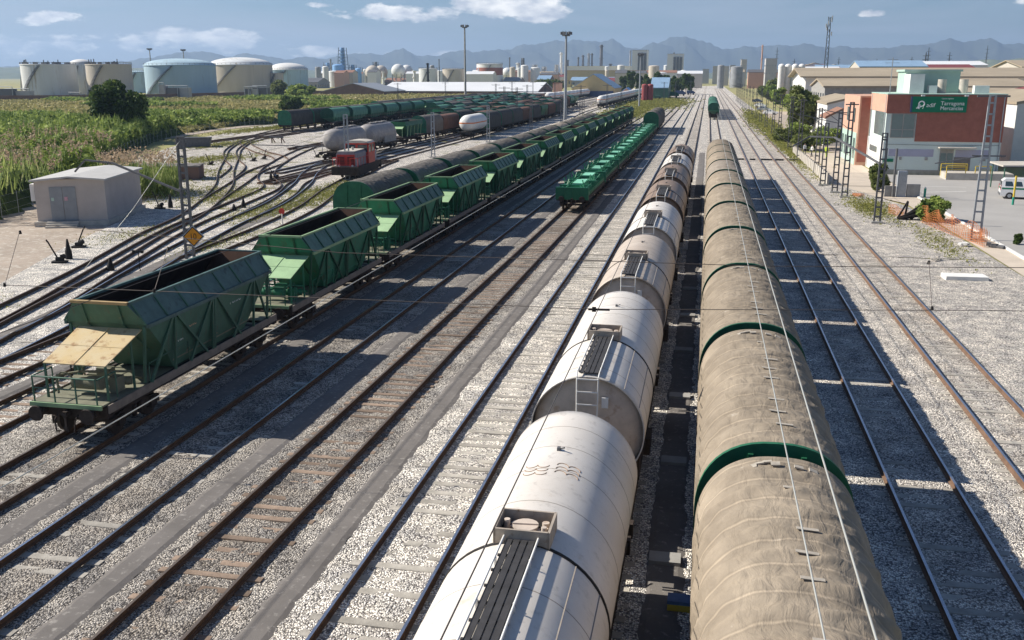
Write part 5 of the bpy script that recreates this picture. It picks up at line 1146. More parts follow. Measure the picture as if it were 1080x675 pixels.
bldg('low_tan_warehouse', 'low warehouse with a tan roof behind the station plant room', 44, 96, 182, 214, 7.0, m_concG, m_roofT, 'gable', 1.6, 'Y', wins=[(3.5, 5, 10, .4)])
bldg('maroon_roof_hall', 'hall with a shallow maroon gabled roof right of the station roof', 44, 66, 158, 176, 7.5, m_concW, m_maroon, 'gable', 2.2, 'X')
bldg('blue_roof_hall', 'distant hall with a striped light blue roof right of the radio mast', 60, 86, 420, 450, 14.5, m_concW, m_bluer, 'gable', 2.5, 'Y')
bldg('white_arch_hall', 'distant white arched hall left of the radio mast', 48, 66, 520, 560, 12, m_wpaint, m_roofW, 'barrel', 3.5, 'Y')
for i, (x0, x1, y0, h, m1, m2, lb) in enumerate(((110, 190, 380, 14, m_concW, m_roofT, 'wide tan roofed shed behind the station plant room'), (150, 230, 470, 17, m_concG, m_roofW, 'pale roofed shed on the right skyline'), (210, 300, 560, 24, m_salmon, m_maroon, 'reddish roofed block on the right skyline'), (120, 160, 620, 17, m_wpaint, m_roofW, 'small white hall among the right hand trees'), (250, 330, 520, 20, m_concW, m_roofT, 'tan roofed shed furthest right on the skyline'), (90, 130, 520, 14, m_wpaint, m_maroon, 'white shed with maroon roof on the skyline'))): bldg('industrial_shed', lb, x0, x1, y0, y0+40, h, m1, m2, 'gable', 2.5, 'Y', wins=[(h*.4, h*.6, 8, .5)])
# white silos and the distant town
def silo(x, y, r, h, m, label, dome=.0, n=20, name='silo', cat='silo', group=None, extra=None):
    t = thing(name, label, cat, (x, y, -.3), 0, group); b = MB(); b.lathe((0, 0, 0), [(r, 0), (r, h)], n); b.build('shell', m, t)
    b = MB(); b.lathe((0, 0, h), [(r+.02*r, 0), (r+.02*r, .3)]+[(max(.01, r*math.cos(q)), .3+dome*math.sin(q)) for q in np.linspace(.05, math.pi/2, 8)], n); b.build('roof', extra or m, t); return t
for i in range(4): silo(29.6+2.75*i, 425+1.5*(i % 2), 1.36, 15.0, m_wpaint, f'{["leftmost","second","third","rightmost"][i]} of the four tall white silos beside the running lines', 1.0, group='white silos')
bldg('pink_shed', 'low salmon shed right of the white silos', 38, 56, 402, 418, 7.5, m_salmon, m_roofT, 'flat')
m_conc2 = mat('hazy_concrete', (.45, .44, .43), .85, 0, .15, .2)
for i, (x0, x1, yt, D, lb) in enumerate(((763, 769, 70, 1200, 'grey block beside the far end of the tracks'), (770, 776, 69, 1280, 'low grey block at the end of the tracks'), (782, 788, 63, 1150, 'slim grey grain tower near the silos'), (808, 820, 62, 900, 'square pale tower right of the white silos'), (752, 760, 70, 1400, 'small distant flats above the tracks'), (741, 748, 73, 1500, 'low distant flats left of the tracks'), (824, 836, 70, 1000, 'low pale factory block right of the silos'))):
    a = at(x0, yt, D); c = at(x1, yt, D); bldg('tower_block', lb, a[0], c[0], D, D+20, a[2], m_conc2 if i % 2 else m_concW, None, 'flat', wins=[(a[2]*z, a[2]*(z+.04), 4, .4) for z in (.5, .75)], mwin=m_galv)
# storage tanks on the left
def stank(x0, x1, yt, yb, m, label, dome=0., mr=None, gear=False, top=None):
    X0, Y = gp(x0, yb)[0], gp((x0+x1)/2, yb)[1]; a = at(x0, yt, Y); c = at(x1, yt, Y); r = (c[0]-a[0])/2; kk = (Y+r)/Y; t = silo((a[0]+c[0])/2*kk, Y+r, r*kk, H_+(a[2]-H_)*kk, m, label, dome, 40, 'storage_tank', 'storage tank', None, mr)
    h = H_+(a[2]-H_)*kk; r *= kk; rl = MB()
    rl.lathe((0, 0, h+.35), [(r*1.0, 0), (r*1.0, .12)], 40); rl.lathe((0, 0, h+1.3), [(r*1.0, 0), (r*1.0, .12)], 40)
    for k in range(40): q = k*2*math.pi/40; rl.bar((r*math.cos(q), r*math.sin(q), h+.3), (r*math.cos(q), r*math.sin(q), h+1.4), .12)
    rl.build('railing', m_galvd, t)
    st = MB()
    for k in range(24): q0 = -2.2+k*.04; st.box(((r+.6)*math.cos(q0), (r+.6)*math.sin(q0), .5+(h-.5)*k/24), (1.2, 1.2, .5), q0)
    st.build('stair', m_galvd, t)
    if gear:
        g = MB(); rr = random.Random(int(x0))
        for k in range(12): q = rr.uniform(math.pi, 2*math.pi); hh = rr.uniform(1, 3.2); g.bar((r*.85*math.cos(q), r*.85*math.sin(q), h), (r*.85*math.cos(q), r*.85*math.sin(q), h+hh), .35); g.box((r*.85*math.cos(q), r*.85*math.sin(q), h+.9), (rr.uniform(1, 3), 1, rr.uniform(.6, 1.4)))
        g.build('roof_gear', m_galvd, t)
    return t
stank(75, 96, 68, 101, m_tankK, 'stained tank standing between and behind the two leftmost big tanks', 3.0, m_wpaint)
stank(27, 75, 68, 102.5, m_tankK, 'big white tank with brown streaks, leftmost of the tank farm', 0.3, None, True)
stank(94, 135, 68, 102.5, m_tankN, 'beige tank with peeling paint right of the leftmost big tank', 0.3, None, True)
stank(135, 157, 76, 98, m_tankB, 'low turquoise tank half hidden behind the dark round tree', 1, m_tankB)
stank(157, 223, 69, 101, m_tankB, 'large pale blue tank with a shallow dome in the middle of the farm', 4.0, m_tankB)
stank(224, 284, 68.5, 98.5, m_tankN, 'large beige grey tank with a domed pale roof', 5.0, m_tankK)
stank(283, 298, 77, 98, m_tankN, 'narrow beige tank tucked against the big domed tank')
stank(285, 323, 73.5, 96, m_tankB, 'blue tank with a bright white dome, rightmost of the farm', 5.2, m_wpaint)
stank(22, 29, 72, 101, m_wpaint, 'slim white tank at the left edge of the tank farm')
stank(442, 461, 72.5, 92, m_tankK, 'pale storage tank left of the dark chimney', 0.5); stank(467, 489, 73, 92, m_tankN, 'pinkish streaked tank left of the tall floodlight mast', .5)
rt_ = stank(503, 530, 67.5, 92, m_wpaint, 'white storage tank with a broad red band', 0.5)
_s = rt_.children[0]; rr_ = max(v.co.x for v in _s.data.vertices); hh_ = max(v.co.z for v in _s.data.vertices); b = MB(); b.lathe((0, 0, 0), [(rr_*1.006, hh_*.50), (rr_*1.006, hh_*.80)], 40); b.build('red_band', m_brick, rt_)
# bund walls, low buildings before the tanks
x0, y0 = gp(-40, 106); x1, y1 = gp(420, 100)
def wall(name, label, pts, h, th, m, z0=-.3, cat='wall'):
    b = MB()
    for p, q in zip(pts, pts[1:]): b.bar((p[0], p[1], z0+h/2), (q[0], q[1], z0+h/2), th, h)
    return tag(b.build(name, m), label, cat)
wall('boundary_wall', 'long brown boundary wall along the foot of the storage tanks', [gp(-60, 107), gp(140, 105.5), gp(300, 100.5), gp(402, 100)], 2.6, .5, m_wallb)
for i, (x, w, h) in enumerate(((172, 3, 7), (180, 9, 5.5), (192, 8, 5.5), (262, 3, 5), (268, 5, 5), (275, 8, 5.5), (120, 5, 2.5), (80, 7, 2.2), (20, 14, 4), (4, 12, 5))):
    X, Y = gp(x, 104); t = thing('pump_unit', f'{ORD[i]} grey pump unit or pipe cabin by the tank farm wall', 'pump unit', (X, Y, -.3), 0, 'pump cabins by the tanks'); b = MB(); b.b2(-w/2, w/2, 0, 3, 0, h); b.build('cabin', m_galvd if i % 2 else m_conc2, t); b = MB(); b.tube([(-w/2, -.5, 0), (-w/2, -.5, h+1), (w/2, -.5, h+1), (w/2, -.5, 0)], .2); b.build('pipe', m_galv, t)
def fb(name, label, x0, x1, yt, yb, m, mr=None, roof='flat', rh=2., dep=20, wins=None, axis='X', cat='building', D=None, **k):
    Y = D or gp((x0+x1)/2, yb)[1]; a = at(x0, yt, Y); c = at(x1, yt, Y); return bldg(name, label, a[0], c[0], Y, Y+dep, a[2], m, mr, roof, rh, axis, wins, cat, **k)
fb('blue_grey_warehouse', 'low warehouse with a grey blue gabled roof behind the field', 340, 405, 96.5, 101, m_wallb, m_galv, 'gable', 4.5, 40)
fb('white_roof_depot', 'very long low depot with a bright white roof', 400, 566, 96, 100, m_wallb, m_roofW, 'gable', 5.0, 60, axis='Y')
fb('white_roof_annex', 'lower white roofed annex at the right end of the long depot', 545, 583, 98.5, 101, m_wallb, m_roofW, 'flat', 2, 30)
fb('brick_hut', 'small brick house left of the yellow shed', 583, 590, 88, 101, m_salmon, m_tile, 'flat', dep=12)
t = fb('yellow_shed', 'cream yellow engine shed with a grey blue gabled roof and open front', 603, 648, 93, 102, m_yelw, m_bluer, 'gable', 7.5, 45, doors=None)
Y_ = gp(625, 102)[1]; a = at(614, 96, Y_); c = at(647, 96, Y_); b = MB(); b.b2(a[0], c[0], Y_-.2, Y_-.01, -.25, a[2]); b.build('opening', m_navy, t)
fb('cream_house', 'small cream house with saw-tooth gables behind the yellow shed', 586, 602, 85, 92, m_yelw, m_tile, 'flat', dep=12, wins=[(3, 6, 5, .4)])
fb('blue_roof_kiosk', 'small pink kiosk with a bright blue pitched roof', 654, 667, 98, 103, m_salmon, m_ltblue, 'gable', 2.5, 14)
fb('dark_green_shed', 'dark green shed with a light blue roof behind the red silos', 686, 705, 93, 104, m_green1, m_bluer, 'gable', 5.0, 30, axis='Y')
for i, x in enumerate((679.5, 685.5)): X, Y = gp(x, 106.5); silo(X, Y, 1.35, 7.0, mat('dusty_red_silo', (.30, .07, .07), .6, 0, .2, .6), f'{["left","right"][i]} one of the twin red silos at the yard end', .5, 16)
for i, (x0, x1, yt, yb, m, lb) in enumerate(((702, 716, 96, 103, m_green2, 'green maintenance machine parked beyond the track fan'), (704, 712, 91, 97, m_greenP, 'light green tank on legs beyond the track fan'), (724, 733, 95, 100, m_navy, 'dark blue wagon parked beyond the track fan'), (712, 723, 95, 101, m_navy, 'navy van body beside the dark blue wagon'), (690, 697, 100, 105, m_green1, 'small green tractor beside the red silos'))):
    X, Y = gp((x0+x1)/2, yb); a = at(x0, yt, Y); c = at(x1, yt, Y); w = c[0]-a[0]; t = thing('yard_machine', lb, 'machine', (X, Y, -.3)); b = MB(); b.prism([(-w/2, .9), (w/2, .9), (w/2, a[2]*.6), (w*.2, a[2]), (-w/2, a[2])], 0, 4); b.build('body', m, t)
    for q in (-.3, .3): b = MB(); b.cyl((w*q, -.1, .5), (w*q, 4.1, .5), .5, n=12); b.build('wheel', m_black, t)
# refinery skyline
m_steelB = mat('refinery_steel_blue', (.16, .22, .30), .7, .1, .3, .2); m_steelG = mat('refinery_grey', (.30, .31, .32), .7, .1, .3, .2)
def plant_tower(x, yt, yb, w, label, D, m=m_steelB, kind='frame'):
    a = at(x, yt, D); h = a[2]; t = thing('refinery_tower', label, 'tower', (a[0], D, -.3)); W_ = w*D/1000
    if kind == 'frame':
        b = MB(); n = int(h/4)
        for i in range(n): 
            ww = W_*(1-.45*i/n); z = h*i/n
            b.b2(-ww/2, ww/2, -ww/2, ww/2, z, z+.4)
            for sx in (-1, 1):
                for sy in (-1, 1): b.bar((sx*ww/2, sy*ww/2, z), (sx*ww/2*.96, sy*ww/2*.96, z+h/n), .7)
            b.bar((-ww/2, -ww/2, z), (ww/2, -ww/2, z+h/n), .4)
        b.build('frame', m, t); b = MB(); b.cyl((0, 0, 0), (0, 0, h*1.0), W_*.28, W_*.2, 10); b.build('column', m_ltblue if 'blue' in label else m_steelG, t)
    else:
        b = MB(); b.cyl((0, 0, 0), (0, 0, h), W_/2, W_/2*.85, 12); b.build('stack', m, t)
        b = MB()
        for q in (.35, .65, .95): b.cyl((0, 0, h*q), (0, 0, h*q+.6), W_*.75, n=12)
        b.build('platform', m, t)
    return t
for x, yt, w, lb, D, m, k in ((361, 50, 11, 'tallest blue refinery column with platforms', 1250, m_steelB, 'frame'), (372, 68, 9, 'short dark frame right of the tallest blue column', 1250, m_steelB, 'frame'), (346, 66, 12, 'grey framed unit left of the tallest blue column', 1260, m_steelG, 'frame'), (348.5, 62, 2, 'thin grey stack left of the tallest column', 1240, m_steelG, 's'), (379, 71, 8, 'low dark frame among the small tanks', 1260, m_steelG, 'frame'), (396, 65, 7, 'dark grid frame over the storage spheres', 1250, m_galvd, 'frame'),
        (451, 66, 2.6, 'dark chimney standing in front of the pale tanks', 745, m_black, 's'), (437, 74, 3.5, 'stubby white stack in front of the pale tank', 740, m_wpaint, 's'), (404, 75, 2.5, 'short white stack at the left end of the depot roof', 730, m_wpaint, 's'),
        (546.5, 66, 4, 'pale refinery tower left in its pair', 1500, m_wpaint, 's'), (551.5, 61, 4, 'dark refinery tower right in its pair', 1500, m_galvd, 'frame'), (564, 68, 8, 'white framed vessels left of the first plant stacks', 1500, m_wpaint, 'frame'), (574, 70, 7, 'smaller white framed vessels next to the larger ones', 1500, m_wpaint, 'frame'), (587, 68, 5, 'pale vessel tower behind the floodlight mast', 1500, m_wpaint, 'frame'), (592, 55, 3, 'slim white column behind the floodlight mast', 1500, m_wpaint, 's'),
        (634.5, 47, 3.4, 'tall dark chimney with a flat top in the middle skyline', 1500, m_galvd, 's'), (610, 60, 2, 'thin dark stack, leftmost of the plant stacks', 1500, m_galvd, 's'), (615, 58, 2.4, 'dark stack second from the left above the long plant', 1500, m_galvd, 's'), (621, 56, 2.6, 'pale stack third above the long plant', 1500, m_steelG, 's'), (624.5, 56, 2, 'thin stack beside the pale one', 1500, m_galvd, 's'), (599, 63, 2, 'thin stack just right of the floodlight mast', 1500, m_galvd, 's'), (665, 53, 2, 'thin stack left of the white silo block', 1500, m_steelG, 's'),
        (463, 62, 1.2, 'hair-thin mast above the pale tanks', 1200, m_galvd, 's'), (537.5, 60, 1.4, 'hair-thin stack left of the pale refinery tower', 1400, m_galvd, 's'), (711, 55, 1.4, 'aerial stack on the right white silo block', 1450, m_galvd, 's'), (804.5, 47, 1.6, 'slender chimney right of the white silos', 1200, m_salmon, 's'), (644, 67, 3, 'tiny dark vessel right of the tall chimney', 1500, m_galvd, 's')):
    plant_tower(x, yt, 80, w, lb, D, m, k)
def sphere(x, y, r_px, D, label, m=m_tankN):
    c = at(x, y, D); r = r_px*D/1000; t = thing('storage_sphere', label, 'storage sphere', (c[0], D, 0)); b = MB(); b.lathe((0, 0, c[2]), [(max(.01, r*math.sin(q)), -r*math.cos(q)) for q in np.linspace(0, math.pi, 14)], 24); b.build('shell', m, t)
    b = MB()
    for k in range(8): q = k*math.pi/4; b.bar((r*.9*math.cos(q), r*.9*math.sin(q), -.3), (r*.9*math.cos(q), r*.9*math.sin(q), c[2]), r*.08)
    b.build('leg', m_steelG, t)
sphere(393, 77, 8, 1150, 'left storage sphere beside the dark grid frame'); sphere(402, 76, 7, 1180, 'right storage sphere partly behind the left one'); sphere(420, 75, 7.5, 1150, 'pale storage sphere left of the pale tanks', m_tankK); sphere(429, 75, 6.5, 1180, 'whiter storage sphere nearest the pale tanks', m_wpaint); sphere(535, 77, 5.5, 1300, 'small white dome right of the red banded tank', m_wpaint)
for i, (x0, x1, yt, m, lb) in enumerate(((351, 362, 69, m_ltblue, 'light blue cylinder left of the blue column'), (335, 342, 76, m_ltblue, 'small pale blue tank left of the refinery'), (375, 381, 73, m_ltblue, 'small light blue tank right of the refinery'), (383, 387, 74, m_wpaint, 'small white tank right of the light blue one'), (354, 370, 77, m_tankK, 'squat pale tank in front of the blue column'))):
    a = at(x0, yt, 1150); c = at(x1, yt, 1150); silo((a[0]+c[0])/2, 1150, (c[0]-a[0])/2, a[2], m, lb, 1.5, 20, 'process_tank', 'storage tank')
fb('long_plant', 'long low white plant building under the stacks', 595, 690, 70, 82, m_wpaint, None, 'flat', 2, 60, D=1450)
fb('ochre_plant', 'ochre fronted plant building below the long white one', 598, 704, 74.5, 82, m_yelw, mat('ochre_roof', (.40, .22, .10), .8, 0, .15, .05), 'flat', 2, 50, D=1250)
for x0, x1, yt, lb in ((667, 683, 53, 'left of the two big white silo blocks with dark slots'), (704, 721, 57, 'right of the two big white silo blocks with dark slots')):
    t = fb('silo_block', lb, x0, x1, yt, 82, m_wpaint, m_galvd, 'flat', 2, 30, D=1400)
    for k in range(3):
        a = at(x0+(x1-x0)*(.38+.2*k), yt+3, 1399); c = at(x0+(x1-x0)*(.52+.2*k), yt+3, 1399); b = MB(); b.b2(a[0], c[0], 1398, 1399.5, 12, a[2]); b.build('dark_slot', m_galvd, t)
for i, (x0, x1, yt, yb, m, lb) in enumerate(((545, 568, 79, 88, m_maroon, 'maroon roofed house left of the cream house'), (572, 602, 79, 88, m_maroon, 'wide maroon roofed house behind the cream house'), (566, 580, 82, 92, m_bluer, 'blue roofed house between the maroon roofs'), (602, 652, 83, 90, m_bluer, 'long blue roofed shed behind the yellow shed'), (652, 702, 80, 88, m_tile, 'long terracotta roofed shed in the middle distance'), (640, 665, 84, 91, m_maroon, 'dark maroon roofed shed above the kiosk'), (700, 722, 82, 90, m_roofT, 'tan roofed shed left of the dark pines'), (300, 335, 85, 93, m_galvd, 'dark low shed right of the tank farm'), (405, 440, 84, 90, m_tile, 'rusty roofed buildings behind the white depot'), (530, 548, 84, 92, m_concG, 'grey house right of the red banded tank'))):
    fb('distant_shed', lb, x0, x1, yt+2, yb, m_concG if i % 2 else m_wallb, m, 'gable', 4, 30, wins=[(1, 3, 8, .4)], axis='Y')
# yard clutter: low buildings between the wagons and the plants
r_ = random.Random(11)
for i in range(22):
    x = r_.uniform(330, 860); D = r_.uniform(850, 1400); a = at(x, r_.uniform(76, 79), D); w = r_.uniform(10, 34)
    bldg('distant_building', f'{ORD[i]} small pale building scattered along the far skyline', a[0], a[0]+w, D, D+15, a[2], r_.choice([m_wpaint, m_conc2, m_wallb, m_concW, m_salmon]), r_.choice([m_roofT, m_galvd, m_tile, m_roofW]), 'gable', 2.5, 'Y', group='small buildings along the far skyline')
for i in range(26):
    x = r_.choice([r_.uniform(-60, 340), r_.uniform(520, 760), r_.uniform(800, 1120)]); D = r_.uniform(600, 900); X = at(x, 80, D)[0]
    if x < 340: D = r_.uniform(900, 1200); X = at(x, 80, D)[0]
    tree(X, D, r_.uniform(7, 12), r_.uniform(6, 11), f'{ORD[i]} hazy tree scattered between the far sheds', lf_tree if i % 2 else lf_olive, 900, .3, 1.6, 'tree', group='hazy trees between the far sheds', low=0, seed=200+i, clumps=9)

for i in range(30):
    px = r_.uniform(815, 1110); D = r_.uniform(340, 1000); ym = r_.uniform(70, 79); a = at(px, ym, D); w = r_.uniform(8, 30); hh = max(3.5, a[2])
    if D < 480 and a[0] < 205: D += 250; a = at(px, ym, D); hh = max(3.5, a[2])
    bldg('distant_building', f'{ORD[i % 26]} {"small" if i < 26 else "late small"} shed or house in the right hand industrial skyline', a[0], a[0]+w, D, D+14, hh, r_.choice([m_wpaint, m_concW, m_salmon, m_yelw, m_conc2]), r_.choice([m_roofT, m_tile, m_roofW, m_maroon, m_bluer]), 'gable', 2.0, r_.choice('XY'), wins=[(hh*.4, hh*.6, 5, .4)], group='small sheds along the right skyline')
for i in range(26):
    px = r_.uniform(330, 820); D = r_.uniform(900, 1500); ym = r_.uniform(69, 77); a = at(px, ym, D); hh = a[2]; w = r_.uniform(2, 6)
    silo(a[0], D, w, hh, r_.choice([m_wpaint, m_tankK, m_tankN, m_steelG]), f'{ORD[i]} pale process vessel scattered across the industrial skyline', 1.0, 12, 'process_vessel', 'vessel', 'pale vessels across the skyline')
# ================================================================ masts and wires
def lattice_mast(x, y, h, label, w0=.55, w1=.28, m=None, group=None, rz=0, base=True, rungs=.75, arm=None):
    m = m or m_galv; t = thing('catenary_mast', label, 'mast', (x, y, -.2), rz, group); b = MB()
    for s in (-1, 1): b.bar((s*w0/2, 0, 0), (s*w1/2, 0, h), .10, .16)
    b.build('upright', m, t) if False else None
    for s in (-1, 1): q = MB(); q.bar((s*w0/2, 0, 0), (s*w1/2, 0, h), .12, .17); q.build('upright', m, t)
    r = MB(); z = .5
    while z < h: k = w0+(w1-w0)*z/h; r.b2(-k/2, k/2, -.05, .05, z-.06, z+.06); z += rungs
    r.b2(-w1/2-.05, w1/2+.05, -.08, .08, h-.05, h+.03); r.build('rung', m, t)
    if base: q = MB(); q.b2(-.45, .45, -.35, .35, -.25, .12); q.build('footing', m_concG, t)
    if arm:
        a = MB()
        for (p, q_, th) in arm: a.bar(p, q_, th)
        a.build('bracket', m_galvd, t)
    return t
GM = 'lattice catenary masts along the right hand side'
lattice_mast(19.15, 72, 10.0, 'tallest lattice mast at the right, standing in orange netting by the car park', .62, .36, arm=[((-1.0, 0, 9.95), (1.1, 0, 9.95), .12), ((-.9, 0, 5.9), (1.3, 0, 5.9), .09), ((-3.2, .3, 5.3), (-.2, 0, 5.9), .07)])
o = bpy.data.objects[-1] if False else None
lattice_mast(13.6, 79, 7.0, 'short dark lattice mast in the gravel left of the round bush', .46, .34, m_galvd, GM, arm=[((-.1, 0, 4.6), (-2.6, 9, 6.1), .14), ((-2.6, 9, 6.1), (-4.6, 10, 6.1), .12), ((-4.6, 10, 6.1), (-6.0, 10, 5.2), .12), ((-.2, 0, 6.7), (.2, 0, 6.7), .1)])
for i, (x, y, h, lb) in enumerate(((13.3, 95.7, 8.9, 'tall dark lattice mast, nearest of the close group of three'), (12.85, 99.5, 8.0, 'middle dark lattice mast of the close group of three'), (12.4, 106, 6.5, 'shorter dark lattice mast at the end of the pale platform fence'), (13.2, 120, 7.6, 'dark lattice mast beside the platform paving'), (12.9, 140, 8.2, 'dark lattice mast near the people on the platform'), (13.0, 158, 8.2, 'dark lattice mast just past the platform'), (12.6, 176, 8.2, 'dark lattice mast before the olive tree'))):
    lattice_mast(x, y, h, lb, .5, .32, m_galvd, GM, arm=[((-.6, 0, h-.2), (.6, 0, h-.2), .10), ((-.2, 0, h-1.2), (-2.6, 0, h-.7), .07), ((-2.6, 0, h-.7), (-.2, 0, h-2.4), .05)] if i != 2 else None)
for i in range(12):
    lattice_mast(12.9, 198+24*i, 8.2, f'{ORD[i]} small lattice mast in the far line beyond the platform', .5, .3, m_galvd, 'far lattice masts beside the running lines', arm=[((-.2, 0, 7), (-3.0, 0, 7.3), .08)], rungs=1.2)
for i, (x, y) in enumerate(((17.0, 97.2), (17.9, 97.0))):
    b = MB(); b.cyl((x, y, -.3), (x, y, 4.4), .11, n=10); tag(b.build('post', m_galvd), f'{["left","right"][i]} one of the two plain grey posts beside the station corner', 'post', 'plain posts')
LM = 'grey lattice masts in the left yard'
lattice_mast(-31.5, 53.7, 7.7, 'nearest grey lattice mast, carrying the yellow speed sign', .55, .42, m_galvd, LM, rungs=.5, arm=[((-.1, 0, 4.3), (-5.0, .3, 6.0), .12), ((-5.0, .3, 6.0), (-6.9, .3, 6.15), .11), ((-6.9, .3, 6.15), (-7.7, .3, 5.4), .09), ((-.4, 0, 7.3), (.4, 0, 7.3), .08)])
for i, (px, py, pt) in enumerate(((367, 190, 119), (457, 166, 117), (515, 150, 110), (560, 139, 103), (592, 130, 100), (615, 125, 99))):
    x, y = gp(px, py); h = at(px, pt, y)[2]; lattice_mast(x, y, h, f'{ORD[i+1]} grey lattice mast from the camera in the line left of the covered train', .5, .38, m_galv if i < 3 else m_galvd, LM, rungs=.9)
def wires():
    r = .011
    for i, (x, m, z, lb) in enumerate(((1.5, m_wirel, 5.3, 'contact wire above the brown covered train'), (1.65, m_wirel, 6.4, 'messenger wire above the brown covered train'), (-2.5, m_wire, 5.3, 'contact wire above the tank wagons'), (-9.8, m_wirel, 5.3, 'contact wire above the track of the flat wagons'), (-15.9, m_wire, 5.3, 'contact wire beside the hopper wagons'), (6.6, m_wire, 6.0, 'contact wire above the shadowed running line'), (10.2, m_wire, 6.0, 'contact wire above the rightmost running line'))):
        if i >= 5: pts = [(x, 60+10*k, z+.25*math.cos(k*1.05)) for k in range(50)]
        else: pts = [(x+.0*k, 6+8*k, z) for k in range(20 if i != 1 else 20)]
        b = MB(); b.tube(pts, r if i not in (0, 1) else .013, 5); tag(b.build('overhead_wire', m), lb, 'wire')
    b = MB(); P = [(-22+44*k/24, 23.4+.0*k, 5.3) for k in range(25)]; b.tube([(-21, 23.0, 5.33), (-2.5, 23.6, 5.3), (7, 25.4, 5.3), (22, 27, 5.4)], .010, 5); tag(b.build('span_wire', m_wire), 'lower cross span wire stretched over all the trains', 'wire')
    b = MB(); b.tube([(-23, 25.2, 6.9), (-10, 25.0, 6.25), (1.6, 25.6, 6.2), (12, 26.6, 6.35), (24, 28.2, 7.0)], .010, 5); tag(b.build('span_wire', m_wire), 'upper cross span wire stretched over all the trains', 'wire')
    for i, (x, y0, lb) in enumerate(((-19.4, 23.05, 'hanger with insulators at the left picture edge'), (-14.8, 23.2, 'hanger with insulators in front of the nearest hopper body'), (5.9, 25.3, 'hanger with insulators right of the shadowed running line'))):
        t = thing('wire_hanger', lb, 'hanger'); b = MB(); zt = 6.75 if i == 0 else 6.4; b.cyl((x, y0, 5.3), (x, y0+.9, zt), .009, n=5); b.build('rod', m_wire, t)
        for z, yy in ((5.33, y0), (zt-.05, y0+.9)): q = MB(); q.cyl((x, yy, z-.05), (x, yy, z+.05), .045, .03, 8); q.build('insulator', m_black, t)
    b = MB(); b.cyl((-2.75, 23.55, 5.3), (-2.2, 23.6, 5.3), .03, n=8); b.box((-2.6, 23.57, 5.3), (.1, .06, .12)); tag(b.build('section_insulator', m_black), 'small black clamp on the cross span wire above the tank wagons', 'insulator')
    # long wires across the yard on the left
    for i, (z, lb) in enumerate(((6.6, 'upper catenary wire along the left mast line'), (5.6, 'lower catenary wire along the left mast line'))):
        b = MB(); b.tube([(-31.5, 53.7, z), (-35, 78, z-.3), (-38.7, 101, z), (-38.7, 134, z), (-37.7, 165, z), (-36.5, 201, z)], .014, 5); tag(b.build('overhead_wire', m_wire), lb, 'wire')
    b = MB(); b.tube([(-31.5, 53.7, 7.3), (-34.0, 52.0, 3.3), (-36.5, 50.2, -.2)], .02, 5); tag(b.build('guy_wire', m_wirel), 'pale guy wire slanting down from the mast with the speed sign', 'wire')
wires()
# tall floodlight masts and radio mast
def flood(px, py, pt, label, w=.55):
    x, y = gp(px, py); h = at(px, pt, y)[2]; t = thing('floodlight_mast', label, 'floodlight mast', (x, y, -.3)); b = MB(); b.cyl((0, 0, 0), (0, 0, h), w*.62, w*.36, 12); b.build('pole', m_concG if px < 520 else m_galv, t)
    b = MB(); b.cyl((0, 0, h-.2), (0, 0, h+.1), w*1.4, n=12)
    for k in range(8): q = k*math.pi/4; b.bar((w*1.4*math.cos(q), w*1.4*math.sin(q), h), (w*1.4*math.cos(q), w*1.4*math.sin(q), h+1.1), .08)
    b.build('platform', m_galvd, t)
    for k in range(6):
        q = k*math.pi/3+.3; b = MB(); b.box((w*1.7*math.cos(q), w*1.7*math.sin(q), h+.5), (.5, .7, .7), q); b.build('lamp', m_galvd, t)
flood(491, 111, 28, 'tall floodlight mast rising behind the white gas tank wagon', .8); flood(596, 126, 36, 'tall grey floodlight mast by the far end of the hopper train', .75); flood(674, 113, 58, 'thin floodlight mast in front of the white tank train', .55)
flood(162, 100, 52, 'small twin-headed floodlight among the storage tanks', .8); flood(197, 100, 53, 'small floodlight above the pale blue tank', .8)
x, y = 44.5, 400; h = 33.5; t = thing('radio_mast', 'tall lattice radio mast with antennas over the long warehouse', 'mast', (x, y, -.3)); b = MB()
for k in range(16):
    z0, z1 = h*k/16, h*(k+1)/16; w = .75-.35*k/16
    for sx in (-1, 1):
        for sy in (-1, 1): b.bar((sx*w, sy*w, z0), (sx*w, sy*w, z1), .16)
    b.bar((-w, -w, z0), (w, -w, z1), .1); b.bar((w, -w, z0), (-w, -w, z1), .1)
b.build('lattice', m_galvd, t)
for k in range(7): q = MB(); a = k*1.1; q.cyl((1.1*math.cos(a), 1.1*math.sin(a), h-7+k*1.0), (1.1*math.cos(a), 1.1*math.sin(a), h-5.6+k*1.0), .22, n=8); q.bar((0, 0, h-6.3+k), (1.1*math.cos(a), 1.1*math.sin(a), h-6.3+k), .08); q.build('antenna', m_galv, t)
for i, (px, pt, D) in enumerate(((820, 50, 1500), (838, 62, 1300), (962, 60, 1300), (1002, 55, 1100), (980, 50, 1200), (977, 55, 900), (1042, 48, 1500), (885, 60, 1600), (906, 63, 1500), (925, 62, 1400))):
    X, Y, h = at(px, pt, D); b = MB(); w = 1.6
    for sx in (-1, 1): b.bar((X+sx*w, Y, 0), (X, Y, h), .5)
    for z in (.7, .8, .9): b.bar((X-2.5, Y, h*z), (X+2.5, Y, h*z), .4)
    for z in np.arange(.1, .9, .1): b.bar((X-w*(1-z), Y, h*z), (X+w*(1-z-.1), Y, h*(z+.1)), .25)
    tag(b.build('power_pylon', m_galvd), f'{ORD[i]} far pylon counted along the right skyline', 'pylon', 'far pylons on the right skyline')
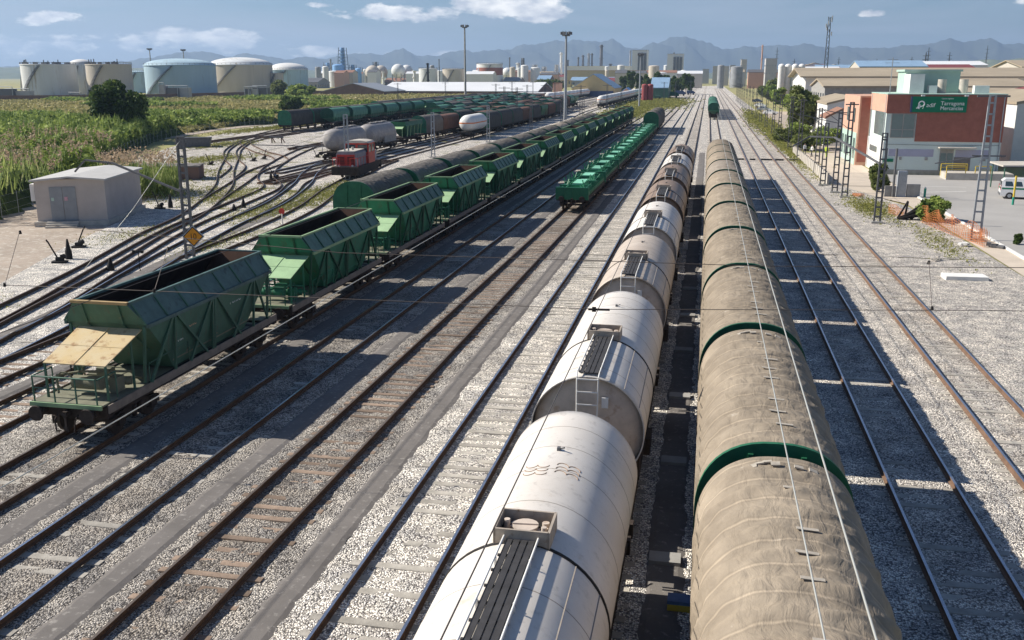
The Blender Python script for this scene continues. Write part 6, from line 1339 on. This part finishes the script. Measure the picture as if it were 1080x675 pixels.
for i in range(16):
    px = [420, 470, 532, 545, 556, 575, 585, 612, 640, 655, 562, 540, 523, 700, 712, 728][i]; py = [112, 108, 128, 132, 120, 118, 112, 122, 118, 112, 106, 108, 116, 108, 104, 102][i]
    x, y = gp(px, py); b = MB(); h = 8.5
    for s in (-1, 1): b.bar((x+s*.22, y, -.3), (x+s*.16, y, h), .13)
    for z in np.arange(.6, h, 1): b.bar((x-.2, y, z), (x+.2, y, z), .09)
    b.bar((x-1.5, y, h-.4), (x+1.5, y, h-.4), .12); tag(b.build('yard_mast', m_galvd), f'{ORD[i]} thin dark mast standing among the parked yard wagons', 'mast', 'thin masts among the yard wagons')

# speed sign with 10
s = thing('speed_sign', 'yellow diamond speed sign reading 10 on the nearest grey lattice mast', 'sign', (-31.0, 53.40, 1.42), R(12))
b = MB(); q = .69; b.prism([(-q, 0), (0, -q), (q, 0), (0, q)], -.02, .02); b.build('frame', mat('sign_grey_edge', (.42, .44, .46), .6), s)
b = MB(); q = .62; b.prism([(-q, 0), (0, -q), (q, 0), (0, q)], -.03, -.022); b.build('border', m_black, s)
b = MB(); q = .55; b.prism([(-q, 0), (0, -q), (q, 0), (0, q)], -.04, -.032); b.build('panel', mat('sign_amber', (.66, .27, .015), .6, 0, .08, 3), s)
tm = text_mesh('10', .56, m_black, s, Matrix.Translation((.0, -.043, -.19)) @ Matrix.Rotation(R(90), 4, 'X'), align='CENTER'); tm.scale = (.8, 1, 1)
# small black-and-white marker plates seen left of the sign
for i, (x, y, z, lb) in enumerate(((-33.0, 50.0, 1.0, 'row of three tiny dark dots on a plate left of the speed sign'), (-21.3, 27.5, 1.9, 'three small white lamps on a bar left of the nearest hopper platform'))):
    t = thing('marker_plate', lb, 'marker'); 
    for k in range(3): b = MB(); b.box((x+.28*k, y, z), (.15, .1, .16)); b.build('lamp', m_black if i == 0 else m_wpaint, t)
    b = MB(); b.bar((x-.1, y+.06, z), (x+.66, y+.06, z), .04); b.bar((x+.28, y+.06, z), (x+.28, y+.06, -.25), .04); b.build('bar', m_black, t)

# ================================================================ small things in the left yard
def lever(px, py, label, flip=1):
    x, y = gp(px, py); t = thing('switch_lever', label, 'switch lever', (x, y, -.2), random.uniform(-.3, .3)); b = MB(); b.b2(-.35, .5, -.25, .25, -.05, .12); b.box((.1, 0, .22), (.45, .25, .25)); b.build('base', m_black, t)
    b = MB(); b.bar((0, 0, .2), (-.55*flip, 0, 1.35), .07); b.cyl((-.55*flip, 0, 1.3), (-.62*flip, 0, 1.45), .05, n=6); b.build('handle', m_black, t); b = MB(); b.cyl((.2, 0, .35), (.42, .0, .42), .16, n=10); b.build('weight', m_black, t); return t
lever(62, 277, 'leaning switch lever nearest the lower left corner of the dirt yard'); lever(82, 261, 'switch lever with its handle lying over, behind the black marker cone', -1); lever(168, 220, 'leaning switch lever right of the beige hut')
lever(222, 174, 'switch lever at the bend of the curved track'); lever(290, 189, 'switch lever between the two crossing tracks'); lever(267, 170, 'low switch lever in the grey ballast island'); lever(334, 166, 'switch lever left of the first powder wagon'); lever(278, 168, 'small switch lever in the middle of the ballast island', -1)
for i, (px, py, h, lb) in enumerate(((73, 273, 1.3, 'black marker cone between the two levers by the dirt yard'), (180, 219, 1.2, 'black marker post right of the lever by the hut'), (286, 190, 1.0, 'dark marker post beside the crossing tracks'), (257, 219, .9, 'pair of dark posts on the sleepers left of the second hopper'), (247, 222, .6, 'squat dark box near the pair of dark posts'), (117, 285, .8, 'small dark post behind the nearest hopper'))):
    x, y = gp(px, py); t = thing('point_marker', lb, 'marker', (x, y, -.22)); b = MB(); b.cyl((0, 0, 0), (0, 0, h*.45), .22, .2, 8); b.build('base', m_black, t); b = MB(); b.cyl((0, 0, h*.45), (0, 0, h), .17, .05, 8); b.build('head', m_black, t)
x, y = gp(298, 237); t = thing('ground_signal', 'small red lollipop signal standing behind the second hopper', 'signal', (x, y, -.22)); b = MB(); b.cyl((0, 0, 0), (0, 0, .9), .05, n=8); b.build('post', m_wpaint, t); b = MB(); b.cyl((0, -.03, 1.08), (0, .03, 1.08), .24, n=16); b.build('disc', m_red, t)
for i, (px, py, w) in enumerate(((275, 172, 0.),)):
    pass
x, y = gp(292, 151); t = thing('buffer_stop', 'small rail buffer stop on the grey ballast island', 'buffer stop', (x, y, -.2)); b = MB()
for s in (-.9, .9): b.bar((s, 0, 0), (s, 0, 1.2), .15); b.bar((s, 0, 1.1), (s, 1.3, 0), .12)
b.build('frame', m_rust, t); b = MB(); b.b2(-1.3, 1.3, -.2, 0, .9, 1.2); b.build('beam', m_galvd, t)
a, c = gp(266, 155), gp(345, 157); b = MB(); b.bar((*a, .15), (*c, .15), .14); 
tag(b.build('cable_pipe', m_galvd), 'dark pipe running level across the pale ballast island', 'pipe')
x, y = gp(205, 155); t = thing('scrap_container', 'dark blue-black container half hidden behind the nearest mast', 'container', (x, y, -.25), .4); b = MB(); b.prism([(-2.4, 0), (2.4, 0), (2.8, 1.6), (-2.8, 1.6)], -1.2, 1.2); b.build('tub', m_galvd, t); b = MB(); b.bar((-2.8, -1.25, 1.6), (2.8, -1.25, 1.6), .12); b.build('rim', m_galvd, t)
x, y = gp(185, 190); t = thing('loading_bank', 'brown stone loading bank with a flat top behind the nearest mast', 'platform', (x, y, -.3), .35); b = MB(); b.b2(-4.2, 2.6, 0, 3.5, 0, 1.5); b.build('wall', m_wallb, t); b = MB(); b.b2(-4.3, 2.7, -.1, 3.6, 1.503, 1.65); b.build('slab', m_asph, t)
P = [gp(175, 172), gp(150, 205)]; rp = [(-53.5, 79), (-49.5, 83.5), (-52, 88), (-58, 90), (-59, 84)]
tag(thicket('reed_clump', rp, 1.6, 3.0, 2600, .13, lf_reed, 71, 3, blade=1.6), kind='stuff')
px_, py_ = scatter(rp, 260); C = np.repeat(np.stack([px_, py_, 3.0+rng.uniform(0, .8, len(px_))], 1), 6, 0)+rng.normal(size=(6*len(px_), 3))*[.07, .07, .25]; tag(quads('reed_clump_plumes', leaf_quads(C, .13, 0), rng.uniform(.3, 1, len(C)), lf_plume), kind='stuff')
# wire fence by the reeds
fp = [(-53.5, 50), (-56, 66), (-60, 80), (-66, 94), (-76, 112), (-88, 138), (-96, 160), (-101, 190), (-104, 220), (-105, 260)]
P = resample(fp, 3.0); t = thing('wire_fence', 'thin grey wire fence running along the edge of the reeds', 'fence'); b = MB()
for q in P: b.bar((q.x, q.y, -.3), (q.x, q.y, 1.7), .035)
b.build('posts', m_galv, t); b = MB()
for z in (.3, .9, 1.55): b.tube([(q.x, q.y, z) for q in P], .006, 4)
b.build('strands', m_galv, t)

# ================================================================ right side
b = MB(); x_, y_ = gp(1017, 294); t = thing('concrete_slab', 'white concrete cover slab lying in the gravel at the right', 'slab', (x_, y_, -.2), .05); b.b2(-1.15, 1.15, -.55, .55, 0, .22); b.build('lid', m_white, t); b = MB(); b.b2(-.9, 1.05, -.5, .5, -.1, .0); b.build('base', m_concG, t)
def post_fence():
    t = thing('platform_fence', 'low pale panel fence along the platform edge', 'fence'); n = 22
    for k in range(n): y0 = 106.6+k*2.0; b = MB(); b.b2(12.95, 13.05, y0+.06, y0+1.94, -.2, .95); b.build('panel', m_concW, t)
    for k in range(n+1): y0 = 106.6+k*2.0; b = MB(); b.b2(12.9, 13.1, y0-.06, y0+.06, -.25, 1.08); b.build('post', m_concW, t)
post_fence()
for k in range(24):
    b = MB(); b.b2(4.9+.38*k, 4.9+.38*k+.33, 136.5, 137.4, -.2, -.02 if False else -.03) if k % 1 == 0 else None
    if 1: pass
    if k in (2, 3, 6, 7, 12, 13, 16, 17): continue
b = MB()
for k in range(24):
    x = 4.2+.38*k
    if min(abs(x+.16-q) for q in (6.45-G, 6.45+G, 10.2-G, 10.2+G)) < .3: continue
    b.b2(x, x+.34, 136.6, 137.5, -.24, -.04)
tag(b.build('crossing_boards', m_black), 'row of dark boards crossing the two running lines', 'boards')
# electric cabinet and plinth
t = thing('grey_cabinet', 'grey electric cabinet beside its low wall at the car park corner', 'cabinet', (18.7, 97.4, -.25)); b = MB(); b.b2(-.4, .4, -.3, .3, 0, 2.5); b.build('body', mat('cabinet_grey', (.35, .38, .42), .6, 0, .1, 2), t); b = MB(); b.b2(-.34, .34, -.33, -.31, .3, 2.3); b.build('door', m_galv, t)
b = MB(); b.b2(19.2, 20.4, 97.2, 97.5, -.25, 1.0); b.b2(17.2, 18.2, 97.2, 97.5, -.25, .8); tag(b.build('low_wall', m_concG), 'low grey wall either side of the electric cabinet', 'wall')
x_, y_ = gp(975, 208); t = thing('bollard', 'green bollard with a pale cap on the car park asphalt', 'bollard', (x_, y_, -.2)); b = MB(); b.cyl((0, 0, 0), (0, 0, .85), .11, n=12); b.build('post', mat('teal_paint', (.02, .30, .20), .5), t); b = MB(); b.cyl((0, 0, .85), (0, 0, .98), .11, .05, n=12); b.build('cap', m_wpaint, t)
x_, y_ = gp(1068, 216); t = thing('marker_post', 'yellow and green striped post in front of the white van', 'post', (x_, y_, -.2)); b = MB(); b.cyl((0, 0, .7), (0, 0, 2.6), .09, n=10); b.build('upper_post', m_yel, t); b = MB(); b.cyl((0, 0, 0), (0, 0, .7), .10, n=10); b.build('lower_post', MATS['teal_paint'], t)
# loading ramp with yellow rail in front of the building
t = thing('loading_ramp', 'low concrete ramp with yellow railings in front of the station doors', 'ramp'); b = MB(); b.b2(26.6, 33.6, 114.5, 117.5, -.25, .55); b.build('ramp', m_concW, t)
for xa, xb, y in ((26.6, 29.4, 117.3), (29.6, 31.2, 114.6), (26.6, 28.6, 114.6)):
    b = MB(); b.tube([(xa, y, 0), (xa, y, 1.35), (xb, y, 1.35), (xb, y, 0)], .05); b.tube([(xa, y, .95), (xb, y, .95)], .04); b.build('railing', m_yel, t)
# orange netting
m_net = mat('faded_orange_net', (.62, .22, .08), .8, 0, .3, 3)
def netting(name, label, pts, h):
    t = thing(name, label, 'netting'); P = resample(pts, .35); b = MB(); r = random.Random(4)
    top = [Vector((p.x+.12*math.sin(i*.9), p.y+.1*math.cos(i*1.3), -.2+h*(.55+.45*abs(math.sin(i*.37+1)))*r.uniform(.85, 1.05))) for i, p in enumerate(P)]
    n = 7
    for j in range(n+1):
        L_ = [Vector((p.x, p.y, -.19)).lerp(q, j/n) for p, q in zip(P, top)]; b.tube([tuple(v) for v in L_], .014, 4)
    for p, q in zip(P, top):
        for k in (0, .5): b.cyl((p.x+k*.17, p.y-k*.2, -.2), (q.x+k*.17, q.y-k*.2, q.z), .011, n=4)
    b.build('mesh', m_net, t); return t
netting('orange_netting', 'sagging orange safety netting between the bush and the tallest mast', [(17.2, 80.5), (17.5, 77.5), (17.9, 75), (18.3, 72.5), (18.8, 70.4), (18.9, 68.6)], 1.5)
netting('orange_netting', 'strip of orange netting wrapped round the foot of the tallest mast', [(18.5, 71.3), (19.2, 71.1), (19.8, 71.4)], 1.0)
netting('orange_netting', 'crumpled orange netting left of the black scrap heap', [(15.4, 84.5), (15.8, 83.5), (16.3, 83), (16.8, 82.6)], 1.0)
netting('orange_netting', 'small scrap of orange netting lying beside the group of three masts', [(14.2, 96.8), (14.8, 96.4), (15.4, 96.5)], .35)
t = thing('scrap_heap', 'black heap of bent steel beams and sleepers left of the round bush', 'scrap heap', (16.4, 81.6, -.2)); r_ = random.Random(9); 
for k in range(15):
    b = MB(); a = r_.uniform(-.9, .9); b.bar((r_.uniform(-.9, .3), r_.uniform(-.5, .5), .05), (r_.uniform(-.3, 1.5), r_.uniform(-.6, .6), r_.uniform(.4, 1.6)), .13); b.build('beam', m_black, t)
for i, (x, y, s_, m, lb) in enumerate(((17.6, 69.0, .35, m_wpaint, 'white rag lying on the gravel by the orange netting'), (19.6, 68.8, .5, m_galvd, 'dark drain box at the foot of the tallest mast'), (14.6, 62.9, .25, m_concW, 'pale rubble piece on the gravel between slab and netting'))):
    b = MB(); r2 = random.Random(i)
    for k in range(5): b.box((x+r2.uniform(-s_, s_), y+r2.uniform(-s_, s_)*.6, -.12+r2.uniform(0, .15)), (s_*r2.uniform(.5, 1), s_*r2.uniform(.4, .8), s_*.4), r2.uniform(0, 3), rx=r2.uniform(-.3, .3))
    tag(b.build('debris', m), lb, 'debris')
x_, y_ = gp(714, 641); t = thing('battery_box', 'small blue and yellow box on the dark path between the two trains', 'box', (-.05, y_, -.17)); b = MB(); b.b2(-.28, .28, -.18, .18, 0, .22); b.build('case', mat('box_blue', (.10, .17, .33), .6), t); b = MB(); b.b2(-.28, .28, -.2, -.182, .0, .14); b.build('front', m_yel, t)
for i in range(7):
    b = MB(); y0 = 14.6+6.1*i; b.b2(-.85, -.1, y0, y0+.5, -.2, -.08); tag(b.build('trough_lid', m_concG), f'{ORD[i]} concrete trough lid lying on the path between the trains', 'lid', 'concrete lids between the trains')

# canopy, van, cars
def canopy(x, y, w, l, h, label):
    t = thing('parking_canopy', label, 'canopy', (x, y, -.2), 0); b = MB(); b.prism([(0, h), (w, h+.25), (w, h+.4), (0, h+.15)], 0, l); b.build('roof', m_concW, t)
    for yy in (.4, l-.4):
        for xx in (.3, w-.3): b = MB(); b.cyl((xx, yy, 0), (xx, yy, h), .07, n=8); b.build('post', m_green1, t)
canopy(29.2, 103.2, 14, 5.0, 2.5, 'pale parking canopy standing behind the white van'); canopy(29.6, 88.5, 9, 4.5, 2.4, 'pale parking canopy at the right edge nearer the camera') if False else None
def car(x, y, rz, col, label, kind='car', L=4.3, Wd=1.75, Hh=1.45, stripe=None):
    t = thing('parked_van' if kind == 'van' else 'parked_car', label, kind, (x, y, -.2), rz); h = Wd/2
    if kind == 'van': low = [(0, .3), (.0, .85), (.12, 1.0), (.95, 1.12), (1.5, 1.15), (L-.05, 1.15), (L, .9), (L, .3)]; top = [(1.0, 1.12), (1.75, Hh+.3), (2.1, Hh+.38), (L-.35, Hh+.38), (L-.08, Hh+.15), (L-.05, 1.12)]
    else: low = [(0, .3), (.0, .62), (.15, .78), (1.1, .9), (L-.3, .95), (L, .8), (L, .3)]; top = [(1.05, .9), (1.8, Hh-.05), (2.3, Hh), (L-1.2, Hh-.02), (L-.35, .95)]
    b = MB(); b.prism(low, -h, h, 'X'); c = MB()
    n = len(top); vs = [(-h*.97 if z < 1.2 else -h*.86, y_, z) for y_, z in top]+[(h*.97 if z < 1.2 else h*.86, y_, z) for y_, z in top]
    b.add(vs, [(i, (i+1) % n, (i+1) % n+n, i+n) for i in range(n)]+[tuple(range(n-1, -1, -1)), tuple(range(n, 2*n))]); b.build('body', col, t)
    z0, z1 = (1.2, Hh+.15) if kind == 'van' else (.97, Hh-.12)
    for s in (-1, 1):
        for ya, yb in ((1.65, 2.35), (2.45, 3.15), (3.25, L-.35)) if kind == 'van' else ((1.6, 2.3), (2.4, 3.1)):
            g = MB(); g.add([(s*(h*.965), ya, z0), (s*(h*.965), yb, z0), (s*(h*.885), yb, z1), (s*(h*.885), ya+.15, z1)], [(0, 1, 2, 3)]); g.build('window', m_glass, t)
    g = MB(); g.add([(-h*.85, 1.08, z0), (h*.85, 1.08, z0), (h*.76, 1.62, z1+.05), (-h*.76, 1.62, z1+.05)], [(0, 1, 2, 3)]); g.build('windscreen', m_glass, t)
    g = MB(); g.b2(-h*.75, h*.75, L-.03, L+.012, z0, z1); g.build('rear_window', m_glass, t)
    for s in (-1, 1):
        for yy in (.8, L-.8): w = MB(); w.cyl((s*(h-.2), yy, .32), (s*(h+.01), yy, .32), .32, n=18); wo = w.build('wheel', m_black, t); w = MB(); w.cyl((s*(h+.005), yy, .32), (s*(h+.02), yy, .32), .18, n=12); w.build('rim', m_galv, wo)
    for s in (-1, 1): q = MB(); q.b2(s*h*.65-.15, s*h*.65+.15, -.02, .02, .6, .78); q.build('headlight', m_wpaint, t); q = MB(); q.b2(s*h*.88-.06, s*h*.88+.06, L-.01, L+.03, .8, 1.3); q.build('tail_light', m_red, t)
    if stripe: q = MB(); q.b2(-h-.008, -h, .3, L-.1, .92, 1.06); q.b2(h, h+.008, .3, L-.1, .92, 1.06); q.b2(-h+.1, h-.1, L, L+.008, .92, 1.06); q.build('stripe', stripe, t)
    b = MB(); b.b2(-h*.9, h*.9, L-.02, L+.06, .35, .55); b.b2(-h*.9, h*.9, -.06, .02, .35, .55); b.build('bumper', m_galvd, t); return t
m_cw = mat('car_white', (.72, .72, .72), .25, 0, .03, 1, spec=.5); m_cs = mat('car_silver', (.35, .37, .4), .3, .4, .03, 1); m_cd = mat('car_dark', (.03, .04, .07), .25, 0, .03, 1, spec=.6)
car(32.0, 97.6, R(80), m_cw, 'white van with a green side stripe parked at the right edge', 'van', 4.3, 1.8, 1.5, m_signG)
car(34.6, 92.2, R(88), m_cd, 'dark car cut by the right edge in front of the van')
for i, (px, py, m) in enumerate(((808, 113, m_cw), (812, 117, m_cs), (835, 108, m_cw), (804, 108, m_cd), (820, 121, m_cw))): x_, y_ = gp(px, py); car(x_, y_, R(70), m, f'{["white","silver","second white","dark","nearest white"][i]} car parked beside the shrubs beyond the platform')
# people on the platform
m_skin = mat('skin', (.45, .28, .20), .6); m_hv = mat('hi_vis_yellow', (.55, .70, .05), .7); m_dkc = mat('dark_cloth', (.03, .035, .05), .9); m_ltc = mat('pale_cloth', (.55, .58, .62), .9); m_hair = mat('dark_hair', (.03, .02, .015), .8)
def person(x, y, rz, label, top, bottom, stride=.12, arm=.15):
    J = {'pel': (0, 0, .95, .15), 'ch': (0, .02, 1.28, .165), 'nk': (0, .02, 1.48, .06), 'hd': (0, .0, 1.58, .085), 'hd2': (0, -.01, 1.70, .10)}
    E = [('pel', 'ch'), ('ch', 'nk'), ('nk', 'hd'), ('hd', 'hd2')]
    for s, n in ((-1, 'l'), (1, 'r')):
        J['sh'+n] = (s*.19, .02, 1.42, .065); J['el'+n] = (s*.25, s*arm*.4, 1.14, .045); J['wr'+n] = (s*.24, -.12+s*arm*.5, .90, .034); J['ha'+n] = (s*.24, -.15+s*arm*.5, .80, .035)
        J['hp'+n] = (s*.10, 0, .90, .10); J['kn'+n] = (s*.11, -s*stride*.6-.03, .50, .065); J['an'+n] = (s*.11, s*-stride+.02, .09, .045); J['to'+n] = (s*.12, s*-stride-.15, .04, .04)
        E += [('ch', 'sh'+n), ('sh'+n, 'el'+n), ('el'+n, 'wr'+n), ('wr'+n, 'ha'+n), ('pel', 'hp'+n), ('hp'+n, 'kn'+n), ('kn'+n, 'an'+n), ('an'+n, 'to'+n)]
    K = list(J); me = bpy.data.meshes.new('body_src'); me.from_pydata([J[k][:3] for k in K], [(K.index(a), K.index(b)) for a, b in E], []); o = bpy.data.objects.new('body_src', me); COL.objects.link(o)
    md = o.modifiers.new('s', 'SKIN'); sv = me.skin_vertices[0].data
    for i, k in enumerate(K): sv[i].radius = (J[k][3], J[k][3]*.85); sv[i].use_root = (k == 'pel')
    sb = o.modifiers.new('u', 'SUBSURF'); sb.levels = 2; sb.render_levels = 2; bpy.context.view_layer.update()
    m2 = bpy.data.meshes.new_from_object(o.evaluated_get(bpy.context.evaluated_depsgraph_get())); bpy.data.objects.remove(o)
    for m in (m_skin, top, bottom, m_black, m_hair): m2.materials.append(m)
    for p in m2.polygons:
        c = p.center; p.use_smooth = True
        p.material_index = 3 if c.z < .10 else 2 if c.z < .98 and abs(c.x) < .2 else 0 if c.z < .90 or c.z > 1.50 else 1
        if c.z > 1.66 and c.y > -.05 or c.z > 1.74: p.material_index = 4
    b = bpy.data.objects.new('person', m2); COL.objects.link(b); b.location = (x, y, -.196); b.rotation_euler = (0, 0, rz); return tag(b, label, 'person')
person(14.25, 146.5, R(20), 'person in a pale top and dark trousers standing left on the platform', m_ltc, m_dkc)
person(15.0, 143.8, R(-60), 'person in a white top leaning by the platform fence beside the first', m_wpaint, m_dkc, .2)
person(16.9, 143.0, R(150), 'person in hi-vis yellow jacket and trousers walking on the platform', m_hv, m_hv, .25)
person(13.6, 150.5, R(90), 'person in dark clothes furthest left on the platform', m_dkc, m_dkc)
